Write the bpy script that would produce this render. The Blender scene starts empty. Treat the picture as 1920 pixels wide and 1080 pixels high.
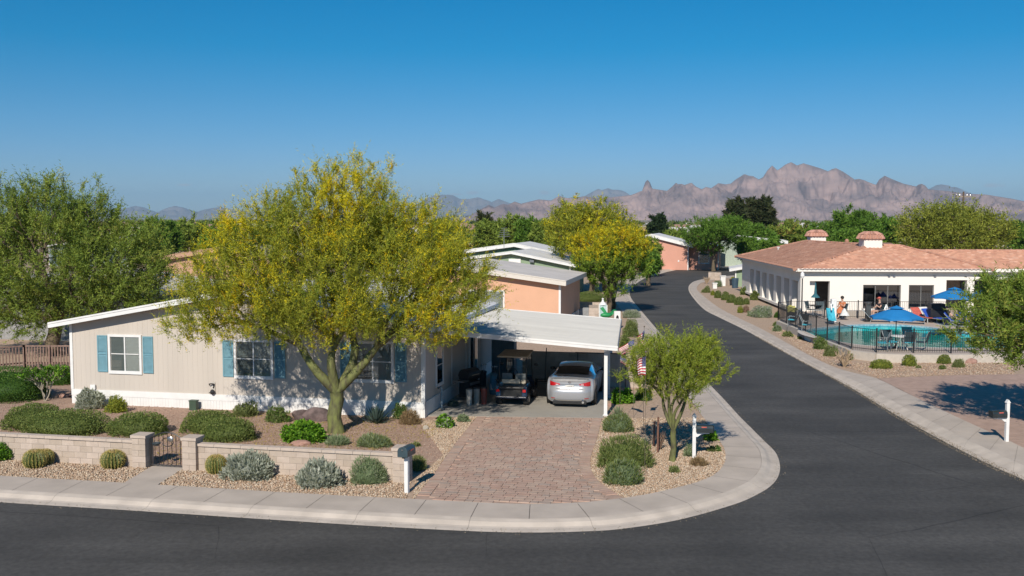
import bpy, bmesh, math, random
import numpy as np
from mathutils import Vector, Matrix
random.seed(7); rng = np.random.default_rng(7)
SC = bpy.context.scene; COL = SC.collection
# ------------------------------------------------------------------ camera, light, exposure
CAMH = 7.12; FPX = 1850.0; PITCH = math.atan(130/FPX)
cam = bpy.data.cameras.new('camera'); camo = bpy.data.objects.new('camera', cam); COL.objects.link(camo)
camo.location = (0, 0, CAMH); camo.rotation_euler = (math.pi/2-PITCH, 0, 0)
cam.sensor_width = 36; cam.lens = FPX/1920*36; cam.clip_end = 60000; cam.clip_start = .3
SC.camera = camo
SUN_EL = math.radians(35.5); SUN_AZ = math.atan2(-.24, -.97)      # towards the sun: x, y
S = Vector((math.sin(SUN_AZ)*math.cos(SUN_EL), math.cos(SUN_AZ)*math.cos(SUN_EL), math.sin(SUN_EL)))
w = bpy.data.worlds.new('World'); SC.world = w; w.use_nodes = True
nt = w.node_tree; bg = nt.nodes['Background']; bg.inputs[1].default_value = .077
sky = nt.nodes.new('ShaderNodeTexSky'); sky.sky_type = 'NISHITA'; sky.sun_disc = False
sky.sun_elevation = SUN_EL; sky.sun_rotation = SUN_AZ % (2*math.pi)
sky.altitude = 300; sky.air_density = 1.0; sky.dust_density = .2; sky.ozone_density = 10
tcw = nt.nodes.new('ShaderNodeTexCoord'); sxyz = nt.nodes.new('ShaderNodeSeparateXYZ'); nt.links.new(tcw.outputs['Generated'], sxyz.inputs[0])
crw = nt.nodes.new('ShaderNodeValToRGB'); el_ = crw.color_ramp.elements       # clear dry desert air: little red left away from the horizon
el_[0].position = 0; el_[0].color = (.96, .99, 1.04, 1); el_[1].position = .30; el_[1].color = (.03, .86, 1, 1)
for p_, c_ in ((.03, (.95, .99, 1.06, 1)), (.06, (.78, .95, 1.06, 1)), (.113, (.43, .91, 1.01, 1)), (.166, (.07, .89, 1, 1)), (.215, (.0, .88, 1, 1))):
    e_ = el_.new(p_); e_.color = c_
nt.links.new(sxyz.outputs['Z'], crw.inputs[0])
mxw = nt.nodes.new('ShaderNodeMix'); mxw.data_type = 'RGBA'; mxw.blend_type = 'MULTIPLY'; mxw.inputs[0].default_value = 1
nt.links.new(sky.outputs[0], mxw.inputs[6]); nt.links.new(crw.outputs[0], mxw.inputs[7])
def wmath(op, a, b=None, clamp=False):
    q = nt.nodes.new('ShaderNodeMath'); q.operation = op; q.use_clamp = clamp
    for i_, v_ in enumerate((a, b)):
        if v_ is None: continue
        if isinstance(v_, (int, float)): q.inputs[i_].default_value = v_
        else: nt.links.new(v_, q.inputs[i_])
    return q.outputs[0]
nz_ = nt.nodes.new('ShaderNodeTexNoise'); nz_.inputs['Scale'].default_value = 90; nz_.inputs['Detail'].default_value = 4; nt.links.new(tcw.outputs['Generated'], nz_.inputs['Vector'])
tot = None
for ax_, az_, wx_, wz_ in ((-.0416, .026, .009, .0022), (.0325, .026, .007, .0024), (.488, .0335, .014, .0028), (-.33, .034, .008, .0012), (.30, .030, .01, .0012), (-.055, .0245, .012, .0012)):
    rx_ = wmath('DIVIDE', sxyz.outputs['X'], sxyz.outputs['Y']); fw_ = wmath('GREATER_THAN', sxyz.outputs['Y'], 0.0)
    rz_ = wmath('DIVIDE', sxyz.outputs['Z'], sxyz.outputs['Y'])
    d_ = wmath('ADD', wmath('POWER', wmath('DIVIDE', wmath('SUBTRACT', rx_, ax_), wx_), 2.0), wmath('POWER', wmath('DIVIDE', wmath('SUBTRACT', rz_, az_), wz_), 2.0))
    q_ = wmath('MULTIPLY', wmath('SUBTRACT', 1.0, wmath('ADD', d_, wmath('MULTIPLY', wmath('SUBTRACT', nz_.outputs[0], .5), 2.2)), True), fw_)
    tot = q_ if tot is None else wmath('MAXIMUM', tot, q_)
cw_ = nt.nodes.new('ShaderNodeMix'); cw_.data_type = 'RGBA'; cw_.inputs[7].default_value = (5.6, 5.7, 6.4, 1); nt.links.new(wmath('MULTIPLY', tot, .55), cw_.inputs[0])
nt.links.new(mxw.outputs[2], cw_.inputs[6]); nt.links.new(cw_.outputs[2], bg.inputs[0])
sl = bpy.data.lights.new('sun', 'SUN'); sl.energy = 4.6; sl.angle = math.radians(.53); sl.color = (1, .91, .79)
slo = bpy.data.objects.new('sun', sl); COL.objects.link(slo); slo.rotation_euler = S.to_track_quat('Z', 'Y').to_euler()
slo.location = (-20, -60, 60)
vs = SC.view_settings; vs.view_transform = 'Standard'; vs.look = 'None'; vs.exposure = .1; vs.gamma = 1; vs.use_curve_mapping = False
SC.render.engine = 'CYCLES'; cy = SC.cycles; cy.use_denoising = True; cy.max_bounces = 6; cy.diffuse_bounces = 2; cy.glossy_bounces = 3
cy.transmission_bounces = 4; cy.transparent_max_bounces = 12; cy.volume_bounces = 0; cy.caustics_reflective = False; cy.caustics_refractive = False
cy.sample_clamp_indirect = 4

# ------------------------------------------------------------------ where a sight line meets a level, for measured positions
_c, _s = math.cos(PITCH), math.sin(PITCH)
def ray(px, py):
    a = (px-960)/FPX; b = (540-py)/FPX
    return a, _c+b*_s, -_s+b*_c
def P(px, py, z=.12):
    a, y, d = ray(px, py); t = (z-CAMH)/d
    return Vector((a*t, y*t, z))
def Q(px, py, Y):
    a, y, d = ray(px, py); t = Y/y
    return Vector((a*t, Y, CAMH+d*t))

# ------------------------------------------------------------------ materials
def N(nt, t, **k):
    n = nt.nodes.new(t)
    for a, b in k.items(): setattr(n, a, b)
    return n
MATS = {}
def mat(name, col, rough=.7, metal=0, var=.12, scale=6, bump=0, bscale=40, attr=None, spec=.5, coat=0, col2=None, detail=4, world=False, stretch=None, emis=None):
    """principled with noise colour variation and fine bump"""
    if name in MATS: return MATS[name]
    m = bpy.data.materials.new(name); m.use_nodes = True; nt = m.node_tree; L = nt.links.new
    b = nt.nodes['Principled BSDF']; b.inputs['Roughness'].default_value = rough; b.inputs['Metallic'].default_value = metal
    b.inputs['Specular IOR Level'].default_value = spec; b.inputs['Coat Weight'].default_value = coat
    tc = N(nt, 'ShaderNodeTexCoord'); src = tc.outputs['Object']
    if world:
        g = N(nt, 'ShaderNodeNewGeometry'); src = g.outputs['Position']
    if stretch:
        mp = N(nt, 'ShaderNodeMapping'); mp.inputs['Scale'].default_value = stretch; L(src, mp.inputs[0]); src = mp.outputs[0]
    no = N(nt, 'ShaderNodeTexNoise'); no.inputs['Scale'].default_value = scale; no.inputs['Detail'].default_value = detail; L(src, no.inputs['Vector'])
    mx = N(nt, 'ShaderNodeMix', data_type='RGBA')
    c2 = col2 or tuple(c*(1-var*2) for c in col)
    mx.inputs[6].default_value = (*c2, 1)
    mr = N(nt, 'ShaderNodeMapRange'); mr.inputs[1].default_value = .3; mr.inputs[2].default_value = .7; L(no.outputs[0], mr.inputs[0]); L(mr.outputs[0], mx.inputs[0])
    if attr:
        a = N(nt, 'ShaderNodeAttribute'); a.attribute_name = attr; L(a.outputs['Color'], mx.inputs[7])
        dk = N(nt, 'ShaderNodeMix', data_type='RGBA', blend_type='MULTIPLY'); dk.inputs[0].default_value = 1
        L(a.outputs['Color'], dk.inputs[6]); v = 1-var*2; dk.inputs[7].default_value = (v, v, v, 1); L(dk.outputs[2], mx.inputs[6])
    else: mx.inputs[7].default_value = (*[min(1, c*(1+var*.6)) for c in col], 1)
    L(mx.outputs[2], b.inputs['Base Color'])
    if bump:
        n2 = N(nt, 'ShaderNodeTexNoise'); n2.inputs['Scale'].default_value = bscale; n2.inputs['Detail'].default_value = 3; L(src, n2.inputs['Vector'])
        bp = N(nt, 'ShaderNodeBump'); bp.inputs['Strength'].default_value = bump; bp.inputs['Distance'].default_value = .02
        L(n2.outputs[0], bp.inputs['Height']); L(bp.outputs[0], b.inputs['Normal'])
    MATS[name] = m; return m
def leafmat(name, trans=.3, rough=.55):
    if name in MATS: return MATS[name]
    m = bpy.data.materials.new(name); m.use_nodes = True; nt = m.node_tree; L = nt.links.new
    b = nt.nodes['Principled BSDF']; b.inputs['Roughness'].default_value = rough; b.inputs['Specular IOR Level'].default_value = .12
    a = N(nt, 'ShaderNodeAttribute'); a.attribute_name = 'Col'
    L(a.outputs['Color'], b.inputs['Base Color'])
    t = N(nt, 'ShaderNodeBsdfTranslucent'); g = N(nt, 'ShaderNodeMix', data_type='RGBA', blend_type='MULTIPLY'); g.inputs[0].default_value = 1
    g.inputs[7].default_value = (1.25, 1.2, .6, 1); L(a.outputs['Color'], g.inputs[6]); L(g.outputs[2], t.inputs[0])
    mx = N(nt, 'ShaderNodeMixShader'); mx.inputs[0].default_value = trans; L(b.outputs[0], mx.inputs[1]); L(t.outputs[0], mx.inputs[2])
    L(mx.outputs[0], nt.nodes['Material Output'].inputs[0]); MATS[name] = m; return m
def glassmat(name, tint=(.55, .6, .6), gl=.25, rough=.02):
    if name in MATS: return MATS[name]
    m = bpy.data.materials.new(name); m.use_nodes = True; nt = m.node_tree; L = nt.links.new
    nt.nodes.remove(nt.nodes['Principled BSDF'])
    t = N(nt, 'ShaderNodeBsdfTransparent'); t.inputs[0].default_value = (*tint, 1)
    g = N(nt, 'ShaderNodeBsdfGlossy'); g.inputs['Roughness'].default_value = rough; g.inputs[0].default_value = (.9, .95, 1, 1)
    f = N(nt, 'ShaderNodeFresnel'); f.inputs[0].default_value = 1.5
    ad = N(nt, 'ShaderNodeMath', operation='ADD', use_clamp=True); ad.inputs[1].default_value = gl*.3; L(f.outputs[0], ad.inputs[0])
    mx = N(nt, 'ShaderNodeMixShader'); L(ad.outputs[0], mx.inputs[0]); L(t.outputs[0], mx.inputs[1]); L(g.outputs[0], mx.inputs[2])
    L(mx.outputs[0], nt.nodes['Material Output'].inputs[0]); MATS[name] = m; return m

# ------------------------------------------------------------------ objects
def link(o, parent=None):
    COL.objects.link(o)
    if parent is not None: o.parent = parent
    return o
def tag(o, label=None, cat=None, group=None, kind=None):
    if label: o['label'] = label
    if cat: o['category'] = cat
    if group: o['group'] = group
    if kind: o['kind'] = kind
    return o
def thing(name, label, cat, loc, rz=0, group=None):
    o = bpy.data.objects.new(name, None); o.empty_display_size = .2; link(o); o.location = loc; o.rotation_euler = (0, 0, rz)
    return tag(o, label, cat, group)
def copy_tree(o, parent=None):
    c = o.copy(); COL.objects.link(c); c.parent = parent
    for ch in list(o.children): copy_tree(ch, c)
    return c
class MB:
    def __init__(s): s.v = []; s.f = []; s.m = []; s.c = []
    def add(s, vs, fs, mi=0, col=None):
        n = len(s.v); s.v += [tuple(v) for v in vs]; s.f += [tuple(i+n for i in f) for f in fs]; s.m += [mi]*len(fs)
        s.c += [col or (1, 1, 1)]*len(vs); return s
    def box(s, x0, x1, y0, y1, z0, z1, mi=0, M=None, col=None):
        vs = [Vector(p) for p in ((x0, y0, z0), (x1, y0, z0), (x1, y1, z0), (x0, y1, z0), (x0, y0, z1), (x1, y0, z1), (x1, y1, z1), (x0, y1, z1))]
        if M is not None: vs = [M@v for v in vs]
        return s.add(vs, [(0, 3, 2, 1), (4, 5, 6, 7), (0, 1, 5, 4), (1, 2, 6, 5), (2, 3, 7, 6), (3, 0, 4, 7)], mi, col)
    def cbox(s, c, d, mi=0, rz=0, M=None):
        R = Matrix.Translation(c)@Matrix.Rotation(rz, 4, 'Z') if M is None else Matrix.Translation(c)@M
        return s.box(-d[0]/2, d[0]/2, -d[1]/2, d[1]/2, -d[2]/2, d[2]/2, mi, R)
    def prism(s, poly, z0, z1, mi=0):
        n = len(poly); vs = [(p[0], p[1], z0) for p in poly]+[(p[0], p[1], z1) for p in poly]
        fs = [tuple(range(n))[::-1], tuple(range(n, 2*n))]+[(i, (i+1) % n, n+(i+1) % n, n+i) for i in range(n)]
        return s.add(vs, fs, mi)
    def extr(s, poly, d, mi=0):
        """3D polygon extruded by vector d"""
        n = len(poly); d = Vector(d); vs = [Vector(p) for p in poly]; vs += [v+d for v in vs]
        return s.add(vs, [tuple(range(n)), tuple(range(n, 2*n))[::-1]]+[(i, n+i, n+(i+1) % n, (i+1) % n) for i in range(n)], mi)
    def tube(s, pts, rad, n=6, mi=0, cap=True, col=None):
        pts = [Vector(p) for p in pts]; k = len(pts)
        if not hasattr(rad, '__len__'): rad = [rad]*k
        vs = []; up = Vector((0, 0, 1)) if abs((pts[-1]-pts[0]).normalized().z) < .9 else Vector((1, 0, 0))
        for i in range(k):
            d = (pts[min(i+1, k-1)]-pts[max(i-1, 0)]).normalized(); a = d.cross(up).normalized(); b = d.cross(a)
            for j in range(n):
                t = 2*math.pi*j/n; vs.append(pts[i]+(a*math.cos(t)+b*math.sin(t))*rad[i])
        fs = [(i*n+j, i*n+(j+1) % n, (i+1)*n+(j+1) % n, (i+1)*n+j) for i in range(k-1) for j in range(n)]
        if cap: fs += [tuple(range(n))[::-1], tuple(range((k-1)*n, k*n))]
        return s.add(vs, fs, mi, col)
    def lathe(s, prof, n=16, mi=0, c=(0, 0, 0), M=None):
        vs = []; c = Vector(c)
        for r, z in prof:
            for j in range(n):
                t = 2*math.pi*j/n; v = Vector((r*math.cos(t), r*math.sin(t), z)); vs.append(c+(M@v if M else v))
        k = len(prof)
        fs = [(i*n+j, i*n+(j+1) % n, (i+1)*n+(j+1) % n, (i+1)*n+j) for i in range(k-1) for j in range(n)]
        fs += [tuple(range(n))[::-1], tuple(range((k-1)*n, k*n))]
        return s.add(vs, fs, mi)
    def ell(s, c, r, n=10, k=6, mi=0, jit=0, M=None):
        c = Vector(c); vs = []
        for i in range(k+1):
            ph = math.pi*i/k
            for j in range(n):
                t = 2*math.pi*j/n; q = 1+random.uniform(-jit, jit); v = Vector((r[0]*math.sin(ph)*math.cos(t)*q, r[1]*math.sin(ph)*math.sin(t)*q, -r[2]*math.cos(ph)*q))
                vs.append(c+(M@v if M else v))
        return s.add(vs, [(i*n+j, i*n+(j+1) % n, (i+1)*n+(j+1) % n, (i+1)*n+j) for i in range(k) for j in range(n)], mi)
    def build(s, name, mats, parent=None, smooth=False, kind=None, loc=None, bevel=0, colors=False):
        me = bpy.data.meshes.new(name); me.from_pydata(s.v, [], s.f); mats = mats if isinstance(mats, (list, tuple)) else [mats]
        for m in mats: me.materials.append(m)
        if len(mats) > 1: me.polygons.foreach_set('material_index', s.m)
        if colors:
            a = me.color_attributes.new('Col', 'FLOAT_COLOR', 'POINT'); a.data.foreach_set('color', np.hstack([np.array(s.c, dtype=np.float32), np.ones((len(s.c), 1), np.float32)]).ravel())
        if smooth: me.polygons.foreach_set('use_smooth', [True]*len(me.polygons))
        me.update(); o = bpy.data.objects.new(name, me); link(o, parent)
        if loc is not None: o.location = loc
        if kind: o['kind'] = kind
        if bevel:
            b = o.modifiers.new('bevel', 'BEVEL'); b.width = bevel; b.segments = 2; b.limit_method = 'ANGLE'
        return o
def mesh_np(name, V, F, m, parent=None, col=None, kind=None, smooth=False):
    """V (n,3), F (k,3 or 4) arrays, col (n,3)"""
    me = bpy.data.meshes.new(name); V = np.asarray(V, np.float32); F = np.asarray(F, np.int32); q = F.shape[1]
    me.vertices.add(len(V)); me.vertices.foreach_set('co', V.ravel()); me.loops.add(F.size); me.loops.foreach_set('vertex_index', F.ravel())
    me.polygons.add(len(F)); me.polygons.foreach_set('loop_start', np.arange(0, F.size, q, dtype=np.int32)); me.polygons.foreach_set('loop_total', np.full(len(F), q, np.int32))
    me.materials.append(m)
    if col is not None:
        a = me.color_attributes.new('Col', 'FLOAT_COLOR', 'POINT'); a.data.foreach_set('color', np.hstack([np.asarray(col, np.float32), np.ones((len(col), 1), np.float32)]).ravel())
    me.update(calc_edges=True); me.validate()
    if smooth: me.polygons.foreach_set('use_smooth', [True]*len(me.polygons))
    o = bpy.data.objects.new(name, me); link(o, parent)
    if kind: o['kind'] = kind
    return o

# ------------------------------------------------------------------ shared materials
M_white = mat('white_paint', (.78, .78, .77), .5, var=.04, scale=3)
M_asph = mat('asphalt', (.069, .066, .062), .85, var=.16, scale=.35, bump=.35, bscale=60, detail=8, world=True)
M_conc = mat('concrete', (.51, .44, .375), .85, var=.08, scale=1.2, bump=.15, bscale=50, detail=8, world=True)
M_kerb = mat('kerb_concrete', (.56, .49, .42), .85, var=.1, scale=1.7, bump=.15, bscale=40, detail=8, world=True)
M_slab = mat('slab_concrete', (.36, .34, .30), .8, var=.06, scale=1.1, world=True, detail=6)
M_black = mat('black_metal', (.02, .02, .022), .45, var=.05)
M_tyre = mat('tyre_rubber', (.025, .025, .025), .8)
M_leaf = leafmat('leaf'); M_bark = mat('bark', (.16, .125, .08), .9, var=.25, scale=12, bump=.6, bscale=25)
M_greenbark = mat('green_bark', (.17, .19, .055), .8, var=.28, scale=7, bump=1, bscale=18, col2=(.07, .06, .035), stretch=(1, 1, .4))
M_steel = mat('grey_metal', (.45, .45, .46), .35, metal=.9)
M_dark = mat('dark_interior', (.012, .012, .013), .9)
M_glass = glassmat('window_glass', (.86, .88, .88), .12)

# ================================================================== GROUND, ROAD, KERB, SIDEWALK
def crom(pts, step):
    """smooth curve through points, resampled; pts (n,k) array -> (m,k)"""
    p = np.array(pts, float); out = []
    for i in range(len(p)-1):
        p0, p1, p2, p3 = p[max(i-1, 0)], p[i], p[i+1], p[min(i+2, len(p)-1)]
        for t in np.linspace(0, 1, 16, endpoint=False):
            out.append(.5*((2*p1)+(-p0+p2)*t+(2*p0-5*p1+4*p2-p3)*t*t+(-p0+3*p1-3*p2+p3)*t**3))
    out.append(p[-1]); out = np.array(out); d = np.r_[0, np.cumsum(np.hypot(*(np.diff((out[:, :2]+out[:, 2:4])/2, axis=0).T)))]
    n = max(2, int(d[-1]/step)); t = np.linspace(0, d[-1], n+1)
    return np.stack([np.interp(t, d, out[:, k]) for k in range(out.shape[1])], 1)
def pairs(lst): return [[*P(a, b, 0)[:2], *P(c, d, .12)[:2]] for a, b, c, d in lst]
LEFT = pairs([(-420, 915, -330, 874), (-200, 929, -118, 885.5), (0, 942, 76, 896.5), (240, 957, 312, 910), (500, 974, 560, 925), (760, 990, 795, 937), (960, 998.5, 970, 945), (1112, 996, 1078, 943), (1180, 990, 1125, 939),
    (1252, 979, 1176, 933), (1305, 967, 1225, 924.5), (1354, 953, 1270, 914), (1398, 938, 1303, 905.5), (1436, 918, 1334, 893), (1454, 902, 1350, 880), (1462, 884, 1359, 866), (1461, 865, 1360, 851), (1453, 847, 1356, 838),
    (1432, 826, 1347, 823), (1411, 805, 1335, 806), (1386, 780, 1318, 782), (1351, 742, 1288, 742), (1300, 690, 1247, 690), (1242, 629, 1201, 629), (1200, 580, 1163, 580), (1184, 560, 1148, 560),
    (1181, 547, 1143, 546), (1188, 536, 1152, 532), (1209, 522, 1180, 517), (1239, 513, 1218, 508), (1266, 507, 1252, 502.5), (1307, 504, 1300, 499.5), (1400, 502, 1400, 498), (1560, 502, 1560, 498)])
RIGHT = pairs([(2300, 1075, 2300, 1000), (2100, 985, 2100, 915), (1990, 935, 1990, 866), (1917, 898.6, 1920, 840), (1861, 873.6, 1889, 825), (1778, 832, 1820, 794), (1694, 786, 1750, 761), (1640, 754, 1690, 732), (1597, 728, 1644, 710),
    (1558, 707, 1592, 697), (1530, 692, 1556, 685), (1483, 667, 1511, 663), (1400, 620.6, 1430, 618), (1350, 596, 1376, 592), (1320, 580, 1345, 575), (1299, 557.5, 1318, 554), (1291, 543, 1307, 543), (1294, 533, 1309, 535), (1307, 526, 1319, 529),
    (1340, 520, 1350, 523), (1400, 516, 1405, 519), (1560, 514, 1560, 517)])
G = MB(); G.add([(-16000, -300, -.06), (16000, -300, -.06), (16000, 16500, -.06), (-16000, 16500, -.06)], [(0, 1, 2, 3)])
tag(G.build('ground', mat('desert_ground', (.33, .25, .18), .95, var=.18, scale=.05, detail=8, world=True, col2=(.2, .17, .11))), kind='structure')
# asphalt with worn patches, seams and cracks
m = MATS.get('asphalt'); nt = m.node_tree; L = nt.links.new; b = nt.nodes['Principled BSDF']
base = b.inputs['Base Color'].links[0].from_socket
gp = N(nt, 'ShaderNodeNewGeometry')
fine = N(nt, 'ShaderNodeTexNoise'); fine.inputs['Scale'].default_value = 7; fine.inputs['Detail'].default_value = 9; fine.inputs['Roughness'].default_value = .75; L(gp.outputs['Position'], fine.inputs['Vector'])
fr = N(nt, 'ShaderNodeMapRange'); fr.inputs[1].default_value = .35; fr.inputs[2].default_value = .7; fr.inputs[3].default_value = .70; fr.inputs[4].default_value = 1.42; L(fine.outputs[0], fr.inputs[0])
mp = N(nt, 'ShaderNodeMapping'); mp.inputs['Scale'].default_value = (.12, .9, 1); mp.inputs['Rotation'].default_value = (0, 0, .18); L(gp.outputs['Position'], mp.inputs[0])
st = N(nt, 'ShaderNodeTexNoise'); st.inputs['Scale'].default_value = .8; st.inputs['Detail'].default_value = 6; L(mp.outputs[0], st.inputs['Vector'])
sr = N(nt, 'ShaderNodeMapRange'); sr.inputs[1].default_value = .38; sr.inputs[2].default_value = .66; sr.inputs[3].default_value = .84; sr.inputs[4].default_value = 1.22; L(st.outputs[0], sr.inputs[0])
mu = N(nt, 'ShaderNodeMath', operation='MULTIPLY'); L(fr.outputs[0], mu.inputs[0]); L(sr.outputs[0], mu.inputs[1])
dn = N(nt, 'ShaderNodeTexNoise'); dn.inputs['Scale'].default_value = .5; dn.inputs['Detail'].default_value = 5; L(gp.outputs['Position'], dn.inputs['Vector'])
dm = N(nt, 'ShaderNodeMix', data_type='RGBA'); dm.inputs[0].default_value = .16; L(gp.outputs['Position'], dm.inputs[6]); L(dn.outputs['Color'], dm.inputs[7])
vo = N(nt, 'ShaderNodeTexVoronoi', feature='DISTANCE_TO_EDGE'); vo.inputs['Scale'].default_value = .13; L(dm.outputs[2], vo.inputs['Vector'])
n3 = N(nt, 'ShaderNodeTexNoise'); n3.inputs['Scale'].default_value = .11; L(gp.outputs['Position'], n3.inputs['Vector'])
th = N(nt, 'ShaderNodeMapRange'); th.inputs[1].default_value = .42; th.inputs[2].default_value = .62; th.inputs[3].default_value = 0; th.inputs[4].default_value = .002; L(n3.outputs[0], th.inputs[0])
cr = N(nt, 'ShaderNodeMath', operation='LESS_THAN'); L(vo.outputs['Distance'], cr.inputs[0]); L(th.outputs[0], cr.inputs[1])
ck = N(nt, 'ShaderNodeMath', operation='MULTIPLY_ADD'); ck.inputs[1].default_value = -.4; ck.inputs[2].default_value = 1; L(cr.outputs[0], ck.inputs[0])
m2 = N(nt, 'ShaderNodeMath', operation='MULTIPLY'); L(mu.outputs[0], m2.inputs[0]); L(ck.outputs[0], m2.inputs[1])
vm = N(nt, 'ShaderNodeMix', data_type='RGBA', blend_type='MULTIPLY'); vm.inputs[0].default_value = 1; L(base, vm.inputs[6]); L(m2.outputs[0], vm.inputs[7]); L(vm.outputs[2], b.inputs['Base Color'])
R = MB(); lf = crom(LEFT, .8); rf = crom(RIGHT, .8)
# one big asphalt sheet: everything between the two kerbs and the near street
R.add([(-60, -30, 0), (70, -30, 0), (70, 160, 0), (-60, 160, 0)], [(0, 1, 2, 3)])
tag(R.build('road', M_asph), kind='structure')
sw = bpy.data.objects.new('sidewalk', None); link(sw); tag(sw, kind='structure'); kb = bpy.data.objects.new('kerb', None); link(kb); tag(kb, kind='structure')
M_joint = mat('joint_dark', (.2, .17, .14), .95, var=.1)
def strip(cur, flip, near):
    """cur rows: asphalt edge xy, back edge xy"""
    A = cur[:, :2]; B = cur[:, 2:4]; n = len(cur)
    def pt(i, t, z): q = A[i]+(B[i]-A[i])*t; return (q[0], q[1], z)
    prof_k = [(0, .004), (.05, .012), (.13, .016), (.17, .03), (.24, .1), (.31, .126), (.335, .13)]
    prof_s = [(.337, .12), (.34, .13), (.66, .131), (.995, .13), (1.0, .12), (1.0, .02)]
    def seg(name, i0, i1, prof, m, par, g=.012):
        bm_ = MB(); vs = []; idx = list(range(i0, i1+1)); k = len(prof)
        for a, i in enumerate(idx):
            for t, z in prof:
                p = Vector(pt(i, t, z))
                if a == 0 and g: p += (Vector(pt(i+1, t, z))-p).normalized()*g*.55
                if a == len(idx)-1 and g: p += (Vector(pt(i-1, t, z))-p).normalized()*g*.55
                vs.append(p)
        fs = []
        for a in range(len(idx)-1):
            for j in range(k-1):
                q = (a*k+j, a*k+j+1, (a+1)*k+j+1, (a+1)*k+j); fs.append(q if flip else q[::-1])
        bm_.add(vs, fs); e = [vs[j] for j in range(k)]; f_ = [vs[(len(idx)-1)*k+j] for j in range(k)]
        return bm_.build(name, m, par)
    dist = np.hypot(A[:, 0], A[:, 1]); i = 0
    # dark joint strip slightly below the panels
    base = MB(); vs = []
    for i in range(n): vs += [pt(i, .0, -.01), pt(i, .15, .0), pt(i, .335, .085), pt(i, .995, .085)]
    base.add(vs, [((i*4+j, i*4+j+1, (i+1)*4+j+1, (i+1)*4+j) if flip else (i*4+j, (i+1)*4+j, (i+1)*4+j+1, i*4+j+1)) for i in range(n-1) for j in range(3)])
    tag(base.build('joint_bed', M_joint, sw), kind='stuff')
    K = 5; i = 0; far = []
    while i < n-1:
        j = min(i+K, n-1)
        if dist[i] < near: seg('concrete_panel', i, j, prof_s, M_conc, sw)
        else: seg('concrete_strip', i, n-1, prof_s, M_conc, sw, 0); break
        i = j
    i = 0
    while i < n-1:
        j = min(i+2*K, n-1)
        if dist[i] < near: seg('kerb_section', i, j, prof_k, M_kerb, kb, .006)
        else: seg('kerb_strip', i, n-1, prof_k, M_kerb, kb, 0); break
        i = j
Lc = crom(LEFT, .27); Rc = crom(RIGHT, .27)
strip(Lc, True, 75); strip(Rc, False, 75)
# land behind the sidewalks
M_rock = mat('gravel_bed', (.46, .34, .25), .95, var=.25, scale=9, bump=.9, bscale=35, detail=8, world=True, col2=(.34, .245, .17))
M_rock2 = mat('red_gravel_bed', (.42, .29, .22), .95, var=.25, scale=9, bump=.9, bscale=38, detail=8, world=True, col2=(.31, .205, .155))
def land(name, poly, z, m):
    bm = bmesh.new(); vs = [bm.verts.new((p[0], p[1], z)) for p in poly]; bm.faces.new(vs); bmesh.ops.triangulate(bm, faces=bm.faces[:])
    bmesh.ops.recalc_face_normals(bm, faces=bm.faces[:])
    if sum(f.normal.z for f in bm.faces) < 0: bmesh.ops.reverse_faces(bm, faces=bm.faces[:])
    me = bpy.data.meshes.new(name); bm.to_mesh(me); bm.free(); me.materials.append(m); o = bpy.data.objects.new(name, me); link(o); tag(o, kind='structure'); return o
Lb = [tuple(p) for p in lf[:, 2:4]]; Rb = [tuple(p) for p in rf[:, 2:4]]
land('gravel_yard', Lb+[(120, 152), (120, 400), (-200, 400), (-200, Lb[0][1]+10)], .10, M_rock)
land('gravel_border', Rb+[(300, 160), (300, Rb[0][1])], .10, M_rock)
land('desert_plain', [(-400, 150), (-170, 395), (130, 395), (300, 160), (500, 160), (900, 2000), (-900, 2000)], .04, mat('scrub_ground', (.3, .25, .17), .95, var=.2, scale=.1, world=True, detail=8, col2=(.12, .13, .07)))
# yard behind the low wall: redder gravel
O = P(795, 783); ANG = math.radians(-11.7); U = Vector((math.cos(ANG), math.sin(ANG), 0)); V = Vector((-math.sin(ANG), math.cos(ANG), 0))
O = Vector((O.x, O.y, 0))
def LF(u, v, z=0): return O+U*u+V*v+Vector((0, 0, z))
def toUV(p): d = Vector((p[0]-O.x, p[1]-O.y, 0)); return d.dot(U), d.dot(V)
WL = P(755, 901); wu, wv = toUV(WL)      # end pillar of the low wall
land('red_gravel_yard', [LF(-22, wv+.1), LF(wu, wv+.1), LF(wu+.3, wv+2.5), LF(wu+1.3, wv+5.2), LF(.4, -1.0), LF(.5, 9), LF(-22, 9)], .104, M_rock2)
# garden path to the gate
land('path', [P(228, 908), P(291, 912), P(347, 876), P(288, 872)], .124, M_conc)
# ------------------------------------------------------------------ driveway of pavers
dl = [P(897, 778), P(853, 832), P(812, 890), P(775, 937)]; dr = [P(1129, 784), P(1119, 825), P(1108, 858), P(1111, 885), P(1130, 908), P(1172, 934)]
dlc = crom([[*p[:2], *p[:2]] for p in dl], .2)[:, :2]; drc = crom([[*p[:2], *p[:2]] for p in dr], .2)[:, :2]
front = [tuple(p) for p in Lc[:, 2:4] if dlc[-1][0]-.05 < p[0] < drc[-1][0]+.05 and p[1] < 28]
dpoly = [tuple(p) for p in dlc]+front+[tuple(p) for p in drc[::-1]]
drv = land('driveway', dpoly, .108, mat('paver_sand', (.42, .30, .235), .95, var=.1))
def inpoly(x, y, poly):
    x = np.asarray(x); y = np.asarray(y); r = np.zeros(x.shape, bool); n = len(poly)
    for i in range(n):
        x0, y0 = poly[i][:2]; x1, y1 = poly[(i+1) % n][:2]
        if y0 == y1: continue
        c = ((y0 > y) != (y1 > y)) & (x < (x1-x0)*(y-y0)/(y1-y0)+x0); r ^= c
    return r
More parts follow.
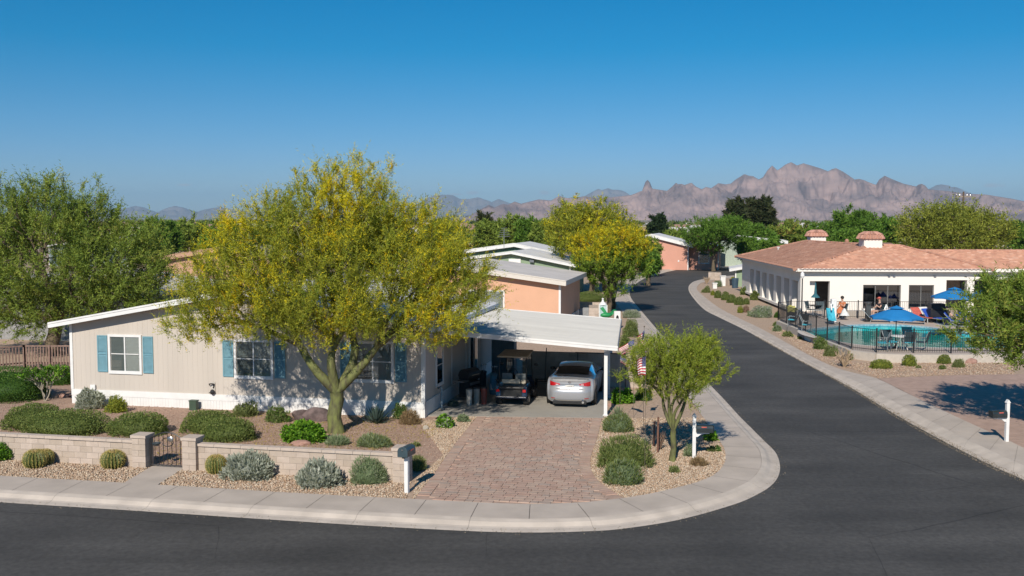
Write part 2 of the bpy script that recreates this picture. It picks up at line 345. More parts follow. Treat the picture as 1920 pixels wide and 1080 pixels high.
def segdist(p, cur):
    a = cur[:-1]; b = cur[1:]; d = b-a; t = np.clip(((p-a)*d).sum(1)/(d*d).sum(1), 0, 1); return np.min(np.hypot(*((a+d*t[:, None])-p).T))
PM = [mat('paver_'+n, c, .85, var=.09, scale=4, bump=.3, bscale=60, world=True) for n, c in (('rose', (.445, .31, .245)), ('tan', (.455, .33, .26)), ('grey', (.405, .315, .26)), ('brick', (.435, .29, .225)), ('buff', (.475, .35, .275)))]
pm = {}
def pavermesh(k, L_, W_):
    key = (k, round(L_, 3), round(W_, 3))
    if key not in pm:
        b = MB(); g = .003; c = .005; x, y = L_/2-g, W_/2-g
        b.add([(-x, -y, 0), (x, -y, 0), (x, y, 0), (-x, y, 0), (-x+c, -y+c, .02), (x-c, -y+c, .02), (x-c, y-c, .02), (-x+c, y-c, .02)], [(4, 5, 6, 7), (0, 1, 5, 4), (1, 2, 6, 5), (2, 3, 7, 6), (3, 0, 4, 7)])
        me = bpy.data.meshes.new('paver'); me.from_pydata(b.v, [], b.f); me.materials.append(PM[k]); pm[key] = me
    return pm[key]
cand = []; TH = .205; fr_arr = np.array(front)
v = -12.0
row = 0
while v < 2:
    u = -4+random.choice([0, .09, .18, .27]); 
    while u < 8:
        w_ = random.choice([.205, .31, .31, .31, .26]); c = LF(u+w_/2, v+TH/2); p = np.array([c.x, c.y])
        if inpoly(c.x, c.y, dpoly) and segdist(p, dlc) > .36 and segdist(p, drc) > .36 and (segdist(p, fr_arr) > .1): cand.append((c.x, c.y, w_, TH, ANG))
        u += w_
    v += TH; row += 1
for cur, sg in ((dlc, 1), (drc, -1)):                       # soldier course along both sides
    acc = crom([[*p, *p] for p in cur[::3]], .16)[:, :2]
    for i in range(len(acc)-1):
        d = acc[i+1]-acc[i]; a = math.atan2(d[1], d[0]); n_ = np.array([-d[1], d[0]])/np.hypot(*d)*sg; c = (acc[i]+acc[i+1])/2+n_*.17
        cand.append((c[0], c[1], .155, .33, a))
cand.sort(key=lambda q: math.hypot(q[0], q[1])); rest = MB()
for i, (x, y, a, b, r) in enumerate(cand):
    k = random.choices(range(5), (5, 4, 2, 3, 2))[0]; me = pavermesh(k, a, b); z = .108+random.uniform(-.001, .0015)
    if i < 298:
        o = bpy.data.objects.new('paver', me); link(o, drv); o.location = (x, y, z); o.rotation_euler = (random.uniform(-.004, .004), random.uniform(-.004, .004), r)
    else:
        Mx = Matrix.Translation((x, y, z))@Matrix.Rotation(r, 4, 'Z'); rest.add([Mx@v_.co for v_ in me.vertices], [tuple(p.vertices) for p in me.polygons], k)
rest.build('pavers', PM, drv, kind='stuff')
# carport slab
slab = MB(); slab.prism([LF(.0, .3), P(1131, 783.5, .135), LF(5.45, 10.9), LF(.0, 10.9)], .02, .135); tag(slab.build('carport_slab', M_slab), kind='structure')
# clubhouse driveway: herringbone pavers seen at a grazing angle
land('brick_paving', [P(1646, 709), P(1800, 703), P(1990, 700), P(2300, 760), P(2300, 980), P(1922, 841), P(1750, 761)], .116, PM[0])
# ------------------------------------------------------------------ loose stones
def stones(name, poly, n, s0, s1, cols, z=.1, parent=None, avoid=None, m=None):
    xs = [p[0] for p in poly]; ys = [p[1] for p in poly]; x = rng.uniform(min(xs), max(xs), n); y = rng.uniform(min(ys), max(ys), n)
    k = inpoly(x, y, poly)
    if avoid is not None: k &= ~inpoly(x, y, avoid)
    x, y = x[k], y[k]; n = len(x); s = rng.uniform(s0, s1, n)*.5
    base = np.array([(1, 0, 0), (0, 1, 0), (-1, 0, 0), (0, -1, 0), (0, 0, .62), (0, 0, -.5)])
    d = base[None]*rng.uniform(.65, 1.25, (n, 6, 1))+rng.uniform(-.18, .18, (n, 6, 3)); an = rng.uniform(0, 6.28, n); c, s_ = np.cos(an)[:, None], np.sin(an)[:, None]
    st = rng.uniform(.6, 1, n)[:, None]; X = d[:, :, 0]*c-d[:, :, 1]*st*s_; Y = d[:, :, 0]*s_+d[:, :, 1]*st*c
    Vv = np.stack([x[:, None]+X*s[:, None], y[:, None]+Y*s[:, None], z+d[:, :, 2]*s[:, None]+s[:, None]*rng.uniform(0, .6, (n, 1))], 2).reshape(-1, 3)
    f = np.array([(0, 1, 4), (1, 2, 4), (2, 3, 4), (3, 0, 4), (1, 0, 5), (2, 1, 5), (3, 2, 5), (0, 3, 5)]); F = (f[None]+np.arange(n)[:, None, None]*6).reshape(-1, 3)
    ci = rng.integers(0, len(cols), n); C = np.array(cols)[ci]*rng.uniform(.75, 1.2, (n, 1)); C = np.repeat(C, 6, 0)
    o = mesh_np(name, Vv, F, m or mat('stone_stuff', (1, 1, 1), .9, var=.1, scale=30, attr='Col'), parent, C, 'stuff'); return o
TAN = [(.58, .44, .31), (.50, .36, .245), (.64, .53, .40), (.44, .31, .21), (.56, .46, .36), (.52, .355, .24)]
RED = [(.50, .34, .26), (.43, .28, .21), (.54, .41, .31), (.38, .26, .20), (.50, .40, .32)]
inner = [tuple(p) for p in Lc[:, 2:4]]
strip_poly = [q for q in inner if q[0] < dlc[-1][0]-.05 and q[1] < 34]+[tuple(LF(wu+.25, wv-.05)[:2]), tuple(LF(-18, wv-.2)[:2])]
pathp = [P(228, 908), P(291, 912), P(347, 876), P(288, 872)]
st1 = stones('river_stones', strip_poly, 62000, .04, .085, TAN, .105, avoid=pathp); tag(st1, 'tan river stones spread between the sidewalk and the low block wall', 'stones', kind='stuff')
isl = [tuple(p) for p in drc]+[q for q in inner if q[0] > drc[-1][0] and q[1] < 34.5]
st2 = stones('river_stones', isl, 42000, .04, .08, TAN, .105); tag(st2, 'tan river stones filling the corner bed beside the driveway', 'stones', kind='stuff')
ya = [tuple(p) for p in dlc]+[tuple(LF(wu+.3, wv+.2)[:2]), tuple(LF(wu+.3, wv+3)[:2]), tuple(LF(0, -.6)[:2])]
st3 = stones('river_stones', ya, 30000, .035, .07, TAN, .105); tag(st3, 'tan stones beside the left edge of the paver driveway', 'stones', kind='stuff')
yb = [tuple(LF(a, b)[:2]) for a, b in ((-19, wv+.2), (wu, wv+.2), (wu+1.2, wv+4.8), (0, 0), (-19, 0))]
st4 = stones('red_gravel', yb, 42000, .03, .055, RED, .106); tag(st4, 'reddish gravel covering the yard behind the low block wall', 'gravel', kind='stuff')
bd = [tuple(P(*p)[:2]) for p in ((1600, 692), (1556, 683), (1511, 661), (1440, 615), (1462, 606), (1600, 680), (1900, 680), (1900, 702), (1800, 702), (1646, 708))]
st5 = stones('border_gravel', bd, 42000, .04, .09, TAN+RED, .105); tag(st5, 'pinkish gravel of the bed in front of the pool fence', 'gravel', kind='stuff')
# ================================================================== MANUFACTURED HOMES
def openings(bm, u0, u1, z0, z1, y0, y1, ops, mi=0):
    """wall slab u0..u1 x z0..z1, y0..y1 thick, with rectangular openings (ua,ub,za,zb)"""
    us = sorted({u0, u1, *[o[0] for o in ops], *[o[1] for o in ops]})
    for a, b in zip(us, us[1:]):
        cut = sorted([(o[2], o[3]) for o in ops if o[0] <= a+1e-6 and o[1] >= b-1e-6]); z = z0
        for c, d in cut:
            if c > z+1e-4: bm.box(a, b, y0, y1, z, c, mi)
            z = d
        if z < z1-1e-4: bm.box(a, b, y0, y1, z, z1, mi)
M_blind = mat('blind', (.62, .63, .6), .6, var=.03); M_screen = mat('insect_screen', (.2, .23, .22), .6, var=.05)
M_shut = mat('shutter_blue', (.16, .33, .40), .55, var=.06)
M_side = mat('tan_siding', (.56, .505, .445), .75, var=.035, scale=1.3, bump=.12, bscale=30, stretch=(1, 1, .15))
M_roofw = mat('white_roof', (.76, .74, .71), .6, var=.06, scale=.6, detail=8)
def window(par, u, y, z, w_, h, split=1, mull=True, fw=.09, glass=None, blinds=True, label=None, cover=True, M=None):
    """a framed slider on a wall whose face is local y; faces -y. M maps local to parent"""
    root = MB(); M = M or Matrix.Identity(4)
    for a, b, c, d in ((-fw, w_+fw, -fw-.03, 0), (-fw, w_+fw, h, h+fw)): root.box(u+a, u+b, y-.05, y-.001, z+c, z+d, 0, M)
    for a, b in ((-fw, 0), (w_, w_+fw)): root.box(u+a, u+b, y-.048, y-.001, z, z+h, 0, M)
    f = root.build('window', M_white, par, bevel=0)
    if label: f['label'] = label
    n = split+1; W = w_/n
    mu_ = MB()
    for k in range(1, n): mu_.box(u+W*k-.025, u+W*k+.025, y-.04, y-.003, z, z+h, 0, M)
    if mull:
        for k in range(n): mu_.box(u+W*k+.03, u+W*(k+1)-.03, y-.036, y-.022, z+h*.5-.018, z+h*.5+.012, 0, M)
    mu_.build('mullion', M_white, f)
    for k in range(n):
        g = MB(); g.box(u+W*k+.026, u+W*(k+1)-.026, y-.03, y-.024, z+.004, z+h-.004, 0, M); g.build('pane', glass or M_glass, f)
        if blinds:
            b = MB(); zz = z+.02; b.box(u+W*k+.02, u+W*(k+1)-.02, y-.006, y-.002, z, z+h, 0, M)
            while zz < z+h-.03:
                vs = [M@Vector(p) for p in ((u+W*k+.03, y-.017, zz), (u+W*(k+1)-.03, y-.017, zz), (u+W*(k+1)-.03, y-.008, zz+.04), (u+W*k+.03, y-.008, zz+.04))]
                b.add(vs, [(0, 1, 2, 3)]); zz += .052
            b.build('blind_slats', M_screen if (k == 0 and blinds == 'half') else M_blind, f, kind='stuff')
        else:
            b = MB(); b.box(u+W*k+.02, u+W*(k+1)-.02, y-.006, y-.002, z, z+h, 0, M); b.build('interior', M_dark, f)
    return f
def shutter(par, u, y, z, w_, h):
    m_ = MB(); t = .045
    for a, b, c, d in ((0, t, 0, h), (w_-t, w_, 0, h), (t, w_-t, 0, t*1.2), (t, w_-t, h-t*1.2, h), (t, w_-t, h*.5-.03, h*.5+.03)): m_.box(u+a, u+b, y-.038, y-.002, z+c, z+d)
    o = m_.build('shutter', M_shut, par); s = MB(); zz = z+.06
    while zz < z+h-.08:
        if abs(zz-(z+h*.5)) > .05: s.add([(u+t, y-.034, zz), (u+w_-t, y-.034, zz), (u+w_-t, y-.008, zz+.035), (u+t, y-.008, zz+.035)], [(0, 1, 2, 3)]); s.add([(u+t, y-.034, zz), (u+w_-t, y-.034, zz), (u+w_-t, y-.03, zz-.008), (u+t, y-.03, zz-.008)], [(3, 2, 1, 0)])
        zz += .042
    s.box(u+t, u+w_-t, y-.006, y-.003, z+.04, z+h-.04); s.build('louvres', M_shut, o, kind='stuff')
def home(name, label, loc, wall, W=13.93, D=15, zl=3.16, zr=3.16, up=-6.95, zp=4.42, rise=.0, oh=.45, ohs=.6, boards=False, fascia=None, roof=None, skirt=True, skcol=None, cutr=None, trim=None, ang=ANG, fdepth=.17):
    """local frame: origin right front corner, +x right, +y back; roof slopes from ridge x=up down to both eaves"""
    t = thing(name, label, 'house', loc, ang); fm = fascia or M_white; rm = roof or M_roofw
    def zt(u): return (zl+(zp-zl)*(u+W)/(up+W)) if u < up else (zr+(zp-zr)*(0-u)/(0-up))
    z0 = .62 if skirt else 0.05
    if boards:
        n = int(W/.2)
        for i in range(n):
            a, b = -W+i*W/n, -W+(i+1)*W/n; m_ = MB(); g = .0012
            poly = [(a+g, -.004, z0), (b-g, -.004, z0), (b-g, -.004, zt(b)), (a+g, -.004, zt(a))]
            if a < up < b: poly.insert(3, (up, -.004, zt(up)))
            m_.extr(poly, (0, .024, 0)); m_.build('siding_board', wall, t)
        c = MB(); c.extr([(-W, .02, z0-.02), (0, .02, z0-.02), (0, .02, zt(0)), (up, .02, zt(up)), (-W, .02, zt(-W))], (0, .1, 0)); c.build('wall', wall, t)
    else:
        c = MB(); c.extr([(-W, 0, z0), (0, 0, z0), (0, 0, zt(0)), (up, 0, zt(up)), (-W, 0, zt(-W))], (0, .12, 0)); c.build('wall', wall, t)
    c = MB(); c.box(-.12, 0, .121, D, z0, zt(0)-.05); c.build('side_wall', wall, t)
    c = MB(); c.box(-W, -W+.12, .121, D, z0, zt(-W)-.05); c.build('side_wall', wall, t)
    c = MB(); c.extr([(-W, D+.001, z0), (0, D+.001, z0), (0, D+.001, zt(0)), (up, D+.001, zt(up)), (-W, D+.001, zt(-W))], (0, .12, 0)); c.build('back_wall', wall, t)
    if skirt:
        sm = skcol or M_white; k = MB()
        for i in range(int(W/.115)):
            a = -W+i*.115; k.box(a, a+.11, -.02, .0, .1, .43)
        k.box(-W, 0, .001, .03, .06, .62); k.build('skirting', sm, t, kind='stuff')
        k = MB(); k.box(-W-.02, .02, -.035, -.006, .43, .66); k.build('skirt_board', sm, t)
        k = MB(); k.box(.001, .03, 0, D, .06, .43); k.box(.001, .045, 0, D, .43, .66); k.build('skirt_board', sm, t)
        k = MB(); k.box(-W-.03, -W-.001, 0, D, .06, .66); k.build('skirt_board', sm, t)
    for a, b in ((-W-.03, -W+.085), (-.085, .03)):
        k = MB(); k.box(a, b, -.04, -.005, .66 if skirt else .05, zt(a if a < -1 else 0)-.02); k.build('corner_board', trim or fm, t)
    k = MB(); k.box(.031, .045, -.04, .1, .1, zt(0)-.02); k.build('corner_board', trim or fm, t)
    th_ = .05; sl_ = (zp-zl)/(up+W); sr = (zp-zr)/(0-up)
    le, re = -W-ohs, ohs if cutr is None else cutr
    def zo(u): return zt(up)+(-(up-u)*sl_ if u < up else -(u-up)*sr)
    k = MB(); k.extr([(le, -oh, zo(le)+.1), (up, -oh, zo(up)+.1), (up, -oh, zo(up)+.1+th_), (le, -oh, zo(le)+.1+th_)], (0, D+2*oh, 0)); k.build('roof', rm, t)
    k = MB(); k.extr([(up, -oh, zo(up)+.1), (re, -oh, zo(re)+.1), (re, -oh, zo(re)+.1+th_), (up, -oh, zo(up)+.1+th_)], (0, D+2*oh, 0)); k.build('roof', rm, t)
    for a, b in ((le, up), (up, re)):
        k = MB(); k.extr([(a, -oh-.035, zo(a)-fdepth+.14), (b, -oh-.035, zo(b)-fdepth+.14), (b, -oh-.035, zo(b)+.17), (a, -oh-.035, zo(a)+.17)], (0, .034, 0)); k.build('fascia', fm, t)
        k = MB(); k.extr([(a, -oh-.055, zo(a)+.115), (b, -oh-.055, zo(b)+.115), (b, -oh-.055, zo(b)+.18), (a, -oh-.055, zo(a)+.18)], (0, .019, 0)); k.build('drip_edge', fm, t)
        k = MB(); k.extr([(a, -oh, zo(a)+.02), (b, -oh, zo(b)+.02), (b, -oh, zo(b)+.045), (a, -oh, zo(a)+.045)], (0, oh-.001, 0)); k.build('soffit', fm, t)
    for a in (le, re):
        k = MB(); x = a-.03 if a == le else a+.001; k.box(x, x+.03, -oh-.02, D+oh, zo(a)-fdepth+.16, zo(a)+.16); k.build('fascia', fm, t)
    return t
H = home('manufactured_home', 'tan manufactured home with blue shutters and white skirting behind the low block wall', O, M_side, boards=True, cutr=.28, D=10.6)
def hz(z): return z
for (ws, we, z, h, sh) in ((-12.25, -11.04, 1.42, 1.28, (-12.8, -10.90)), (-7.12, -5.76, 1.40, 1.24, (-7.66, -5.62)), (-2.56, -1.18, 1.42, 1.28, (-3.1, -1.04))):
    window(H, ws, -.004, z, we-ws, h, blinds='half')
    for s_ in sh: shutter(H, s_, -.004, z-.06, .42, h+.1)
# right side wall under the carport: window, trim strips, double door
Rz = Matrix.Rotation(math.pi/2, 4, 'Z')
window(H, 1.55, -.003, 1.05, .8, 1.35, M=Matrix.Translation((0, 0, 0))@Rz, blinds=False, split=0)
for v_ in (3.7, 5.9, 8.2): k = MB(); k.box(.002, .02, v_, v_+.07, .66, 3.0); k.build('batten', M_white, H)
dr_ = MB(); dr_.box(.002, .05, 6.4, 7.9, .35, 2.5); d_ = dr_.build('door', M_white, H); g = MB(); g.box(.051, .056, 6.55, 7.1, .5, 2.4); g.box(.051, .056, 7.2, 7.75, .5, 2.4); g.build('pane', M_glass, d_)
# tap bracket and utility fittings on the front wall
fx = thing('hose_hanger', 'black hose hook and tap on the tan wall left of the middle window', 'hose hanger', LF(-8.1, -.03, 0), ANG)
k = MB(); k.box(-.02, .11, -.012, 0, .66, 1.12); k.build('back_plate', mat('cream_plate', (.62, .58, .52), .5), fx)
k = MB(); k.tube([(-.09, -.03, 1.0), (-.07, -.09, 1.06), (.03, -.1, 1.07), (.09, -.06, 1.06), (.07, -.03, .95), (.05, -.03, .9)], .022, 6); k.build('hook', M_black, fx)
k = MB(); k.ell((.04, -.08, .76), (.09, .07, .1), 10, 6); k.tube([(-.1, -.06, .72), (-.02, -.08, .74), (.04, -.08, .85)], .02, 6); k.build('tap_cover', M_black, fx)
ub = thing('utility_box', 'dark green utility box standing against the white skirting', 'utility box', LF(-8.72, -.28, .1), ANG)
k = MB(); k.box(-.14, .14, -.1, .1, 0, .33); k.build('body', mat('utility_green', (.05, .085, .055), .6), ub, bevel=.01)
k = MB(); k.box(-.155, .155, -.115, .115, .332, .37); k.build('lid', MATS['utility_green'], ub, bevel=.01)
hv = thing('meter_socket', 'small white cable box low on the left end of the tan wall', 'cable box', LF(-13.0, -.04, .0), ANG)
k = MB(); k.box(-.1, .1, -.06, 0, .68, .86); k.build('body', M_white, hv); k = MB(); k.tube([(.06, -.04, .68), (.06, -.05, .2)], .015, 6); k.build('conduit', M_white, hv)
ds = thing('downpipe', 'grey curved drain pipe at the foot of the shaded side wall', 'pipe', LF(.12, 1.35, 0), ANG)
k = MB(); k.tube([(0, 0, .95), (.1, 0, 1.0), (.15, 0, .9), (.14, 0, .3), (.2, -.05, .16)], .05, 8); k.build('pipe', mat('blue_grey_pipe', (.2, .26, .3), .4), ds, smooth=True)
# ------------------------------------------------------------------ carport
cp = thing('carport', 'white metal carport roof on slim posts beside the tan home', 'carport', LF(0, 0, 0), ANG)
x0, x1, y0, y1 = .33, 6.66, 1.25, 10.7
def cz(u): return 3.05-(u-.33)*.067
M_cpr = mat('carport_metal', (.53, .525, .505), .42, var=.05, scale=.8, detail=6, stretch=(.4, 3, 1))
nb = 26; bw = (y1-y0)/nb
for i in range(nb):
    a = y0+i*bw; k = MB(); b = a+bw
    pr = [(a+.003, 0), (a+.003, .045), (a+.03, .055), (a+.05, .045), (a+.062, 0), (b-.003, 0), (b-.003, -.004), (a+.003, -.004)]
    vs = [(x0, p, cz(x0)+q) for p, q in pr]+[(x1, p, cz(x1)+q) for p, q in pr]; n = len(pr)
    k.add(vs, [(j, (j+1) % n, n+(j+1) % n, n+j) for j in range(n)]+[tuple(range(n))[::-1], tuple(range(n, 2*n))]); k.build('roof_panel', M_cpr, cp)
k = MB(); k.extr([(x0, y0-.04, cz(x0)-.12), (x1+.02, y0-.04, cz(x1)-.12), (x1+.02, y0-.04, cz(x1)+.045), (x0, y0-.04, cz(x0)+.045)], (0, .036, 0)); k.build('front_fascia', M_white, cp)
k = MB(); k.extr([(x0, y0-.055, cz(x0)-.015), (x1+.03, y0-.055, cz(x1)-.015), (x1+.03, y0-.055, cz(x1)+.055), (x0, y0-.055, cz(x0)+.055)], (0, .014, 0)); k.build('drip_edge', M_white, cp)
k = MB(); k.box(x1+.005, x1+.035, y0-.03, y1, cz(x1)-.14, cz(x1)+.06); k.build('gutter', mat('gutter_grey', (.3, .31, .32), .5), cp)
k = MB(); k.extr([(x0, y1+.002, cz(x0)-.12), (x1, y1+.002, cz(x1)-.12), (x1, y1+.002, cz(x1)+.045), (x0, y1+.002, cz(x0)+.045)], (0, .03, 0)); k.build('back_fascia', M_white, cp)
k = MB(); k.box(6.2, 6.32, y0+.02, y1-.02, cz(6.2)-.17, cz(6.2)-.02); k.build('beam', M_white, cp)
for v_ in (1.62, 5.2, 9.1):
    k = MB(); k.box(6.2, 6.32, v_-.06, v_+.06, .06, cz(6.2)-.172); k.box(6.17, 6.35, v_-.09, v_+.09, .136, .16); k.build('post', M_white, cp)
for o in cp.children:                                         # the carport runs slightly askew to the home
    for v_ in o.data.vertices: v_.co.x -= .08*(v_.co.y-1.3)
# other homes
M_salmon = mat('salmon_stucco', (.68, .40, .265), .85, var=.03, scale=1, bump=.2, bscale=40); M_green = mat('sage_siding', (.255, .345, .225), .8, var=.04, scale=1)
M_pink = mat('pink_stucco', (.62, .32, .24), .85, var=.03, scale=1); M_cream = mat('cream_fascia', (.66, .62, .56), .6, var=.03); M_rg = mat('grey_roof', (.66, .61, .56), .75, var=.08, scale=.7, detail=8)
p = P(1050, 619); S1 = home('manufactured_home', 'salmon coloured manufactured home with grey roof behind the carport', (p.x, p.y, 0), M_salmon, D=9, zp=4.08, roof=M_rg, fascia=M_cream, trim=M_white, fdepth=.3, oh=.5, ohs=.42)
window(S1, -6.0, 0, 1.25, 2.35, 1.25, mull=False)
window(S1, -9.2, 0, 1.25, 1.5, 1.25, mull=False)
p = P(1069, 557); S2 = home('manufactured_home', 'sage green manufactured home with white roof behind the salmon home', (p.x, p.y, 0), M_green, D=9, W=12, up=-5.3, zp=4.02, zl=3.1, zr=2.98, skirt=False, fdepth=.2, oh=.5)
k = MB(); k.box(-5.6, -4.5, -.1, -.002, .9, 3.5); k.build('white_panel', M_white, S2)
sd = thing('wall_lamp', 'small floodlight high on the sage green gable', 'floodlight', S2.location+Vector((-3.4, .6, 3.2)), ANG); k = MB(); k.box(-.2, .2, -.2, .2, 0, .25); k.tube([(0, 0, .25), (0, .2, .5)], .04); k.build('lamp_body', M_steel, sd)
p = P(1030, 538); S3 = home('manufactured_home', 'farther home whose white roof shows above the sage green one', (p.x, p.y, 0), M_green, D=8, W=9, up=-3.6, zp=4.45, zl=3.7, zr=3.7, skirt=False, fdepth=.35)
p = P(1290, 505.5); S4 = home('manufactured_home', 'salmon pink home with white fascia on the outside of the road bend', (p.x, p.y, 0), M_pink, D=10, W=9.6, up=-5, zp=4.85, zl=3.8, zr=3.6, skirt=False, fdepth=.45, ang=math.radians(-14))
window(S4, -1.3+.0, 0, 1.3, .01, .01, split=0, blinds=False)
k = MB(); k.box(-5.6, -5.0, -.03, -.002, 2.3, 2.7); k.build('vent', M_dark, S4)
W4 = home('entry_porch', 'white porch wing at the left end of the salmon pink home', (p.x-9.4, p.y-5, 0), M_white, D=4.5, W=3.4, up=-1.7, zp=3.5, zl=3.2, zr=3.2, skirt=False, fdepth=.3, ang=math.radians(-14))
k = MB(); k.box(-1.9, -1.1, -.03, -.002, .1, 2.3); k.build('door', mat('dark_door', (.06, .06, .065), .6), W4)
S6 = home('manufactured_home', 'pink home wall with a white window right of the bend, beside the street tree', (p.x+4.2, p.y+.2, 0), M_pink, D=8, W=4.4, up=-2.2, zp=3.6, zl=3.4, zr=3.2, skirt=False, fdepth=.3, ang=math.radians(-14))
window(S6, -2.6, 0, 1.0, 1.3, 1.5, split=0, blinds=False)
p = P(1468, 500); S5 = home('manufactured_home', 'pale green home half hidden behind the dark pines', (p.x, p.y, 0), mat('pale_green', (.42, .5, .42), .8), D=10, W=14, up=-7, zp=4.6, zl=3.8, zr=3.8, skirt=False, fdepth=.4)
p = P(1415, 541, .1); S7 = home('garden_shed', 'low sage green building with a white sloping roof left of the clubhouse', (p.x+2.8, p.y+2, 0), M_green, D=5, W=4.2, up=-.5, zp=2.6, zl=1.9, zr=2.55, skirt=False, fdepth=.25)
# left: dark grey home under the mesquite, brown picket fence
p = P(190, 655); S8 = home('manufactured_home', 'grey home in deep shade under the big mesquite at the left', (p.x, p.y+3, 0), mat('grey_siding', (.3, .3, .3), .8), D=12, W=17, up=-8, zp=3.6, zl=2.7, zr=2.7, skirt=False, roof=M_rg)
p = P(500, 556); S9 = home('manufactured_home', 'home with pale roof and rust fascia glimpsed left of the palo verde', (p.x, p.y, 0), mat('brown_stucco', (.5, .3, .2), .85), D=9, W=11, up=-4.5, zp=4.4, zl=3.4, zr=3.4, skirt=False, fascia=mat('rust_fascia', (.5, .3, .2), .7), roof=mat('sand_roof', (.55, .47, .36), .8), fdepth=.4)
p = P(420, 502); SA = home('manufactured_home', 'distant home with dull brown roof beyond the left mesquite', (p.x, p.y, 0), mat('taupe', (.35, .28, .23), .85), D=9, W=13, up=-6, zp=4.0, zl=3.3, zr=3.4, skirt=False, fascia=MATS['rust_fascia'], roof=mat('dust_roof', (.4, .33, .27), .85), fdepth=.4)
p = P(240, 500); SB = home('manufactured_home', 'teal grey home low behind the mesquite crown', (p.x, p.y, 0), mat('teal_grey', (.2, .26, .26), .85), D=9, W=13, up=-6, zp=3.9, zl=3.0, zr=3.0, skirt=False, roof=M_rg)

# ================================================================== LOW BLOCK WALL, PILLARS, GATE
M_blk = [mat('block_'+n, c, .9, var=.06, scale=5, bump=.35, bscale=55, world=True) for n, c in (('a', (.50, .415, .345)), ('b', (.54, .45, .38)), ('c', (.465, .385, .315)))]
M_mort = mat('mortar', (.34, .29, .245), .95)
def blockmesh(k, l, h, d, nm='block'):
    key = ('b', k, round(l, 3), round(h, 3), round(d, 3))
    if key not in pm:
        b = MB(); g = .004; c = .007; x, y, z = l/2-g, d/2, h-g
        b.box(-x, x, -y, y, g, z); me = bpy.data.meshes.new(nm); me.from_pydata(b.v, [], b.f); me.materials.append(M_blk[k]); pm[key] = me
    return pm[key]
def put(nm, me, par, loc, rz=0): o = bpy.data.objects.new(nm, me); link(o, par); o.location = loc; o.rotation_euler = (0, 0, rz); return o
def uW(px, py): return toUV(P(px, py))[0]-wu
WO = LF(wu, wv, .1)
def bwall(label, u0, u1):
    t = thing('block_wall', label, 'wall', WO, ANG); hb = .172; d = .15
    c = MB(); c.box(u0+.01, u1-.01, -d/2+.008, d/2-.008, 0, 4*hb); c.build('mortar_core', M_mort, t)
    for r in range(4):
        u = u0; k = 0
        while u < u1-.02:
            l = min(.39 if (k or r % 2 == 0) else .195, u1-u)
            if l > .05: put('block', blockmesh(random.randrange(3), l, hb, d), t, (u+l/2, random.uniform(-.003, .003), r*hb))
            u += l; k += 1
    u = u0
    while u < u1-.02:
        l = min(random.choice([.39, .5, .5, .8]), u1-u)
        if l > .06: put('cap_block', blockmesh(1, l, .085, .21), t, (u+l/2, -.012, 4*hb+.004))
        u += l
def pillar(label, u, w_=.42, h=.86):
    t = thing('wall_pillar', label, 'pillar', WO+U*u, ANG); hb = .172
    c = MB(); c.box(-w_/2+.01, w_/2-.01, -w_/2+.01, w_/2-.01, 0, 5*hb); c.build('mortar_core', M_mort, t)
    for r in range(5):
        if r % 2: put('block', blockmesh(random.randrange(3), w_, hb, w_), t, (0, 0, r*hb))
        else:
            put('block', blockmesh(0, w_*.5, hb, w_), t, (-w_/4, 0, r*hb)); put('block', blockmesh(2, w_*.5, hb, w_), t, (w_/4, 0, r*hb))
    put('cap_block', blockmesh(1, w_+.06, .085, w_+.06), t, (0, 0, 5*hb+.004))
ug1, ug2 = uW(268, 874), uW(360, 880)
bwall('long run of beige block wall left of the garden gate', -19, ug1-.21)
bwall('run of beige block wall between the garden gate and the end pillar', ug2+.21, -.21)
pillar('square block pillar on the left of the iron gate', ug1); pillar('square block pillar on the right of the iron gate', ug2); pillar('square block end pillar beside the driveway mailbox', 0)
gt = thing('garden_gate', 'arched black iron garden gate between two block pillars', 'gate', WO+U*(ug1+.25), ANG)
gw = ug2-ug1-.5; k = MB()
def arch(x): return .82+.2*math.sin(math.pi*x/gw)
k.tube([(0, 0, .05), (0, 0, .82)], .022, 6); k.tube([(gw, 0, .05), (gw, 0, .82)], .022, 6); k.tube([(gw*i/12, 0, arch(gw*i/12)) for i in range(13)], .02, 6); k.tube([(0, 0, .08), (gw, 0, .08)], .018, 6); k.build('gate_frame', M_black, gt)
for i in range(1, 8): k = MB(); x = gw*i/8; k.tube([(x, 0, .08), (x, 0, arch(x))], .01, 5); k.build('gate_bar', M_black, gt)
k = MB(); k.tube([(.18*math.cos(a)+gw/2, 0, .74+.12*math.sin(a)) for a in np.linspace(0, 2*math.pi, 15)], .012, 5, cap=False); k.build('ring', M_black, gt)
k = MB(); k.lathe([(0, .0), (.07, .02), (.12, .08), (.13, .1), (0, .1)], 12, c=(.2, -.04, .62)); k.build('hanging_bowl', mat('bowl_dark', (.05, .07, .08), .4), gt)
k = MB(); k.ell((gw*.6, -.03, .84), (.1, .03, .08), 10, 6); k.build('ornament', M_steel, gt)
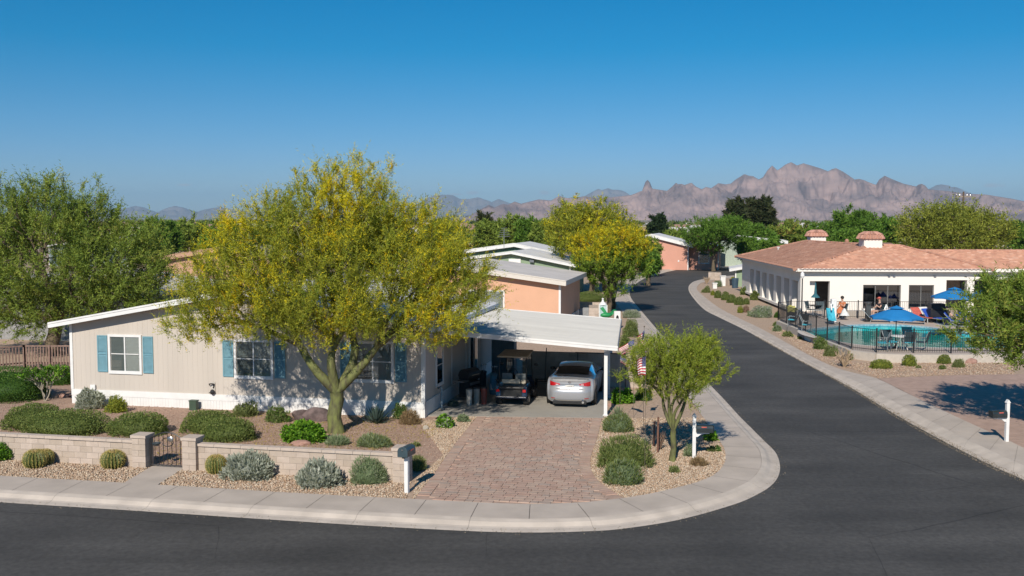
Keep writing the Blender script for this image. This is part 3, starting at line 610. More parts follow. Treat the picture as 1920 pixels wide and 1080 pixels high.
# ================================================================== VEGETATION
def unit(a): return a/np.maximum(np.linalg.norm(a, axis=-1, keepdims=True), 1e-9)
def leaves(org, dr, ln, wd, r=rng):
    """one narrow kite-shaped leaf per row"""
    n = len(org); side = unit(np.cross(dr, r.normal(size=(n, 3)))); ln = np.broadcast_to(ln, (n,))[:, None]; wd = np.broadcast_to(wd, (n,))[:, None]
    v = np.stack([org, org+dr*ln*.45+side*wd*.5, org+dr*ln, org+dr*ln*.45-side*wd*.5], 1).reshape(-1, 3)
    f = np.arange(n)[:, None]*4+np.array([0, 1, 2, 3]); return v, f
def leaflets(org, dr, ln, wd, r=rng):
    """one pointed three-cornered leaf per row"""
    n = len(org); side = unit(np.cross(dr, r.normal(size=(n, 3)))); ln = np.broadcast_to(ln, (n,))[:, None]; wd = np.broadcast_to(wd, (n,))[:, None]
    return np.stack([org+side*wd*.5, org+dr*ln, org-side*wd*.5], 1).reshape(-1, 3), np.arange(n)[:, None]*3+np.array([0, 1, 2])
def pick(n, pal, r=rng):
    c = np.array([p[0] for p in pal]); w_ = np.array([p[1] for p in pal], float); i = r.choice(len(pal), n, p=w_/w_.sum()); return c[i]*r.uniform(.78, 1.22, (n, 1))
def lump(d, seed, k=3):
    r = np.random.default_rng(seed); s = 0
    for i in range(7): a = r.normal(size=3)*k; s = s+np.sin(d@a+r.uniform(0, 6.28))/7
    return s
def bush(name, label, x, y, rx, ry, h, kind='trim', seed=0, n=None, pal=None, group=None, cat='bush', z=.1, rz=0, parts=None):
    r = np.random.default_rng(seed+11)
    K = dict(trim=(680, .055, .032, .75, .5, .09, .15), loose=(420, .095, .03, .9, .5, .24, .35), silver=(400, .12, .042, .7, .55, .2, .75), broad=(300, .11, .075, .9, .3, .2, .2), fine=(620, .125, .016, .8, .5, .18, .8), far=(240, .12, .07, .6, .5, .1, .2))[kind]
    dens, ln, wd, spread, inner, amp, upb = K
    area = 2*math.pi*((rx*ry)**.8+(rx*h)**.8+(ry*h)**.8)/3*1.25; N_ = n or int(min(16000, dens*area*1.6))
    d = unit(r.normal(size=(N_, 3))); d[:, 2] = np.abs(d[:, 2])*1.0-.18; d = unit(d)
    e = 2.6 if kind == 'trim' else 2.1
    q = 1/(np.abs(d[:, 0])**e+np.abs(d[:, 1])**e+np.abs(d[:, 2])**e)**(1/e)
    rad = q*(1-amp+amp*1.6*lump(d, seed, 3.5)+amp*.8*lump(d, seed+3, 9))*(1-r.random(N_)**2*.22)
    p = d*rad[:, None]*np.array([rx, ry, h]); nn = unit(d/np.array([rx, ry, h])); p[:, 2] = np.maximum(p[:, 2]+.16*h, .01)
    dr = unit(nn*(1-.4*spread)+r.normal(size=(N_, 3))*spread*.6+np.array([0, 0, upb])); s = r.uniform(.6, 1.25, N_)
    v, f = leaves(p, dr, ln*s, wd*s, r); c = np.repeat(pick(N_, pal, r), 4, 0)
    # solid inner mass in the first leaf colour, darkened
    m_ = MB(); k0, k1 = 14, 8; cv = []
    for i in range(k1+1):
        ph = math.pi*.5*i/k1
        for j in range(k0):
            t = 2*math.pi*j/k0; dd = np.array([[math.cos(ph)*math.cos(t), math.cos(ph)*math.sin(t), math.sin(ph)]]); qq = 1/(np.abs(dd)**e).sum()**(1/e)
            rr = qq*(1-amp+amp*1.6*lump(dd, seed, 3.5)[0])*.86; cv.append([dd[0][0]*rr*rx, dd[0][1]*rr*ry, dd[0][2]*rr*h+.1*h])
    cv = np.array(cv); cv[:k0, 2] = 0; cv[:k0, :2] *= .75
    cf = np.array([(i*k0+j, i*k0+(j+1) % k0, (i+1)*k0+(j+1) % k0, (i+1)*k0+j) for i in range(k1) for j in range(k0)])
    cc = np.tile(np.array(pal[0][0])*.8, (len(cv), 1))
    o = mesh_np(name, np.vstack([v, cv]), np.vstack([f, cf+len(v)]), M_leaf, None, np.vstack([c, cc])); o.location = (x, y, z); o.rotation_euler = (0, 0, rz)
    return tag(o, label, cat, group)
G_trim = [((.15, .20, .055), 3), ((.20, .25, .07), 3), ((.26, .29, .10), 1.4), ((.10, .155, .045), 2)]
G_dark = [((.065, .14, .028), 3), ((.10, .19, .035), 2), ((.15, .25, .05), 1)]
G_bright = [((.12, .27, .02), 3), ((.18, .36, .03), 2), ((.25, .42, .05), 1), ((.07, .17, .018), 2)]
G_olive = [((.17, .21, .075), 3), ((.23, .27, .10), 2), ((.29, .31, .13), 1)]
G_silver = [((.34, .37, .31), 3), ((.43, .46, .39), 3), ((.26, .29, .24), 2), ((.50, .52, .46), 1)]
G_sage = [((.20, .27, .14), 3), ((.27, .33, .19), 2), ((.34, .38, .25), 1)]
G_yel = [((.27, .31, .045), 3), ((.34, .35, .05), 2), ((.17, .22, .045), 2)]
G_dry = [((.28, .2, .11), 3), ((.36, .27, .15), 2), ((.2, .13, .08), 1)]
NB = [0]
def bpx(label, cx, by, wpx, hpx, kind, pal, name=None, dy=.75, hs_=.9, **k):
    """bush whose foot is seen at (cx, by) and which spans wpx by hpx"""
    b = P(cx, by, .1); sc = b.y/FPX; rx = wpx*sc/2*1.02; ry = k.pop('ry', rx*dy); h = hpx*sc*hs_; NB[0] += 1
    x = b.x*(1+ry*.55/b.y); return bush(name or 'shrub', label, x, b.y+ry*.55, rx, ry, h/1.12, kind, NB[0], pal=pal, **k)
TR = 'clipped green mounds behind the block wall'
bpx('clipped green mound at the far left behind the wall', 66, 806, 120, 50, 'trim', G_trim, group=TR)
bpx('widest clipped green mound, directly behind the wall left of the gate', 125, 818, 158, 50, 'trim', G_trim, group=TR)
bpx('clipped green mound just left of the garden gate', 261, 818, 116, 46, 'trim', G_trim, group=TR)
bpx('rear clipped mound right of the garden gate', 392, 812, 108, 44, 'trim', G_trim, group=TR)
bpx('front clipped mound right of the garden gate', 430, 829, 108, 46, 'trim', G_trim, group=TR)
bpx('dark green hedge at the left edge below the picket fence', 18, 754, 150, 66, 'trim', G_dark, ry=1.3, cat='hedge', name='hedge')
bpx('dark hedge between the picket fence and the tan home', 112, 722, 62, 36, 'trim', G_dark, cat='hedge', name='hedge')
bpx('silver grey shrub at the left corner of the tan home', 168, 768, 58, 42, 'silver', G_silver)
bpx('yellow green shrub by the white skirting below the left window', 219, 775, 48, 38, 'loose', G_yel)
bpx('small olive shrub by the white skirting below the middle window', 461, 783, 54, 32, 'loose', G_olive)
bpx('dark olive shrub left of the purple boulder', 522, 793, 50, 36, 'loose', G_olive+G_dark)
bpx('glossy bright green shrub in front of the boulder', 571, 831, 90, 50, 'broad', G_bright)
bpx('silver grey shrub nearest the cactus outside the wall', 465, 902, 108, 58, 'silver', G_silver)
bpx('lower silver grey shrub in the middle of the outer strip', 596, 916, 97, 54, 'silver', G_silver)
bpx('round grey green shrub outside the wall near the mailbox', 691, 910, 72, 56, 'fine', G_sage)
bpx('green shrub cut by the left picture edge outside the wall', 2, 866, 50, 40, 'loose', G_bright+G_dark)
bpx('low sage coloured ground plants by the palo verde trunk', 634, 836, 52, 16, 'fine', G_sage, cat='plant')
bpx('low grey green ground plants left of the end pillar', 702, 840, 72, 25, 'fine', G_sage+G_olive, cat='plant')
bpx('green shrub behind the end pillar beside the driveway', 782, 884, 36, 30, 'fine', G_olive)
bpx('small pale plant by the driveway edge near the house corner', 833, 803, 36, 28, 'broad', G_sage+G_bright, cat='plant')
bpx('tiny plant between carport slab and gravel', 868, 792, 26, 17, 'loose', G_sage, cat='plant')
bpx('dark green shrub at the right corner of the tan home', 750, 786, 30, 34, 'loose', G_dark+G_olive)
bpx('dry orange brown shrub at the right corner of the tan home', 768, 797, 42, 30, 'fine', G_dry, cat='dry shrub')
bpx('tiny green plant behind the end pillar', 780, 838, 16, 8, 'loose', G_olive, cat='plant')
bpx('wide round shrub in the corner bed beside the driveway', 1172, 880, 122, 64, 'fine', G_trim+G_olive)
bpx('round grey green shrub in front of the wide one in the corner bed', 1169, 912, 84, 58, 'fine', G_sage+G_trim)
bpx('grey green shrub beside the carport post', 1158, 812, 62, 42, 'fine', G_sage+G_trim)
bpx('bright green shrub behind the carport post, left one', 1158, 758, 22, 34, 'broad', G_bright, dy=1)
bpx('bright green shrub behind the carport post, right one', 1178, 757, 22, 30, 'broad', G_bright, dy=1)
bpx('dark green shrub in the shade right of the carport', 1205, 752, 36, 26, 'loose', G_dark)
bpx('tiny olive plant on the gravel at the foot of the small tree', 1264, 888, 20, 16, 'loose', G_olive, cat='plant')
bpx('dry brown tuft on the gravel beside the corner mailbox', 1310, 875, 32, 14, 'fine', G_dry, cat='dry plant')
bpx('bright green plant behind the corner mailbox', 1333, 828, 24, 22, 'broad', G_bright, cat='plant')
bpx('small green plant on the curve near the corner sidewalk', 1334, 848, 16, 12, 'loose', G_olive, cat='plant')
bpx('small round plant beside the curved sidewalk edge', 1345, 847, 12, 12, 'trim', G_dark, cat='plant')
bpx('pale green upright plant left of the corner mailbox', 1291, 857, 14, 26, 'fine', G_sage, cat='plant')
bpx('tall green shrub beside the sidewalk behind the carport', 1183, 632, 34, 44, 'loose', G_olive+G_trim, dy=1.2)
bpx('rounded green shrub at the gutter side of the carport', 1172, 655, 26, 34, 'loose', G_trim)
bpx('low sage shrub on the verge behind the flags', 1196, 665, 26, 24, 'loose', G_sage)
bpx('green shrub beside the flags', 1176, 688, 26, 26, 'loose', G_dark)
bpx('sprawling grey green shrub beside the sidewalk by the white pillar', 1184, 597, 34, 18, 'fine', G_sage+G_silver)
bpx('dry grass clump by the lantern post', 1147, 580, 16, 26, 'fine', G_dry, cat='grass clump')
bpx('low clipped hedge at the side of the salmon home', 1100, 566, 80, 20, 'trim', G_trim, ry=1.2, cat='hedge', name='hedge')
FR = 'shrubs in the bed along the clubhouse side'
lst = [('olive shrub at the bend end of the clubhouse bed', 1325, 549, 20, 14, 'loose', G_olive), ('pale yellow green shrub second from the bend', 1337, 554, 10, 12, 'loose', G_yel), ('round shrub third from the bend', 1346, 559, 14, 16, 'trim', G_trim),
    ('round shrub in the middle of the clubhouse bed row', 1360, 563, 16, 18, 'trim', G_trim), ('leaning shrub near the wide pair in the bed', 1371, 568, 18, 18, 'trim', G_trim), ('left half of the wide shrub pair in the bed', 1386, 572, 18, 18, 'trim', G_trim), ('right half of the wide shrub pair in the bed', 1399, 571, 12, 14, 'trim', G_trim),
    ('round shrub by the far end of the clubhouse wall', 1397, 553, 20, 17, 'broad', G_trim), ('round shrub by the middle of the clubhouse wall', 1416, 563, 20, 20, 'broad', G_trim), ('round shrub by the clubhouse wall nearest the fence', 1444, 568, 20, 19, 'broad', G_trim),
    ('small shrub at the fence corner', 1470, 570, 14, 11, 'loose', G_olive), ('grey shrub by the low wall at the bend', 1346, 538, 18, 15, 'loose', G_sage), ('bright yellow shrub in the pale planter beyond the bend', 1376, 528, 14, 10, 'broad', [((.4, .36, .03), 1), ((.3, .3, .03), 1)]),
    ('tall pale green leafy plant near the pink grass', 1388, 587, 10, 14, 'fine', G_yel), ('pink brown grass clump in the clubhouse bed', 1398, 586, 14, 14, 'fine', [((.36, .24, .18), 2), ((.2, .16, .1), 1)]), ('dark green low shrub left of the grey tree-like shrub', 1407, 593, 14, 11, 'loose', G_sage),
    ('dark shrub at the foot of the fence corner', 1457, 596, 12, 14, 'loose', G_dark), ('small green plant below the fence corner', 1454, 612, 10, 10, 'loose', G_trim), ('pale agave like plant below the pool fence', 1457, 622, 16, 14, 'broad', G_sage), ('dark tuft against the fence kerb', 1477, 617, 10, 9, 'loose', G_dark),
    ('light green spiky plant below the side fence', 1477, 632, 22, 12, 'broad', G_olive), ('tiny tuft on the gravel below the side fence', 1500, 636, 7, 5, 'loose', G_olive),
    ('upper olive shrub at the fence bend', 1540, 656, 32, 30, 'loose', G_olive+G_dark), ('lower olive shrub at the fence bend', 1557, 669, 34, 25, 'loose', G_olive), ('narrow green shrub tucked at the retaining kerb', 1593, 675, 12, 18, 'loose', G_trim),
    ('wide low bright shrub in front of the pool', 1651, 692, 44, 19, 'trim', G_yel+G_trim), ('round bright shrub in front of the pool', 1705, 687, 26, 24, 'trim', G_yel+G_trim), ('tiny tuft in front of the pool', 1722, 691, 8, 5, 'loose', G_olive),
    ('round shrub near the right tree', 1770, 683, 24, 20, 'trim', G_trim+G_yel), ('small shrub in front of the round one near the right tree', 1767, 693, 12, 8, 'trim', G_trim), ('pale grassy plant under the right tree', 1797, 690, 22, 18, 'fine', G_olive), ('yellow green shrub under the right tree', 1800, 672, 34, 20, 'loose', G_yel+G_trim)]
for a in lst: bpx(*a, group=FR)
# grey tree-like shrub with bare stems
tg = bpx('sprawling grey shrub with bare stems beside the fence corner', 1430, 596, 46, 26, 'loose', G_sage+G_silver, hs_=1.0)
# row of pinkish plants at salmon pink home
for l, a in zip(('first', 'second', 'third', 'fourth'), ((1237, 506, 10, 6), (1246, 505, 14, 10), (1270, 500, 12, 7), (1287, 499, 16, 8))): bpx('%s low shrub along the salmon pink home' % l, *a, 'loose', G_trim, group='shrubs along the salmon pink home')
def agave(label, cx, by, wpx, hpx, pal, nl=46, name='agave', curve=.25):
    b = P(cx, by, .1); sc = b.y/FPX; L_ = max(wpx*.55, hpx)*sc; m_ = MB(); r = random.Random(cx)
    for i in range(nl):
        a = i*2.399; el = math.radians(15+72*(i/nl)**.8+r.uniform(-6, 6)); ll = L_*(1-.25*i/nl)*r.uniform(.85, 1.1); w_ = .05*L_/.5; c = r.uniform(.8, 1.15); col = tuple(q*c for q in pal)
        d = Vector((math.cos(a)*math.cos(el), math.sin(a)*math.cos(el), math.sin(el))); s_ = d.cross(Vector((0, 0, 1))).normalized()
        p0 = d*.03; p1 = d*ll*.45+Vector((0, 0, -.02*ll)); p2 = d*ll+Vector((0, 0, curve*ll*.3))
        m_.add([p0-s_*w_*.5, p0+s_*w_*.5, p1+s_*w_*.62, p2, p1-s_*w_*.62, p1-Vector((0, 0, w_*.3))], [(0, 1, 2, 5), (0, 5, 4), (5, 2, 3), (5, 3, 4)], col=col)
    o = m_.build(name, M_leaf, colors=True); o.location = (b.x, b.y+L_*.45, .1); return tag(o, label, 'agave')
agave('blue green agave like rosette against the skirting right of the trunk', 703, 797, 60, 40, (.10, .15, .13), 90)
agave('pale agave rosette behind the grey green shrub by the carport', 1160, 782, 32, 24, (.24, .3, .18), 44)
agave('small agave rosette near the curved sidewalk', 1325, 820, 14, 8, (.14, .2, .09), 24)
agave('dark low succulent at the left edge of the yard', 10, 795, 34, 12, (.05, .06, .04), 30, curve=-.2)
agave('grey agave on the gravel beside the round shrub', 1212, 838, 26, 22, (.14, .18, .15), 36)
# golden barrel cacti
def cactus(label, cx, by, wpx, hpx, twin=False):
    b = P(cx, by, .1); sc = b.y/FPX; r = wpx*sc/2; h = hpx*sc*.95
    t = thing('barrel_cactus', label, 'cactus', (b.x, b.y+r*.7, .08), group='golden barrel cacti outside the wall')
    m_ = MB(); NR = 21; n = NR*4; k = 14; vs = []; fs = []
    for i in range(k+1):
        ph = math.pi*(.0+i/k); rr = math.sin(min(ph, math.pi*.93))**.72; z = h*.5*(1-math.cos(ph))
        if i >= k-1: z -= h*.06*(i-k+2)
        for j in range(n):
            a = 2*math.pi*j/n; rib = (0, .5, 1, .5)[j % 4]; q = r*rr*(.84+.16*rib); vs.append((q*math.cos(a), q*math.sin(a), z))
    fs = [(i*n+j, i*n+(j+1) % n, (i+1)*n+(j+1) % n, (i+1)*n+j) for i in range(k) for j in range(n)]
    m_.add(vs, fs); m_.build('ribbed_body', mat('cactus_green', (.10, .125, .03), .6, var=.15), t)
    s = MB(); R_ = random.Random(cx)
    for j in range(NR):
        a = 2*math.pi*(j+.5)/NR
        for i in range(2, 26):
            ph = math.pi*i/26; rr = math.sin(min(ph, math.pi*.93))**.72; c = Vector((r*rr*math.cos(a), r*rr*math.sin(a), h*.5*(1-math.cos(ph)))); nr = Vector((math.cos(a)*math.sin(ph), math.sin(a)*math.sin(ph), -math.cos(ph)))
            for _ in range(4):
                d = (nr+Vector([R_.uniform(-.9, .9) for _ in range(3)])).normalized()*r*.16; w_ = d.cross(nr+Vector((.1, 0, 0))).normalized()*.006; s.add([c-w_, c+w_, c+d], [(0, 1, 2)])
    s.build('spines', mat('cactus_spine', (.50, .40, .12), .6), t, kind='stuff')
    k = MB(); k.ell((0, 0, h*.93), (r*.3, r*.3, h*.08), 10, 6, jit=.2); k.build('crown_wool', mat('cactus_wool', (.42, .28, .12), .9, var=.2, scale=30), t)
    return t
cactus('broad squat golden barrel cactus nearest the left picture edge', 59, 880, 44, 36); c2 = cactus('small golden barrel cactus leaning on the broad one', 80, 874, 32, 32)
cactus('golden barrel cactus midway between the broad one and the gate', 206, 881, 45, 36)
cactus('golden barrel cactus right of the gate next to a silver shrub', 401, 891, 38, 38)
# boulders
def boulder(label, cx, by, wpx, hpx, col, seed=1, dy=.6):
    b = P(cx, by, .1); sc = b.y/FPX; bm = bmesh.new(); bmesh.ops.create_icosphere(bm, subdivisions=4, radius=1); r = np.random.default_rng(seed)
    V_ = np.array([v.co[:] for v in bm.verts]); n_ = r.normal(size=(9, 3)); n_ = unit(n_)
    for q in n_: V_ -= np.maximum(V_@q-.72, 0)[:, None]*q
    V_ *= (1+.07*lump(V_, seed, 6)+.03*lump(V_, seed+1, 18))[:, None]; V_ *= np.array([wpx*sc*.55, wpx*sc*.5*dy, hpx*sc*.62]); V_[:, 2] += hpx*sc*.3
    for v, c in zip(bm.verts, V_): v.co = c
    me = bpy.data.meshes.new('boulder'); bm.to_mesh(me); bm.free(); me.materials.append(col); o = bpy.data.objects.new('boulder', me); link(o); o.location = (b.x, b.y+wpx*sc*.2, .08); return tag(o, label, 'boulder')
M_bl = mat('purple_rock', (.17, .125, .12), .9, var=.3, scale=4, bump=.7, bscale=14, detail=8); M_rr = mat('red_rock', (.4, .24, .19), .9, var=.15, scale=5, bump=.5, bscale=20)
boulder('left half of the dark purple boulder pair by the skirting', 563, 789, 34, 26, M_bl, 3, .8); boulder('right half of the dark purple boulder pair behind the trunk', 593, 791, 54, 29, M_bl, 5, .5)
boulder('flat reddish rock showing above the wall at the glossy shrub', 562, 836, 36, 12, M_rr, 7); boulder('pale small rock in the shade by the house corner', 798, 806, 10, 11, mat('pale_rock', (.4, .36, .3), .9, bump=.4), 9)
boulder('low brown rock beside the leafless small tree', 118, 745, 26, 9, M_rr, 11); boulder('reddish stone half buried beside the tree', 155, 752, 14, 7, M_rr, 14)
boulder('reddish rock by the flags', 1176, 672, 18, 9, M_rr, 12); boulder('small stone beside the carport post', 1146, 762, 12, 8, M_rr, 13)
boulder('tan rock by the right tree', 1824, 682, 26, 12, M_rr, 15)

# ------------------------------------------------------------------ trees
def tree(name, label, x, y, W, lo, hi, seed, tips=400, L_=.6, sprays=5, pairs=14, leaf=(.07, .014), pal=None, top=None, tr=.16, bark=None, group=None, lean=(0, 0), fork=None, lobes=None, up=.35, main=6, cat='tree', z=.08, flat=.5, stems=1, shell=.5, topw=.75, wy=None, jag=.25, spread=(.42, .62), gate=None):
    r = np.random.default_rng(seed); W = W*(1.2 if lobes is None else 1); rx = W/2; ry = (wy or W)/2; rz = (hi-lo)/2; cz_ = (hi+lo)/2; fork = fork or lo*.75+.3; pal = pal or G_trim
    # crown volume: an ellipsoid plus uneven lobes
    if lobes is None:
        lobes = [(0, 0, cz_, rx*.80, ry*.80, rz*.85)]
        for i in range(9):
            a = i*2.4+r.uniform(-.3, .3); e = r.uniform(-.35, .75); q = .55; lobes.append((math.cos(a)*math.cos(e)*rx*q, math.sin(a)*math.cos(e)*ry*q, cz_+math.sin(e)*rz*q, rx*r.uniform(.36, .5), ry*r.uniform(.36, .5), rz*r.uniform(.36, .5)))
    vol = np.array([l[3]*l[4]*l[5] for l in lobes])**.75; li = r.choice(len(lobes), tips*3, p=vol/vol.sum()); lb = np.array(lobes)[li]
    d = unit(r.normal(size=(tips*3, 3))); q = r.uniform(shell**3, 1, tips*3)**(1/3)*(1+r.normal(size=tips*3)*jag*.3)
    p = lb[:, :3]+d*q[:, None]*lb[:, 3:]; p = p[(p[:, 2] > lo*.9)][:tips]
    root = np.array([0, 0, 0.]); fk = np.array([lean[0]*.4, lean[1]*.4, fork])
    t = thing(name, label, cat, (x, y, z), group=group); tb = MB()
    def rad(n): return max(.008, tr*.82*(n/len(p))**.44)
    def limb(a, b, n0, n1, k=4, sag=.0, sides=6, mi=0):
        a = Vector(a); b = Vector(b); L0 = (b-a).length; pts = []; off = Vector(r.normal(size=3))*L0*.07
        for i in range(k+1):
            s = i/k; pts.append(a.lerp(b, s)+off*math.sin(s*math.pi)+Vector((0, 0, sag*L0*math.sin(s*math.pi))))
        tb.tube(pts, [rad(n0)+(rad(n1)-rad(n0))*i/k for i in range(k+1)], sides, cap=False)
    def km(P_, k, it=5):
        c = P_[r.choice(len(P_), k, replace=False)]
        for _ in range(it):
            a = np.argmin(((P_[:, None]-c[None])**2).sum(2), 1)
            for j in range(k):
                if (a == j).any(): c[j] = P_[a == j].mean(0)
        return a
    ends = []; dirs = []
    def grow(P_, at, lev, n0):
        if len(P_) <= 2 or lev >= 5:
            for q_ in P_:
                ends.append(q_); dirs.append(q_-at)
                if lev <= 4 and rad(1) > .0: limb(at, q_, 1, .4, 2, 0, 3)
            return
        k = min((main, 4, 4, 3, 3)[lev], len(P_)); a = km(P_, k)
        for j in range(k):
            S_ = P_[a == j]
            if not len(S_): continue
            c = S_.mean(0); f_ = (.5, .5, .55, .6, .65)[lev]; nx = at+(c-at)*f_
            if lev == 0: nx[:2] = at[:2]+(c-at)[:2]*spread[0]; nx[2] = at[2]+(c-at)[2]*spread[1]
            limb(at, nx, n0*.8 if lev == 0 else n0*.7, len(S_), (5, 4, 3, 2, 2)[lev], (.05, .04, 0, 0, 0)[lev], (8, 6, 5, 4, 3)[lev]); grow(S_, nx, lev+1, len(S_))
    if stems == 1:
        pts = [Vector(root).lerp(Vector(fk), i/5)+Vector((math.sin(i*1.3+seed)*.03*tr*8, math.cos(i*1.7)*.02*tr*8, 0))*(i > 0) for i in range(6)]
        tb.tube(pts, [tr*(1.35, 1.08, 1.0, .97, .95, .95)[i] for i in range(6)], 12, cap=False); at = np.array(pts[-1][:]); grow(p, at, 0, len(p))
    else:
        a = km(p, stems)
        for j in range(stems):
            S_ = p[a == j]; c = S_.mean(0); b0 = np.array([math.cos(j*2.1)*tr*.5, math.sin(j*2.1)*tr*.5, 0]); nx = b0+(c-b0)*np.array([.35, .35, .42]); limb(b0, nx, len(p), len(S_), 6, .02, 9); grow(S_, nx, 0, len(S_))
    tb.build('trunk', bark or M_bark, t, smooth=True)
    E_ = np.array(ends); D_ = unit(np.array(dirs)); out = unit((E_-np.array([0, 0, fork]))/np.array([rx, ry, rz])); n = len(E_)
    base = unit(D_*.5+out*.7+np.array([0, 0, up]))
    wh_ = np.repeat((out[:, 2] > .35) & (r.random(n) < .45), sprays); base[:, 2] += .35*(out[:, 2] > .35); base = unit(base)
    o = np.repeat(E_, sprays, 0); dd = unit(np.repeat(base, sprays, 0)+r.normal(size=(n*sprays, 3))*.5); ll = L_*r.uniform(.55, 1.2, n*sprays)*np.where(wh_, 1.55, 1); o = o-dd*ll[:, None]*.45
    bend = unit(r.normal(size=(n*sprays, 3)))*.18+np.array([0, 0, -.10]); M_ = n*sprays
    tt = (np.arange(pairs)+.5)/pairs; pts = o[:, None]+dd[:, None]*(ll[:, None]*tt)[..., None]+bend[:, None]*(ll[:, None]*tt**2)[..., None]
    pts = pts.reshape(-1, 3); dl_ = np.repeat(dd, pairs, 0); sd = unit(np.cross(dl_, r.normal(size=dl_.shape))); ld = unit(dl_*.75+sd*.9); K_ = len(pts)
    v, f = leaflets(pts+r.normal(size=pts.shape)*.02*L_, ld, leaf[0]*r.uniform(.6, 1.3, K_), leaf[1]*r.uniform(.7, 1.3, K_), r)
    spray_col = np.repeat(pick(M_, pal, r), pairs, 0)
    if top:
        hgt = (pts[:, 2]-lo)/(hi-lo); rr = np.sqrt((pts[:, 0]/rx)**2+(pts[:, 1]/ry)**2+((pts[:, 2]-cz_)/rz)**2)
        pr = np.clip(topw*(.15+.6*np.clip(hgt, 0, 1)+.5*(rr-.6))+.6*lump(pts/W, seed+5, 16), 0, .95)
        if gate: pr = pr*np.clip((hgt-gate[0])/(gate[1]-gate[0]), 0, 1)
        # blossom grows in whole sprays
        cl = np.repeat(r.random(M_), pairs)*.7+r.random(K_)*.3; yes = cl < pr; tc_ = np.repeat(pick(M_, top, r), pairs, 0); spray_col = np.where(yes[:, None], tc_, spray_col)
    spray_col = spray_col*r.uniform(.85, 1.15, (K_, 1))
    mesh_np('crown', v, f, M_leaf, t, np.repeat(spray_col, 3, 0)); 
    tw = MB()
    return t
G_pv = [((.30, .34, .04), 3), ((.37, .38, .045), 3), ((.20, .26, .035), 2), ((.42, .41, .055), 1)]
Y_bl = [((.66, .55, .02), 3), ((.58, .52, .025), 3), ((.68, .44, .015), 1), ((.50, .48, .03), 2)]
G_mq = [((.20, .28, .05), 3), ((.27, .34, .06), 3), ((.14, .20, .04), 2)]
G_ms = [((.12, .23, .033), 3), ((.17, .29, .042), 2), ((.085, .165, .025), 2)]
G_pine = [((.045, .06, .026), 3), ((.07, .085, .035), 2), ((.10, .10, .05), 1)]
# big palo verde in front of the tan home
b = P(627, 815, .1)
TL = [(-1.6, -.2, 5.3, 3.0, 2.6, 2.2), (1.7, .2, 5.5, 3.0, 2.6, 2.1), (.1, .6, 6.6, 2.2, 2.0, 2.4), (-3.3, 0, 4.3, 2.1, 1.9, 1.15), (3.5, .1, 4.6, 1.9, 1.9, 1.3), (-2.4, .3, 6.2, 1.5, 1.6, 2.0), (.9, 0, 7.6, 1.3, 1.3, 1.5), (-.6, .2, 7.2, 1.1, 1.2, 1.5), (2.6, .4, 6.2, 1.7, 1.6, 1.5), (-4.2, -.4, 3.6, 1.2, 1.2, .6), (3.2, -.9, 3.7, 1.5, 1.2, .8), (0, -1.0, 4.2, 2.3, 1.5, 1.2), (4.1, .2, 5.2, 1.1, 1.3, 1.1), (-4.0, .2, 5.0, 1.2, 1.3, .9)]
tree('palo_verde_tree', 'large yellow flowering palo verde in front of the tan home', b.x, b.y+.3, 10.6, 2.9, 9.3, 21, tips=2100, L_=.68, sprays=7, pairs=20, leaf=(.10, .0215), pal=G_pv, top=Y_bl, tr=.235, bark=M_greenbark, lobes=TL, fork=1.4, up=.45, main=4, shell=.35, topw=.78, spread=(.40, .40))
b = P(1268, 865, .1)
tree('palo_verde_tree', 'small yellow green palo verde in the corner bed beside the mailbox', b.x-.12, b.y, 2.85, 1.5, 4.2, 5, tips=620, L_=.36, sprays=6, pairs=15, leaf=(.07, .017), pal=[((.30, .36, .045), 3), ((.23, .30, .04), 3), ((.38, .40, .06), 1)], tr=.085, bark=M_greenbark, fork=.95, up=.5, main=5, wy=3.0, lean=(.1, 0), spread=(.42, .5))
ML = [(-.4, 0, 5.2, 4.4, 4.0, 3.4), (3.2, 0, 4.7, 2.9, 2.6, 2.4), (3.0, -.2, 2.7, 3.0, 2.2, 1.5), (-2.8, 0, 2.8, 3.0, 2.4, 1.7), (-.2, 0, 7.5, 2.0, 2.0, 1.8), (1.9, 0, 6.9, 1.7, 1.7, 1.9), (-2.6, 0, 7.2, 2.2, 2.0, 2.0), (4.9, 0, 4.4, 1.5, 1.5, 1.5), (0, -1.4, 2.6, 2.6, 1.6, 1.4), (4.4, 0, 6.0, 1.4, 1.4, 1.2)]
tree('mesquite_tree', 'huge mesquite with loose green crown at the left edge', -23.6, 50.5, 12.6, 1.1, 9.6, 9, tips=1550, lobes=ML, L_=1.05, sprays=6, pairs=17, leaf=(.16, .042), pal=G_mq, top=[((.32, .34, .07), 1)], topw=.3, tr=.34, fork=1.7, up=.35, main=6, shell=.4)
tree('mesquite_tree', 'mesquite leaning in from the right edge above the brick paving', 18.3, 32.2, 6.6, 1.55, 5.9, 33, tips=950, L_=.62, sprays=6, pairs=16, leaf=(.14, .038), pal=[((.16, .24, .04), 3), ((.22, .30, .05), 3), ((.32, .34, .07), 1.2)], tr=.2, fork=1.2, up=.15, shell=.4)
b = P(1142, 588, .1)
tree('palo_verde_tree', 'round palo verde, yellow above and green below, where the road narrows', b.x, b.y, 5.3, .9, 7.3, 41, tips=800, L_=.75, sprays=6, pairs=11, leaf=(.2, .05), pal=[((.18, .28, .035), 3), ((.24, .33, .045), 2)], top=Y_bl[:3]+[((.36, .33, .02), 4)], topw=1.1, gate=(.38, .62), tr=.2, fork=1.2, up=.55, shell=.45)
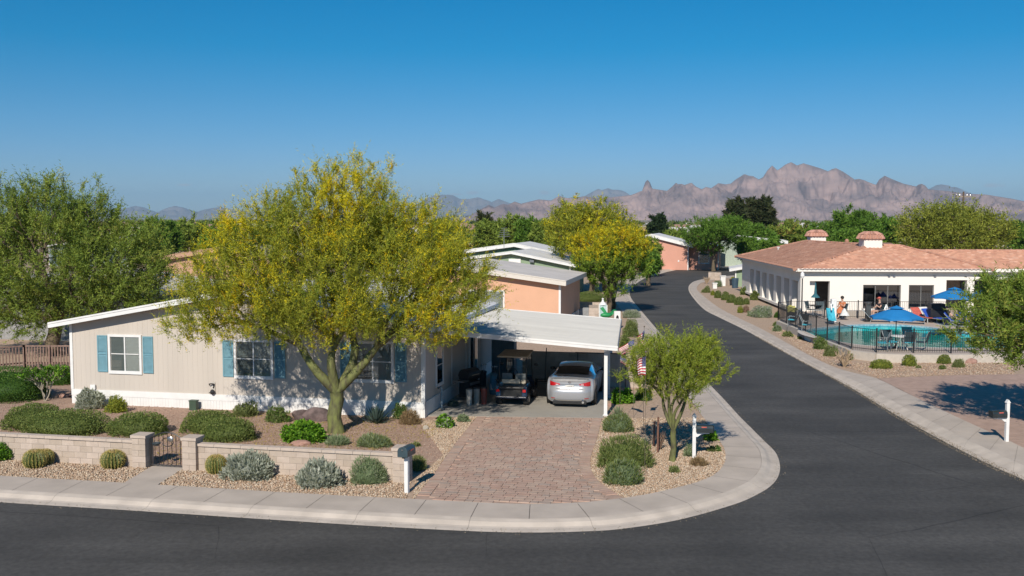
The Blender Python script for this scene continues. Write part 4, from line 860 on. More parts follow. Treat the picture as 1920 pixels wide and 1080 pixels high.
tree('palo_verde_tree', 'broad ochre yellow palo verde behind the round one', P(1110, 560, .1).x+.5, 93, 9.4, 1.0, 9.6, 43, tips=800, L_=1.1, sprays=6, pairs=9, leaf=(.29, .08), pal=[((.30, .32, .035), 3), ((.22, .26, .035), 2)], top=Y_bl, topw=.4, tr=.25, fork=1.8, up=.4, shell=.45)
b = P(1338, 508, .1)
tree('street_tree', 'green umbrella shaped tree at the bend of the road', b.x, b.y, 8.3, 1.9, 7.9, 47, tips=600, L_=1.0, sprays=6, pairs=9, leaf=(.3, .09), pal=G_ms, tr=.24, fork=2.1, up=.1, shell=.45)
def ftree(label, px0, px1, topy, Y, pal, seed, lo=1.2, tips=170, name='tree', top=None, topw=.5, group=None, ls=1, up=.25):
    c = (px0+px1)/2; x = (c-960)/FPX*Y; W = (px1-px0)/FPX*Y; hi = CAMH-(topy-410)/FPX*Y
    tree(name, label, x, Y, W*.86, lo*.6, hi, seed, tips=int(tips*1.5), L_=max(.8, W*.13), sprays=5, pairs=7, leaf=(.0036*Y*ls, .0013*Y*ls), pal=pal, top=top, topw=topw, tr=.18+.012*W, fork=lo+.6, up=up, shell=.5, group=group, main=5, stems=1, wy=min(W, 12))
ftree('pair of dark pines behind the clubhouse, left crown', 1357, 1402, 364, 165, G_pine, 51, 3, 200, 'pine_tree', ls=1.3)
ftree('pair of dark pines behind the clubhouse, right crown', 1388, 1453, 361, 168, G_pine, 52, 2, 240, 'pine_tree', ls=1.3)
ftree('big light green palo verde at the right behind the tile roof', 1672, 1897, 370, 112, [((.24, .27, .045), 3), ((.30, .32, .05), 2), ((.17, .21, .035), 2)], 53, 1.2, 620, 'palo_verde_tree', up=.5, ls=.85)
ftree('rounded green tree rising above the right chimney', 1552, 1640, 384, 140, G_ms, 54, 2, 260)
ftree('green tree right of the rounded one behind the tile roof', 1600, 1690, 398, 132, G_ms, 55, 2, 220)
ftree('green tree behind the street tree at the bend', 1372, 1452, 412, 150, G_ms, 56, 1, 220)
ftree('olive green tree behind the left chimney', 1436, 1530, 409, 158, G_mq, 57, 1, 220, top=[((.24, .2, .05), 1)], topw=.4)
ftree('green tree between the two chimneys', 1500, 1580, 415, 150, G_ms, 58, 1, 180)
ftree('dark small tree against the mountain foot left of the bend', 1212, 1252, 396, 175, [((.03, .055, .022), 2), ((.045, .075, .03), 1)], 59, 1, 120, ls=1.2)
ftree('olive tree right of the dark small one', 1240, 1290, 424, 160, G_mq, 60, 1, 110)
ftree('dark tree top peeping above the row right of the big palo verde', 893, 925, 391, 150, G_pine, 61, 2, 80, ls=1.2)
ftree('green tree in the row behind the sage green home, leftmost', 884, 950, 401, 128, G_mq, 62, 1, 200)
ftree('green tree in the row behind the sage green home, second', 925, 990, 397, 125, G_mq, 63, 1, 200)
ftree('green tree in the row behind the sage green home, third', 965, 1025, 400, 122, G_ms, 64, 1, 200)
ftree('green tree in the row behind the sage green home, nearest the ochre one', 990, 1055, 405, 118, G_mq, 65, 1, 200)
ftree('dark green tree far right beyond the big light green one', 1885, 1935, 410, 160, G_ms, 66, 1, 130)
ftree('green tree at the far right edge beyond the roofs', 1896, 1990, 418, 175, G_ms, 67, 1, 130)
ftree('dense green tree right of the huge mesquite', 250, 340, 402, 120, G_ms, 68, 1, 240)
ftree('olive tree beside the dense green one at the left', 312, 405, 405, 135, G_mq, 69, 1, 240)
ftree('green tree behind the palo verde at its left flank', 375, 455, 403, 130, G_ms, 70, 1, 180)
ftree('tree behind the palo verde crown, left of centre', 440, 560, 414, 125, G_mq, 71, 1, 180)
ftree('tree behind the palo verde crown at its centre', 540, 680, 418, 120, G_ms, 72, 1, 180)
ftree('tree behind the palo verde crown, right of centre', 660, 790, 415, 118, G_mq, 73, 1, 180)
ftree('olive tree at the right flank of the palo verde', 775, 890, 405, 120, G_mq, 74, 1, 220, top=[((.3, .25, .06), 1)], topw=.3)
ftree('small tree beside the palm shaped dark one', 1180, 1240, 440, 120, G_mq, 75, 1, 130)
ftree('tree in shade beside the pink home and the bend', 1380, 1420, 440, 138, G_ms, 76, 1, 120)
ftree('low green tree between clubhouse and pines', 1415, 1470, 440, 128, G_ms, 77, 1, 120)
ftree('low green tree behind the tile roof right of the left chimney', 1530, 1615, 428, 120, G_ms, 78, 1, 160)
ftree('tree beyond the mesquite at the far left', -60, 60, 400, 90, G_mq, 79, 1, 200)
ftree('small street tree along the shaded sidewalk', 1196, 1236, 470, 104, G_ms, 80, 1.5, 130)
# leafless-stemmed small tree in the yard at the left
b = P(84, 752, .1)
tree('citrus_tree', 'small bushy tree with pale bare stems in the left yard', b.x, b.y, 1.9, .7, 1.45, 91, tips=110, L_=.22, sprays=4, pairs=6, leaf=(.09, .05), pal=G_bright+G_dark, tr=.035, bark=mat('pale_bark', (.42, .38, .3), .9), fork=.22, up=.3, stems=4)
# bare dead shrub and stakes
def twigs(name, label, cat, cx, by, wpx, hpx, m_, seed=1, n=26, r0=.012):
    b = P(cx, by, .1); sc = b.y/FPX; k = MB(); R_ = random.Random(seed); rx = wpx*sc/2; h = hpx*sc
    for i in range(n):
        a = R_.uniform(0, 6.28); q = R_.uniform(.3, 1); p = [Vector((0, 0, 0)), Vector((math.cos(a)*rx*q*.5, math.sin(a)*rx*q*.5, h*R_.uniform(.3, .6))), Vector((math.cos(a)*rx*q, math.sin(a)*rx*q, h*R_.uniform(.5, 1)))]
        k.tube(p, [r0, r0*.7, r0*.4], 4)
        for _ in range(2): e = p[1].lerp(p[2], R_.random()); k.tube([e, e+Vector((R_.uniform(-1, 1)*rx*.4, R_.uniform(-1, 1)*rx*.4, h*.2))], [r0*.5, r0*.3], 3)
    o = k.build(name, m_); o.location = (b.x, b.y+rx*.5, .1); return tag(o, label, cat)
M_dry = mat('dry_twig', (.4, .3, .2), .9)
twigs('dead_shrub', 'bleached dead shrub on the gravel where the right sidewalk widens', 'dead shrub', 1586, 690, 40, 34, M_dry, 2, 30, .03)
twigs('dead_shrub', 'dry brown twigs between the small palo verde and the round shrubs', 'dead shrub', 1238, 846, 26, 40, mat('brown_twig', (.2, .13, .09), .9), 3, 22, .012)
twigs('dead_shrub', 'thorny bare shrub by the wall at the road bend', 'dead shrub', 1326, 532, 18, 12, M_dry, 4, 24, .04)
twigs('dead_shrub', 'pale bare branches beside the garden lantern', 'dead shrub', 1150, 575, 20, 40, M_dry, 5, 24, .035)
for i, (px, lab) in enumerate(((1226, 'rusty brown garden stake nearest the driveway'), (1233, 'taller rusty brown garden stake nearest the small palo verde'))):
    b = P(px, 838+i*12, .1); k = MB(); k.tube([(0, 0, 0), (.01, 0, .8+.3*i)], .03, 6); o = k.build('garden_stake', mat('rusty_stake', (.2, .1, .07), .8)); o.location = b; tag(o, lab, 'stake')
# ================================================================== MOUNTAINS, HORIZON, HAZE
def massif(name, pts, Y, base_y=413, depth=900, m=None, seed=1, rough=1, nx=560, ny=46):
    xs = np.array([p[0] for p in pts], float); ys = np.array([p[1] for p in pts], float); px = np.linspace(xs[0], xs[-1], nx); py = np.interp(px, xs, ys)
    r = np.random.default_rng(seed)
    def noise(x, y, f, k=5, ridged=False):
        s = 0; a = 1
        for o in range(k):
            q = np.zeros_like(x)
            for i in range(4): th = r.uniform(0, 6.28); q = q+np.sin(f*(x*math.cos(th)+y*math.sin(th))+r.uniform(0, 6.28)+1.3*np.sin(f*.7*(x*math.sin(th)-y*math.cos(th))+r.uniform(0, 6)))
            q = q/4; s = s+a*((1-2*np.abs(q)) if ridged else q); a *= .52; f *= 2.05
        return s
    X0 = (px-960)/FPX*Y; top = CAMH-(py-410)/FPX*Y; t = np.linspace(0, 1.25, ny)
    XX = np.tile(X0, (ny, 1)); T = np.tile(t[:, None], (1, nx)); YY = Y-depth+T*depth
    sp = noise(XX, YY, .008, 7, True)
    g = np.where(T <= 1, T**1.35, 1-(T-1)*3); hh = np.maximum(top-0, 1)[None]*g
    hh = hh+sp*rough*52*np.clip(T*1.6, 0, 1)*np.clip((1-T)*5, 0, 1)*(Y/5000)+noise(XX, YY, .05, 3, True)*rough*8*(Y/5000)*np.clip((1-T)*12, 0, 1)
    YY = YY+noise(XX, YY*.3, .012, 3)*50*np.clip((1-T)*3, 0, 1)
    lim = CAMH+(top[None]-CAMH)*(YY/Y)-np.clip(1-T, 0, 1)*6*(Y/5200); hh = np.where(T < .999, np.minimum(hh, lim), hh)
    hh = np.maximum(hh, -3*np.ones_like(hh)); hh[0] = -5
    # keep the crest where the photograph has it although the shoulders in front lean towards us
    XX = XX*(YY/Y)
    V_ = np.stack([XX, YY, hh], 2).reshape(-1, 3); idx = np.arange(ny*nx).reshape(ny, nx); F = np.stack([idx[:-1, :-1], idx[:-1, 1:], idx[1:, 1:], idx[1:, :-1]], 2).reshape(-1, 4)
    o = mesh_np(name, V_, F, m); return tag(o, kind='structure')
sky_main = [(860, 412), (885, 402), (900, 393), (917, 384), (927, 389), (944, 382), (952, 384), (965, 378), (977, 382), (1010, 374), (1033, 376), (1049, 367), (1058, 371), (1075, 372), (1095, 368), (1120, 372), (1145, 370), (1182, 366), (1203, 358), (1209, 341), (1213, 338), (1217, 342), (1222, 354), (1249, 358), (1257, 352), (1266, 343), (1270, 346), (1276, 345), (1282, 347), (1295, 343), (1303, 350), (1314, 355), (1322, 351), (1332, 353), (1345, 344), (1358, 346), (1368, 345), (1376, 338), (1393, 327), (1402, 330), (1410, 331), (1420, 337), (1428, 333), (1436, 320), (1445, 311), (1450, 316), (1455, 320), (1462, 315), (1470, 309), (1480, 305), (1486, 308), (1491, 311), (1503, 307), (1520, 312), (1537, 317), (1549, 322), (1556, 318), (1564, 316), (1578, 323), (1599, 337), (1608, 336), (1616, 338), (1628, 343), (1639, 347), (1645, 337), (1655, 330), (1668, 336), (1691, 345), (1714, 350), (1718, 347), (1724, 345), (1731, 348), (1737, 355), (1770, 358), (1800, 362), (1822, 364), (1845, 365), (1870, 369), (1895, 373), (1920, 378), (1990, 386), (2150, 398)]
Mm = mat('mountain_rock', (.34, .245, .22), .95, var=.22, scale=.006, detail=12, world=True, col2=(.13, .105, .11), stretch=(1, .5, 2.5))
massif('mountain_range', sky_main, 5200, m=Mm, seed=4, rough=1.25, nx=900, ny=80)
Mb_ = mat('far_mountain_rock', (.26, .22, .2), .95, var=.15, scale=.002, world=True)
massif('far_mountains', [(-300, 405), (60, 400), (160, 396), (237, 391), (255, 386), (273, 389), (285, 394), (297, 398), (312, 391), (329, 386), (345, 389), (360, 394), (372, 397), (388, 392), (410, 389), (440, 392), (500, 399), (560, 395), (640, 399), (700, 396), (760, 388), (790, 380), (803, 371), (815, 366), (832, 365), (850, 366), (862, 373), (880, 373), (897, 370), (912, 375), (922, 379), (935, 373), (950, 379), (965, 384), (1000, 390), (1060, 380), (1095, 368), (1110, 360), (1121, 354), (1128, 357), (1139, 353), (1147, 356), (1160, 356), (1172, 360), (1186, 370), (1220, 380), (1300, 392)], 14000, m=Mb_, seed=8, rough=.6, depth=1500, nx=420, ny=30)
massif('far_mountains', [(1660, 398), (1690, 380), (1715, 365), (1735, 356), (1750, 348), (1762, 346), (1775, 348), (1792, 352), (1810, 360), (1850, 380), (1900, 395)], 14000, m=Mb_, seed=9, rough=.5, depth=1500, nx=120, ny=24)
# far woods and roofs of the town, one mass
fr_ = np.random.default_rng(31); n = 2600; yy = fr_.uniform(190, 900, n)**1; px = fr_.uniform(-150, 2070, n); xx = (px-960)/FPX*yy; hh = fr_.uniform(2.0, 5.0, n)*(1+.15*np.sin(px*.02))
K_ = 26; D_ = unit(fr_.normal(size=(n*K_, 3))); D_[:, 2] = np.abs(D_[:, 2]); c_ = np.repeat(np.stack([xx, yy, np.zeros(n)], 1), K_, 0); R_ = np.repeat(np.stack([hh*.9, hh*.9, hh], 1), K_, 0)
v, f = leaflets(c_+D_*R_*fr_.uniform(.5, 1, (n*K_, 1)), unit(D_+fr_.normal(size=D_.shape)*.6), np.repeat(yy, K_)*.0045, np.repeat(yy, K_)*.0035, fr_)
tree_col = pick(n, [((.10, .15, .035), 3), ((.16, .19, .045), 3), ((.07, .11, .03), 2), ((.24, .22, .06), 1)], fr_)
o = mesh_np('distant_trees', v, f, M_leaf, None, np.repeat(np.repeat(tree_col, K_, 0)*fr_.uniform(.8, 1.2, (n*K_, 1)), 3, 0)); tag(o, 'far trees of the town reading as one green band below the mountains', 'trees', kind='stuff')
k = MB(); R_ = random.Random(4); wm = [mat('far_wall_'+a, c, .9) for a, c in (('tan', (.45, .38, .3)), ('white', (.65, .62, .57)), ('pink', (.5, .33, .26)))]; rm_ = mat('far_roof', (.42, .25, .18), .9, var=.2)
for i in range(150):
    Y = R_.uniform(180, 800); px_ = R_.uniform(-100, 2050); x = (px_-960)/FPX*Y; w_ = R_.uniform(9, 16); d_ = R_.uniform(8, 12); h_ = 3.1
    if 880 < px_ < 1500 and Y < 260: continue
    k.box(x, x+w_, Y, Y+d_, 0, h_, R_.randrange(3)); mi = R_.choice((3, 3, 1)); k.add([(x-.5, Y-.5, h_), (x+w_+.5, Y-.5, h_), (x+w_+.5, Y+d_+.5, h_), (x-.5, Y+d_+.5, h_), (x+2, Y+d_/2, h_+1.6), (x+w_-2, Y+d_/2, h_+1.6)], [(0, 1, 5, 4), (1, 2, 5), (2, 3, 4, 5), (3, 0, 4)], mi)
o = k.build('distant_houses', wm+[rm_]); tag(o, 'low far roofs of the town scattered among the trees', 'houses', kind='stuff')
# the air
hz_ = MB(); hz_.box(-15000, 15000, -250, 15500, -1.2, 400); hm = bpy.data.materials.new('haze'); hm.use_nodes = True; nt = hm.node_tree; nt.nodes.remove(nt.nodes['Principled BSDF'])
pv = N(nt, 'ShaderNodeVolumePrincipled'); pv.inputs['Color'].default_value = (.42, .72, 1, 1); pv.inputs['Density'].default_value = 6.5e-5; pv.inputs['Anisotropy'].default_value = 0.0; nt.links.new(pv.outputs[0], nt.nodes['Material Output'].inputs['Volume'])
o = hz_.build('haze', hm); tag(o, kind='stuff')
# ================================================================== CLUBHOUSE AND POOL
CO = P(1500, 584, .5); CA = math.radians(-2.8); CU = Vector((math.cos(CA), math.sin(CA), 0)); CV = Vector((-math.sin(CA), math.cos(CA), 0))
M_stuc = mat('white_stucco', (.80, .765, .71), .85, var=.02, scale=1, bump=.12, bscale=30)
M_tile = mat('clay_tile', (1, 1, 1), .8, var=.05, scale=2, attr='Col')
M_dglass = glassmat('dark_glass', (.08, .09, .1), .55, .03)
M_alu = mat('bronze_frame', (.16, .16, .155), .5)
cl = thing('clubhouse', 'white stucco clubhouse with red tiled hip roof and two chimneys', 'clubhouse', (CO.x, CO.y, 0), CA)
Z0, ZE = .3, 3.40
k = MB(); openings(k, 0, 10.2, Z0, ZE, 0, .45, [(.65, 2.06, .3, 2.68), (4.4, 7.05, .72, 2.42), (7.6, 9.35, .72, 2.42)]); k.build('wall', M_stuc, cl)
k = MB(); k.box(10.201, 30, 0, .45, 2.78, ZE); k.build('porch_beam', M_stuc, cl)
for u in (11.9, 16.5, 21): k = MB(); k.box(u-.25, u+.25, .02, .43, .45, 2.776); k.build('column', M_stuc, cl)
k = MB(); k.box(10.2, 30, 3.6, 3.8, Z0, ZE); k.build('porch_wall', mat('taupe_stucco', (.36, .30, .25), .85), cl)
k = MB(); k.box(9.75, 10.199, .451, 3.6, Z0, ZE); k.build('wall', M_stuc, cl)
k = MB(); k.box(12.6, 14.6, 3.5, 3.58, .5, 2.6); k.build('door', mat('bronze_door', (.05, .05, .055), .4), cl)
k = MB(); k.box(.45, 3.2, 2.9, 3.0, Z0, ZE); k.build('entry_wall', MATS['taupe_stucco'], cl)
# side wall with seven deep openings
side = MB(); vs_ = [(.75+i*2.72, 2.5+i*2.72) for i in range(7)]; tmp = MB(); openings(tmp, .451, 22.5, Z0, ZE, 0, 1.15, [(max(a, .46), b, .45, 2.62) for a, b in vs_])
Ms = Matrix(((0, 1, 0, 0), (1, 0, 0, 0), (0, 0, 1, 0), (0, 0, 0, 1))); tmp.v = [tuple(Ms@Vector(v)) for v in tmp.v]; tmp.f = [f[::-1] for f in tmp.f]; tmp.build('side_wall', M_stuc, cl)
for a, b in vs_:
    k = MB(); 
    for yy_ in (a+.02, (a+b)/2-.02, b-.06): k.box(.96, 1.0, yy_, yy_+.05, .45, 2.6)
    k.box(.96, 1.0, a, b, .45, .52); k.box(.96, 1.0, a, b, 2.54, 2.62); f_ = k.build('window', M_alu, cl); g = MB(); g.box(.98, .985, a, b, .5, 2.6); g.build('pane', M_dglass, f_)
    g = MB(); g.box(1.16, 1.18, a-.1, b+.1, .3, 2.7); g.build('interior', M_dark, f_)
k = MB(); k.box(-.12, -.001, 0, 22.5, Z0, .48); k.build('plinth', M_stuc, cl)
k = MB(); k.box(0, 30, 22.5, 22.7, Z0, ZE); k.build('back_wall', M_stuc, cl)
for (a, b, n_) in ((4.4, 7.05, 3), (7.6, 9.35, 2)):
    k = MB(); w1 = (b-a)/n_
    for i in range(n_+1): x = a+i*w1; x = min(max(x, a+.03), b-.03); k.box(x-.03, x+.03, .1, .16, .72, 2.42)
    k.box(a, b, .1, .16, .72, .77); k.box(a, b, .1, .16, 2.37, 2.42); f_ = k.build('window', M_alu, cl)
    for i in range(n_): g = MB(); g.box(a+i*w1+.035, a+(i+1)*w1-.035, .125, .13, .77, 2.37); g.build('pane', M_dglass, f_)
    g = MB(); g.box(a-.2, b+.2, 1.6, 1.62, .3, 2.9); g.build('interior', M_dark, f_)
k = MB(); k.box(-.35, 30, -.5, -.38, ZE-.02, ZE+.2); k.box(-.35, 30, -.38, 0, ZE+.001, ZE+.05); k.build('eave_trim', M_stuc, cl)
k = MB(); k.box(-.5, -.38, -.5, 23, ZE-.02, ZE+.14); k.box(-.38, -.002, 0, 23, ZE+.002, ZE+.04); k.build('eave_trim', M_stuc, cl)
def tiles(par, poly, name='roof_tiles', tw=.3, th=.4, seed=1):
    p = [np.array(q, float) for q in poly]; e = p[1]-p[0]; e[2] = 0; Ls = np.hypot(e[0], e[1]); e /= Ls; n_ = np.array([-e[1], e[0], 0]); c_ = sum(p)/len(p)
    if (c_-p[0])@n_ < 0: n_ = -n_
    st = [((q-p[0])@e, (q-p[0])@n_, q[2]) for q in p]; s0, s1 = min(a[0] for a in st), max(a[0] for a in st); t1 = max(a[1] for a in st)
    S_ = np.arange(s0, s1+.001, tw/4); rows = int(t1/th)+1; T_ = np.sort(np.r_[np.arange(rows+1)*th+.001, (np.arange(rows)+1)*th-.001]); T_[0] = 0
    SS, TT = np.meshgrid(S_, T_)
    Z = np.full(SS.shape, np.nan); tri = [(0, i, i+1) for i in range(1, len(p)-1)]; ins = np.zeros(SS.shape, bool)
    best = np.full(SS.shape, -9.)
    for a, b, c in tri:
        (x0, y0, z0), (x1, y1, z1), (x2, y2, z2) = st[a], st[b], st[c]; D = (y1-y2)*(x0-x2)+(x2-x1)*(y0-y2)
        l0 = ((y1-y2)*(SS-x2)+(x2-x1)*(TT-y2))/D; l1 = ((y2-y0)*(SS-x2)+(x0-x2)*(TT-y2))/D; l2 = 1-l0-l1; mn = np.minimum(np.minimum(l0, l1), l2)
        u_ = mn > best; Z = np.where(u_, l0*z0+l1*z1+l2*z2, Z); best = np.where(u_, mn, best); ins |= mn > -.012
    fr = (TT/th) % 1; Z = Z+.05*np.abs(np.sin(math.pi*SS/tw))+.055*(1-fr)+.01
    XY = p[0][None, None]+SS[..., None]*e+TT[..., None]*n_; V_ = XY.copy(); V_[..., 2] = Z
    idx = np.arange(SS.size).reshape(SS.shape); ok = ins[:-1, :-1] & ins[1:, 1:] & ins[:-1, 1:] & ins[1:, :-1]; F = np.stack([idx[:-1, :-1], idx[:-1, 1:], idx[1:, 1:], idx[1:, :-1]], 2)[ok]
    r = np.random.default_rng(seed); ci = (np.floor(SS/tw).astype(int)-int(s0/tw)+2); cj = np.floor(TT/th+.01).astype(int)
    tab = r.uniform(.86, 1.1, (ci.max()+3, cj.max()+3)); hue = r.random(tab.shape); base_ = np.where(hue[..., None] < .7, np.array([.50, .265, .18]), np.where(hue[..., None] < .9, np.array([.44, .22, .15]), np.array([.56, .33, .24])))
    C = (base_*tab[..., None])[ci, cj].reshape(-1, 3)
    return mesh_np(name, V_.reshape(-1, 3), F if ((np.cross(e, n_))[2] > 0) else F[:, ::-1], M_tile, par, C, 'stuff')
E1, E2, R1, R0 = (-.6, 23.2, 3.48), (-.6, -.6, 3.48), (7.4, 8.2, 4.97), (4.6, 17.6, 5.08); R2, E3 = (9.7, 8.2, 4.93), (13.2, -.6, 3.48)
tiles(cl, [E2, E1, R0, R1], seed=2); tiles(cl, [E2, E3, R2, R1], seed=3); tiles(cl, [(10.5, -.5, 3.45), (31, -.5, 3.45), (31, 6.3, 4.6), (10.5, 6.3, 4.6)], seed=4)
tiles(cl, [E3, (16, 8.4, 3.6), R2], seed=5); tiles(cl, [(31, 13, 3.4), (8, 13, 3.4), (8, 6.3, 4.6), (31, 6.3, 4.6)], seed=6)
k = MB(); k.add([E1, R0, (12, 23.2, 3.48)], [(0, 2, 1)]); k.add([R0, R1, R2, (12, 17.6, 5.0)], [(0, 1, 2, 3)]); k.add([R2, (16, 8.4, 3.6), (18, 23.2, 3.4), (12, 17.6, 5.0)], [(0, 1, 2, 3)]); k.add([(12, 17.6, 5.0), R0, (12, 23.2, 3.48), (18, 23.2, 3.4)], [(0, 1, 2, 3)]); k.build('back_roof', mat('tile_plain', (.44, .23, .155), .85, var=.15, scale=3), cl)
for a, b in ((E2, R1), (E3, R2), (E1, R0), (R1, R2), (R1, R0), ((10.5, 6.3, 4.6), (31, 6.3, 4.6))):
    a, b = Vector(a), Vector(b); n_ = int((b-a).length/.42); k = MB()
    for i in range(n_):
        p0 = a.lerp(b, i/n_)+Vector((0, 0, .06)); p1 = a.lerp(b, (i+1.1)/n_)+Vector((0, 0, .06)); c = random.uniform(.8, 1.15); k.tube([p0, p1], [.13, .1], 7, col=(.50*c, .27*c, .19*c))
    k.build('ridge_tiles', M_tile, cl, colors=True, kind='stuff')
for (u, v, s_) in ((5.9, 19.0, 1.35), (7.3, 8.0, 1.4)):
    k = MB(); zt_ = 5.52; k.box(u-s_/2, u+s_/2, v-s_/2, v+s_/2, 4.5, zt_); ch = k.build('chimney', M_stuc, cl)
    k = MB(); e_ = s_/2+.14; q = s_*.27; zz = ((zt_+.02, e_), (zt_+.32, e_*.86), (zt_+.56, q)); 
    for (za, ea), (zb, eb) in zip(zz, zz[1:]):
        k.add([(u-ea, v-ea, za), (u+ea, v-ea, za), (u+ea, v+ea, za), (u-ea, v+ea, za), (u-eb, v-eb, zb), (u+eb, v-eb, zb), (u+eb, v+eb, zb), (u-eb, v+eb, zb)], [(0, 1, 5, 4), (1, 2, 6, 5), (2, 3, 7, 6), (3, 0, 4, 7), (0, 3, 2, 1), (4, 5, 6, 7)], col=(.45, .23, .16))
        for dx, dy in ((0, -1), (1, 0), (0, 1), (-1, 0)):
            for i in range(6):
                t = (i+.5)/6*2-1; a = Vector((u+dx*ea-dy*ea*t, v+dy*ea+dx*ea*t, za)); b = Vector((u+dx*eb-dy*eb*t, v+dy*eb+dx*eb*t, zb)); c = random.uniform(.75, 1.25); k.tube([a, b], [.1, .07], 6, col=(.52*c, .28*c, .21*c))
    k.build('chimney_cap', M_tile, ch, colors=True)
k = MB(); k.tube([(2.2, 17.5, 4.1), (2.2, 17.5, 4.55)], .07, 8); k.tube([(2.2, 17.5, 4.55), (2.2, 17.5, 4.62)], .14, 8); k.build('roof_vent', M_white, cl)
k = MB(); k.lathe([(.2, 0), (.2, .15), (.1, .3), (0, .3)], 10, c=(8.6, 19, 5.0)); k.build('roof_vent', MATS['tile_plain'], cl)
for u in (6.1, 6.45, 9.3): k = MB(); k.box(u, u+.16, -.12, -.001, 3.02, 3.1); k.build('wall_lamp', M_steel, cl)
# deck, retaining kerb, pool
M_deck = mat('pool_deck', (.52, .43, .36), .85, var=.05, scale=.8, world=True, detail=6)
dk = [P(*p, .5) for p in ((1459, 602), (1505, 620), (1530, 632), (1565, 645), (1597, 657), (1643, 663), (1700, 665), (1783, 665), (1900, 664), (2080, 662))]
deck_poly = [tuple(p[:2]) for p in dk]+[(62, 66), (62, 78), tuple((CO+CU*.5+CV*1.0)[:2]), tuple((CO-CV*4.5-CU*2.0)[:2])]
pool_px = [(1556, 613), (1578, 610.5), (1600, 609), (1630, 608), (1660, 608), (1692, 609), (1720, 611), (1742, 613), (1762, 616), (1790, 620), (1830, 622), (1880, 623), (1950, 626), (1990, 634), (1980, 644), (1930, 650), (1850, 652), (1780, 652), (1700, 650), (1650, 649), (1612, 646), (1572, 640), (1540, 634), (1514, 627), (1507, 620), (1524, 616)]
pc = crom([[*P(*p, .5)[:2]]*2 for p in pool_px+[pool_px[0]]], .5)[:-1, :2]
pool_poly = [tuple(p) for p in pc]
def ringface(name, outer, inner_, z, m, par=None):
    bm = bmesh.new(); es = []
    for L_ in (outer, inner_):
        vs = [bm.verts.new((p[0], p[1], z)) for p in L_]; es += [bm.edges.new((vs[i], vs[(i+1) % len(vs)])) for i in range(len(vs))]
    bmesh.ops.triangle_fill(bm, edges=es, use_beauty=True)
    for f in bm.faces:
        if f.normal.z < 0: f.normal_flip()
    me = bpy.data.meshes.new(name); bm.to_mesh(me); bm.free(); me.materials.append(m); o = bpy.data.objects.new(name, me); link(o, par); return o
cen = pc.mean(0); cop = [tuple(p+(p-cen)/np.linalg.norm(p-cen)*.35) for p in pc]
tag(ringface('pool_deck', deck_poly, cop, .5, M_deck), kind='structure')
pw = thing('swimming_pool', 'kidney shaped swimming pool with teal water behind the black fence', 'pool', (0, 0, 0))
cpg = ringface('coping', cop, pool_poly, .504, mat('coping_stone', (.6, .55, .5), .7, var=.05), pw)
k = MB(); n = len(pc); k.add([(p[0], p[1], .503) for p in pc]+[(p[0], p[1], .30) for p in pc], [(i, (i+1) % n, n+(i+1) % n, n+i) for i in range(n)]); mt = mat('waterline_tile', (.10, .26, .36), .3, var=.3, scale=9, col2=(.45, .6, .65)); k.build('tile_band', mt, pw)
k = MB(); k.add([(p[0], p[1], .30) for p in pc]+[(p[0], p[1], -.9) for p in pc], [(i, (i+1) % n, n+(i+1) % n, n+i) for i in range(n)]); k.add([(p[0], p[1], -.9) for p in pc], [tuple(range(n))]); k.build('basin', mat('pool_plaster', (.62, .78, .78), .8, var=.03), pw)
wm_ = bpy.data.materials.new('pool_water'); wm_.use_nodes = True; nt = wm_.node_tree; L = nt.links.new; nt.nodes.remove(nt.nodes['Principled BSDF'])
t_ = N(nt, 'ShaderNodeBsdfTransparent'); t_.inputs[0].default_value = (.12, .82, .86, 1); g_ = N(nt, 'ShaderNodeBsdfGlossy'); g_.inputs['Roughness'].default_value = .04; fq = N(nt, 'ShaderNodeFresnel'); fq.inputs[0].default_value = 1.33
no = N(nt, 'ShaderNodeTexNoise'); no.inputs['Scale'].default_value = 1.6; tc = N(nt, 'ShaderNodeTexCoord'); L(tc.outputs['Object'], no.inputs[0]); bp = N(nt, 'ShaderNodeBump'); bp.inputs['Strength'].default_value = .25; bp.inputs['Distance'].default_value = .06; L(no.outputs[0], bp.inputs['Height']); L(bp.outputs[0], fq.inputs['Normal']); L(bp.outputs[0], g_.inputs['Normal'])
fm_ = N(nt, 'ShaderNodeMath', operation='MULTIPLY'); fm_.inputs[1].default_value = .3; L(fq.outputs[0], fm_.inputs[0]); mx = N(nt, 'ShaderNodeMixShader'); L(fm_.outputs[0], mx.inputs[0]); L(t_.outputs[0], mx.inputs[1]); L(g_.outputs[0], mx.inputs[2]); L(mx.outputs[0], nt.nodes['Material Output'].inputs[0])
k = MB(); k.add([(p[0], p[1], .40) for p in pc], [tuple(range(n))]); k.build('water', wm_, pw)
# retaining kerb under the fence
k = MB(); pts = [Vector(p[:2]).to_3d() for p in dk]
for a, b in zip(pts, pts[1:]):
    d = (b-a).normalized(); nn = Vector((d.y, -d.x, 0)); k.extr([a+nn*.12+Vector((0, 0, .02)), b+nn*.12+Vector((0, 0, .02)), b+nn*.12+Vector((0, 0, .515)), a+nn*.12+Vector((0, 0, .515))], -nn*.22)
tag(k.build('retaining_kerb', mat('kerb_pale', (.52, .47, .41), .85, var=.06, world=True)), 'pale concrete retaining kerb under the pool fence', 'kerb wall')
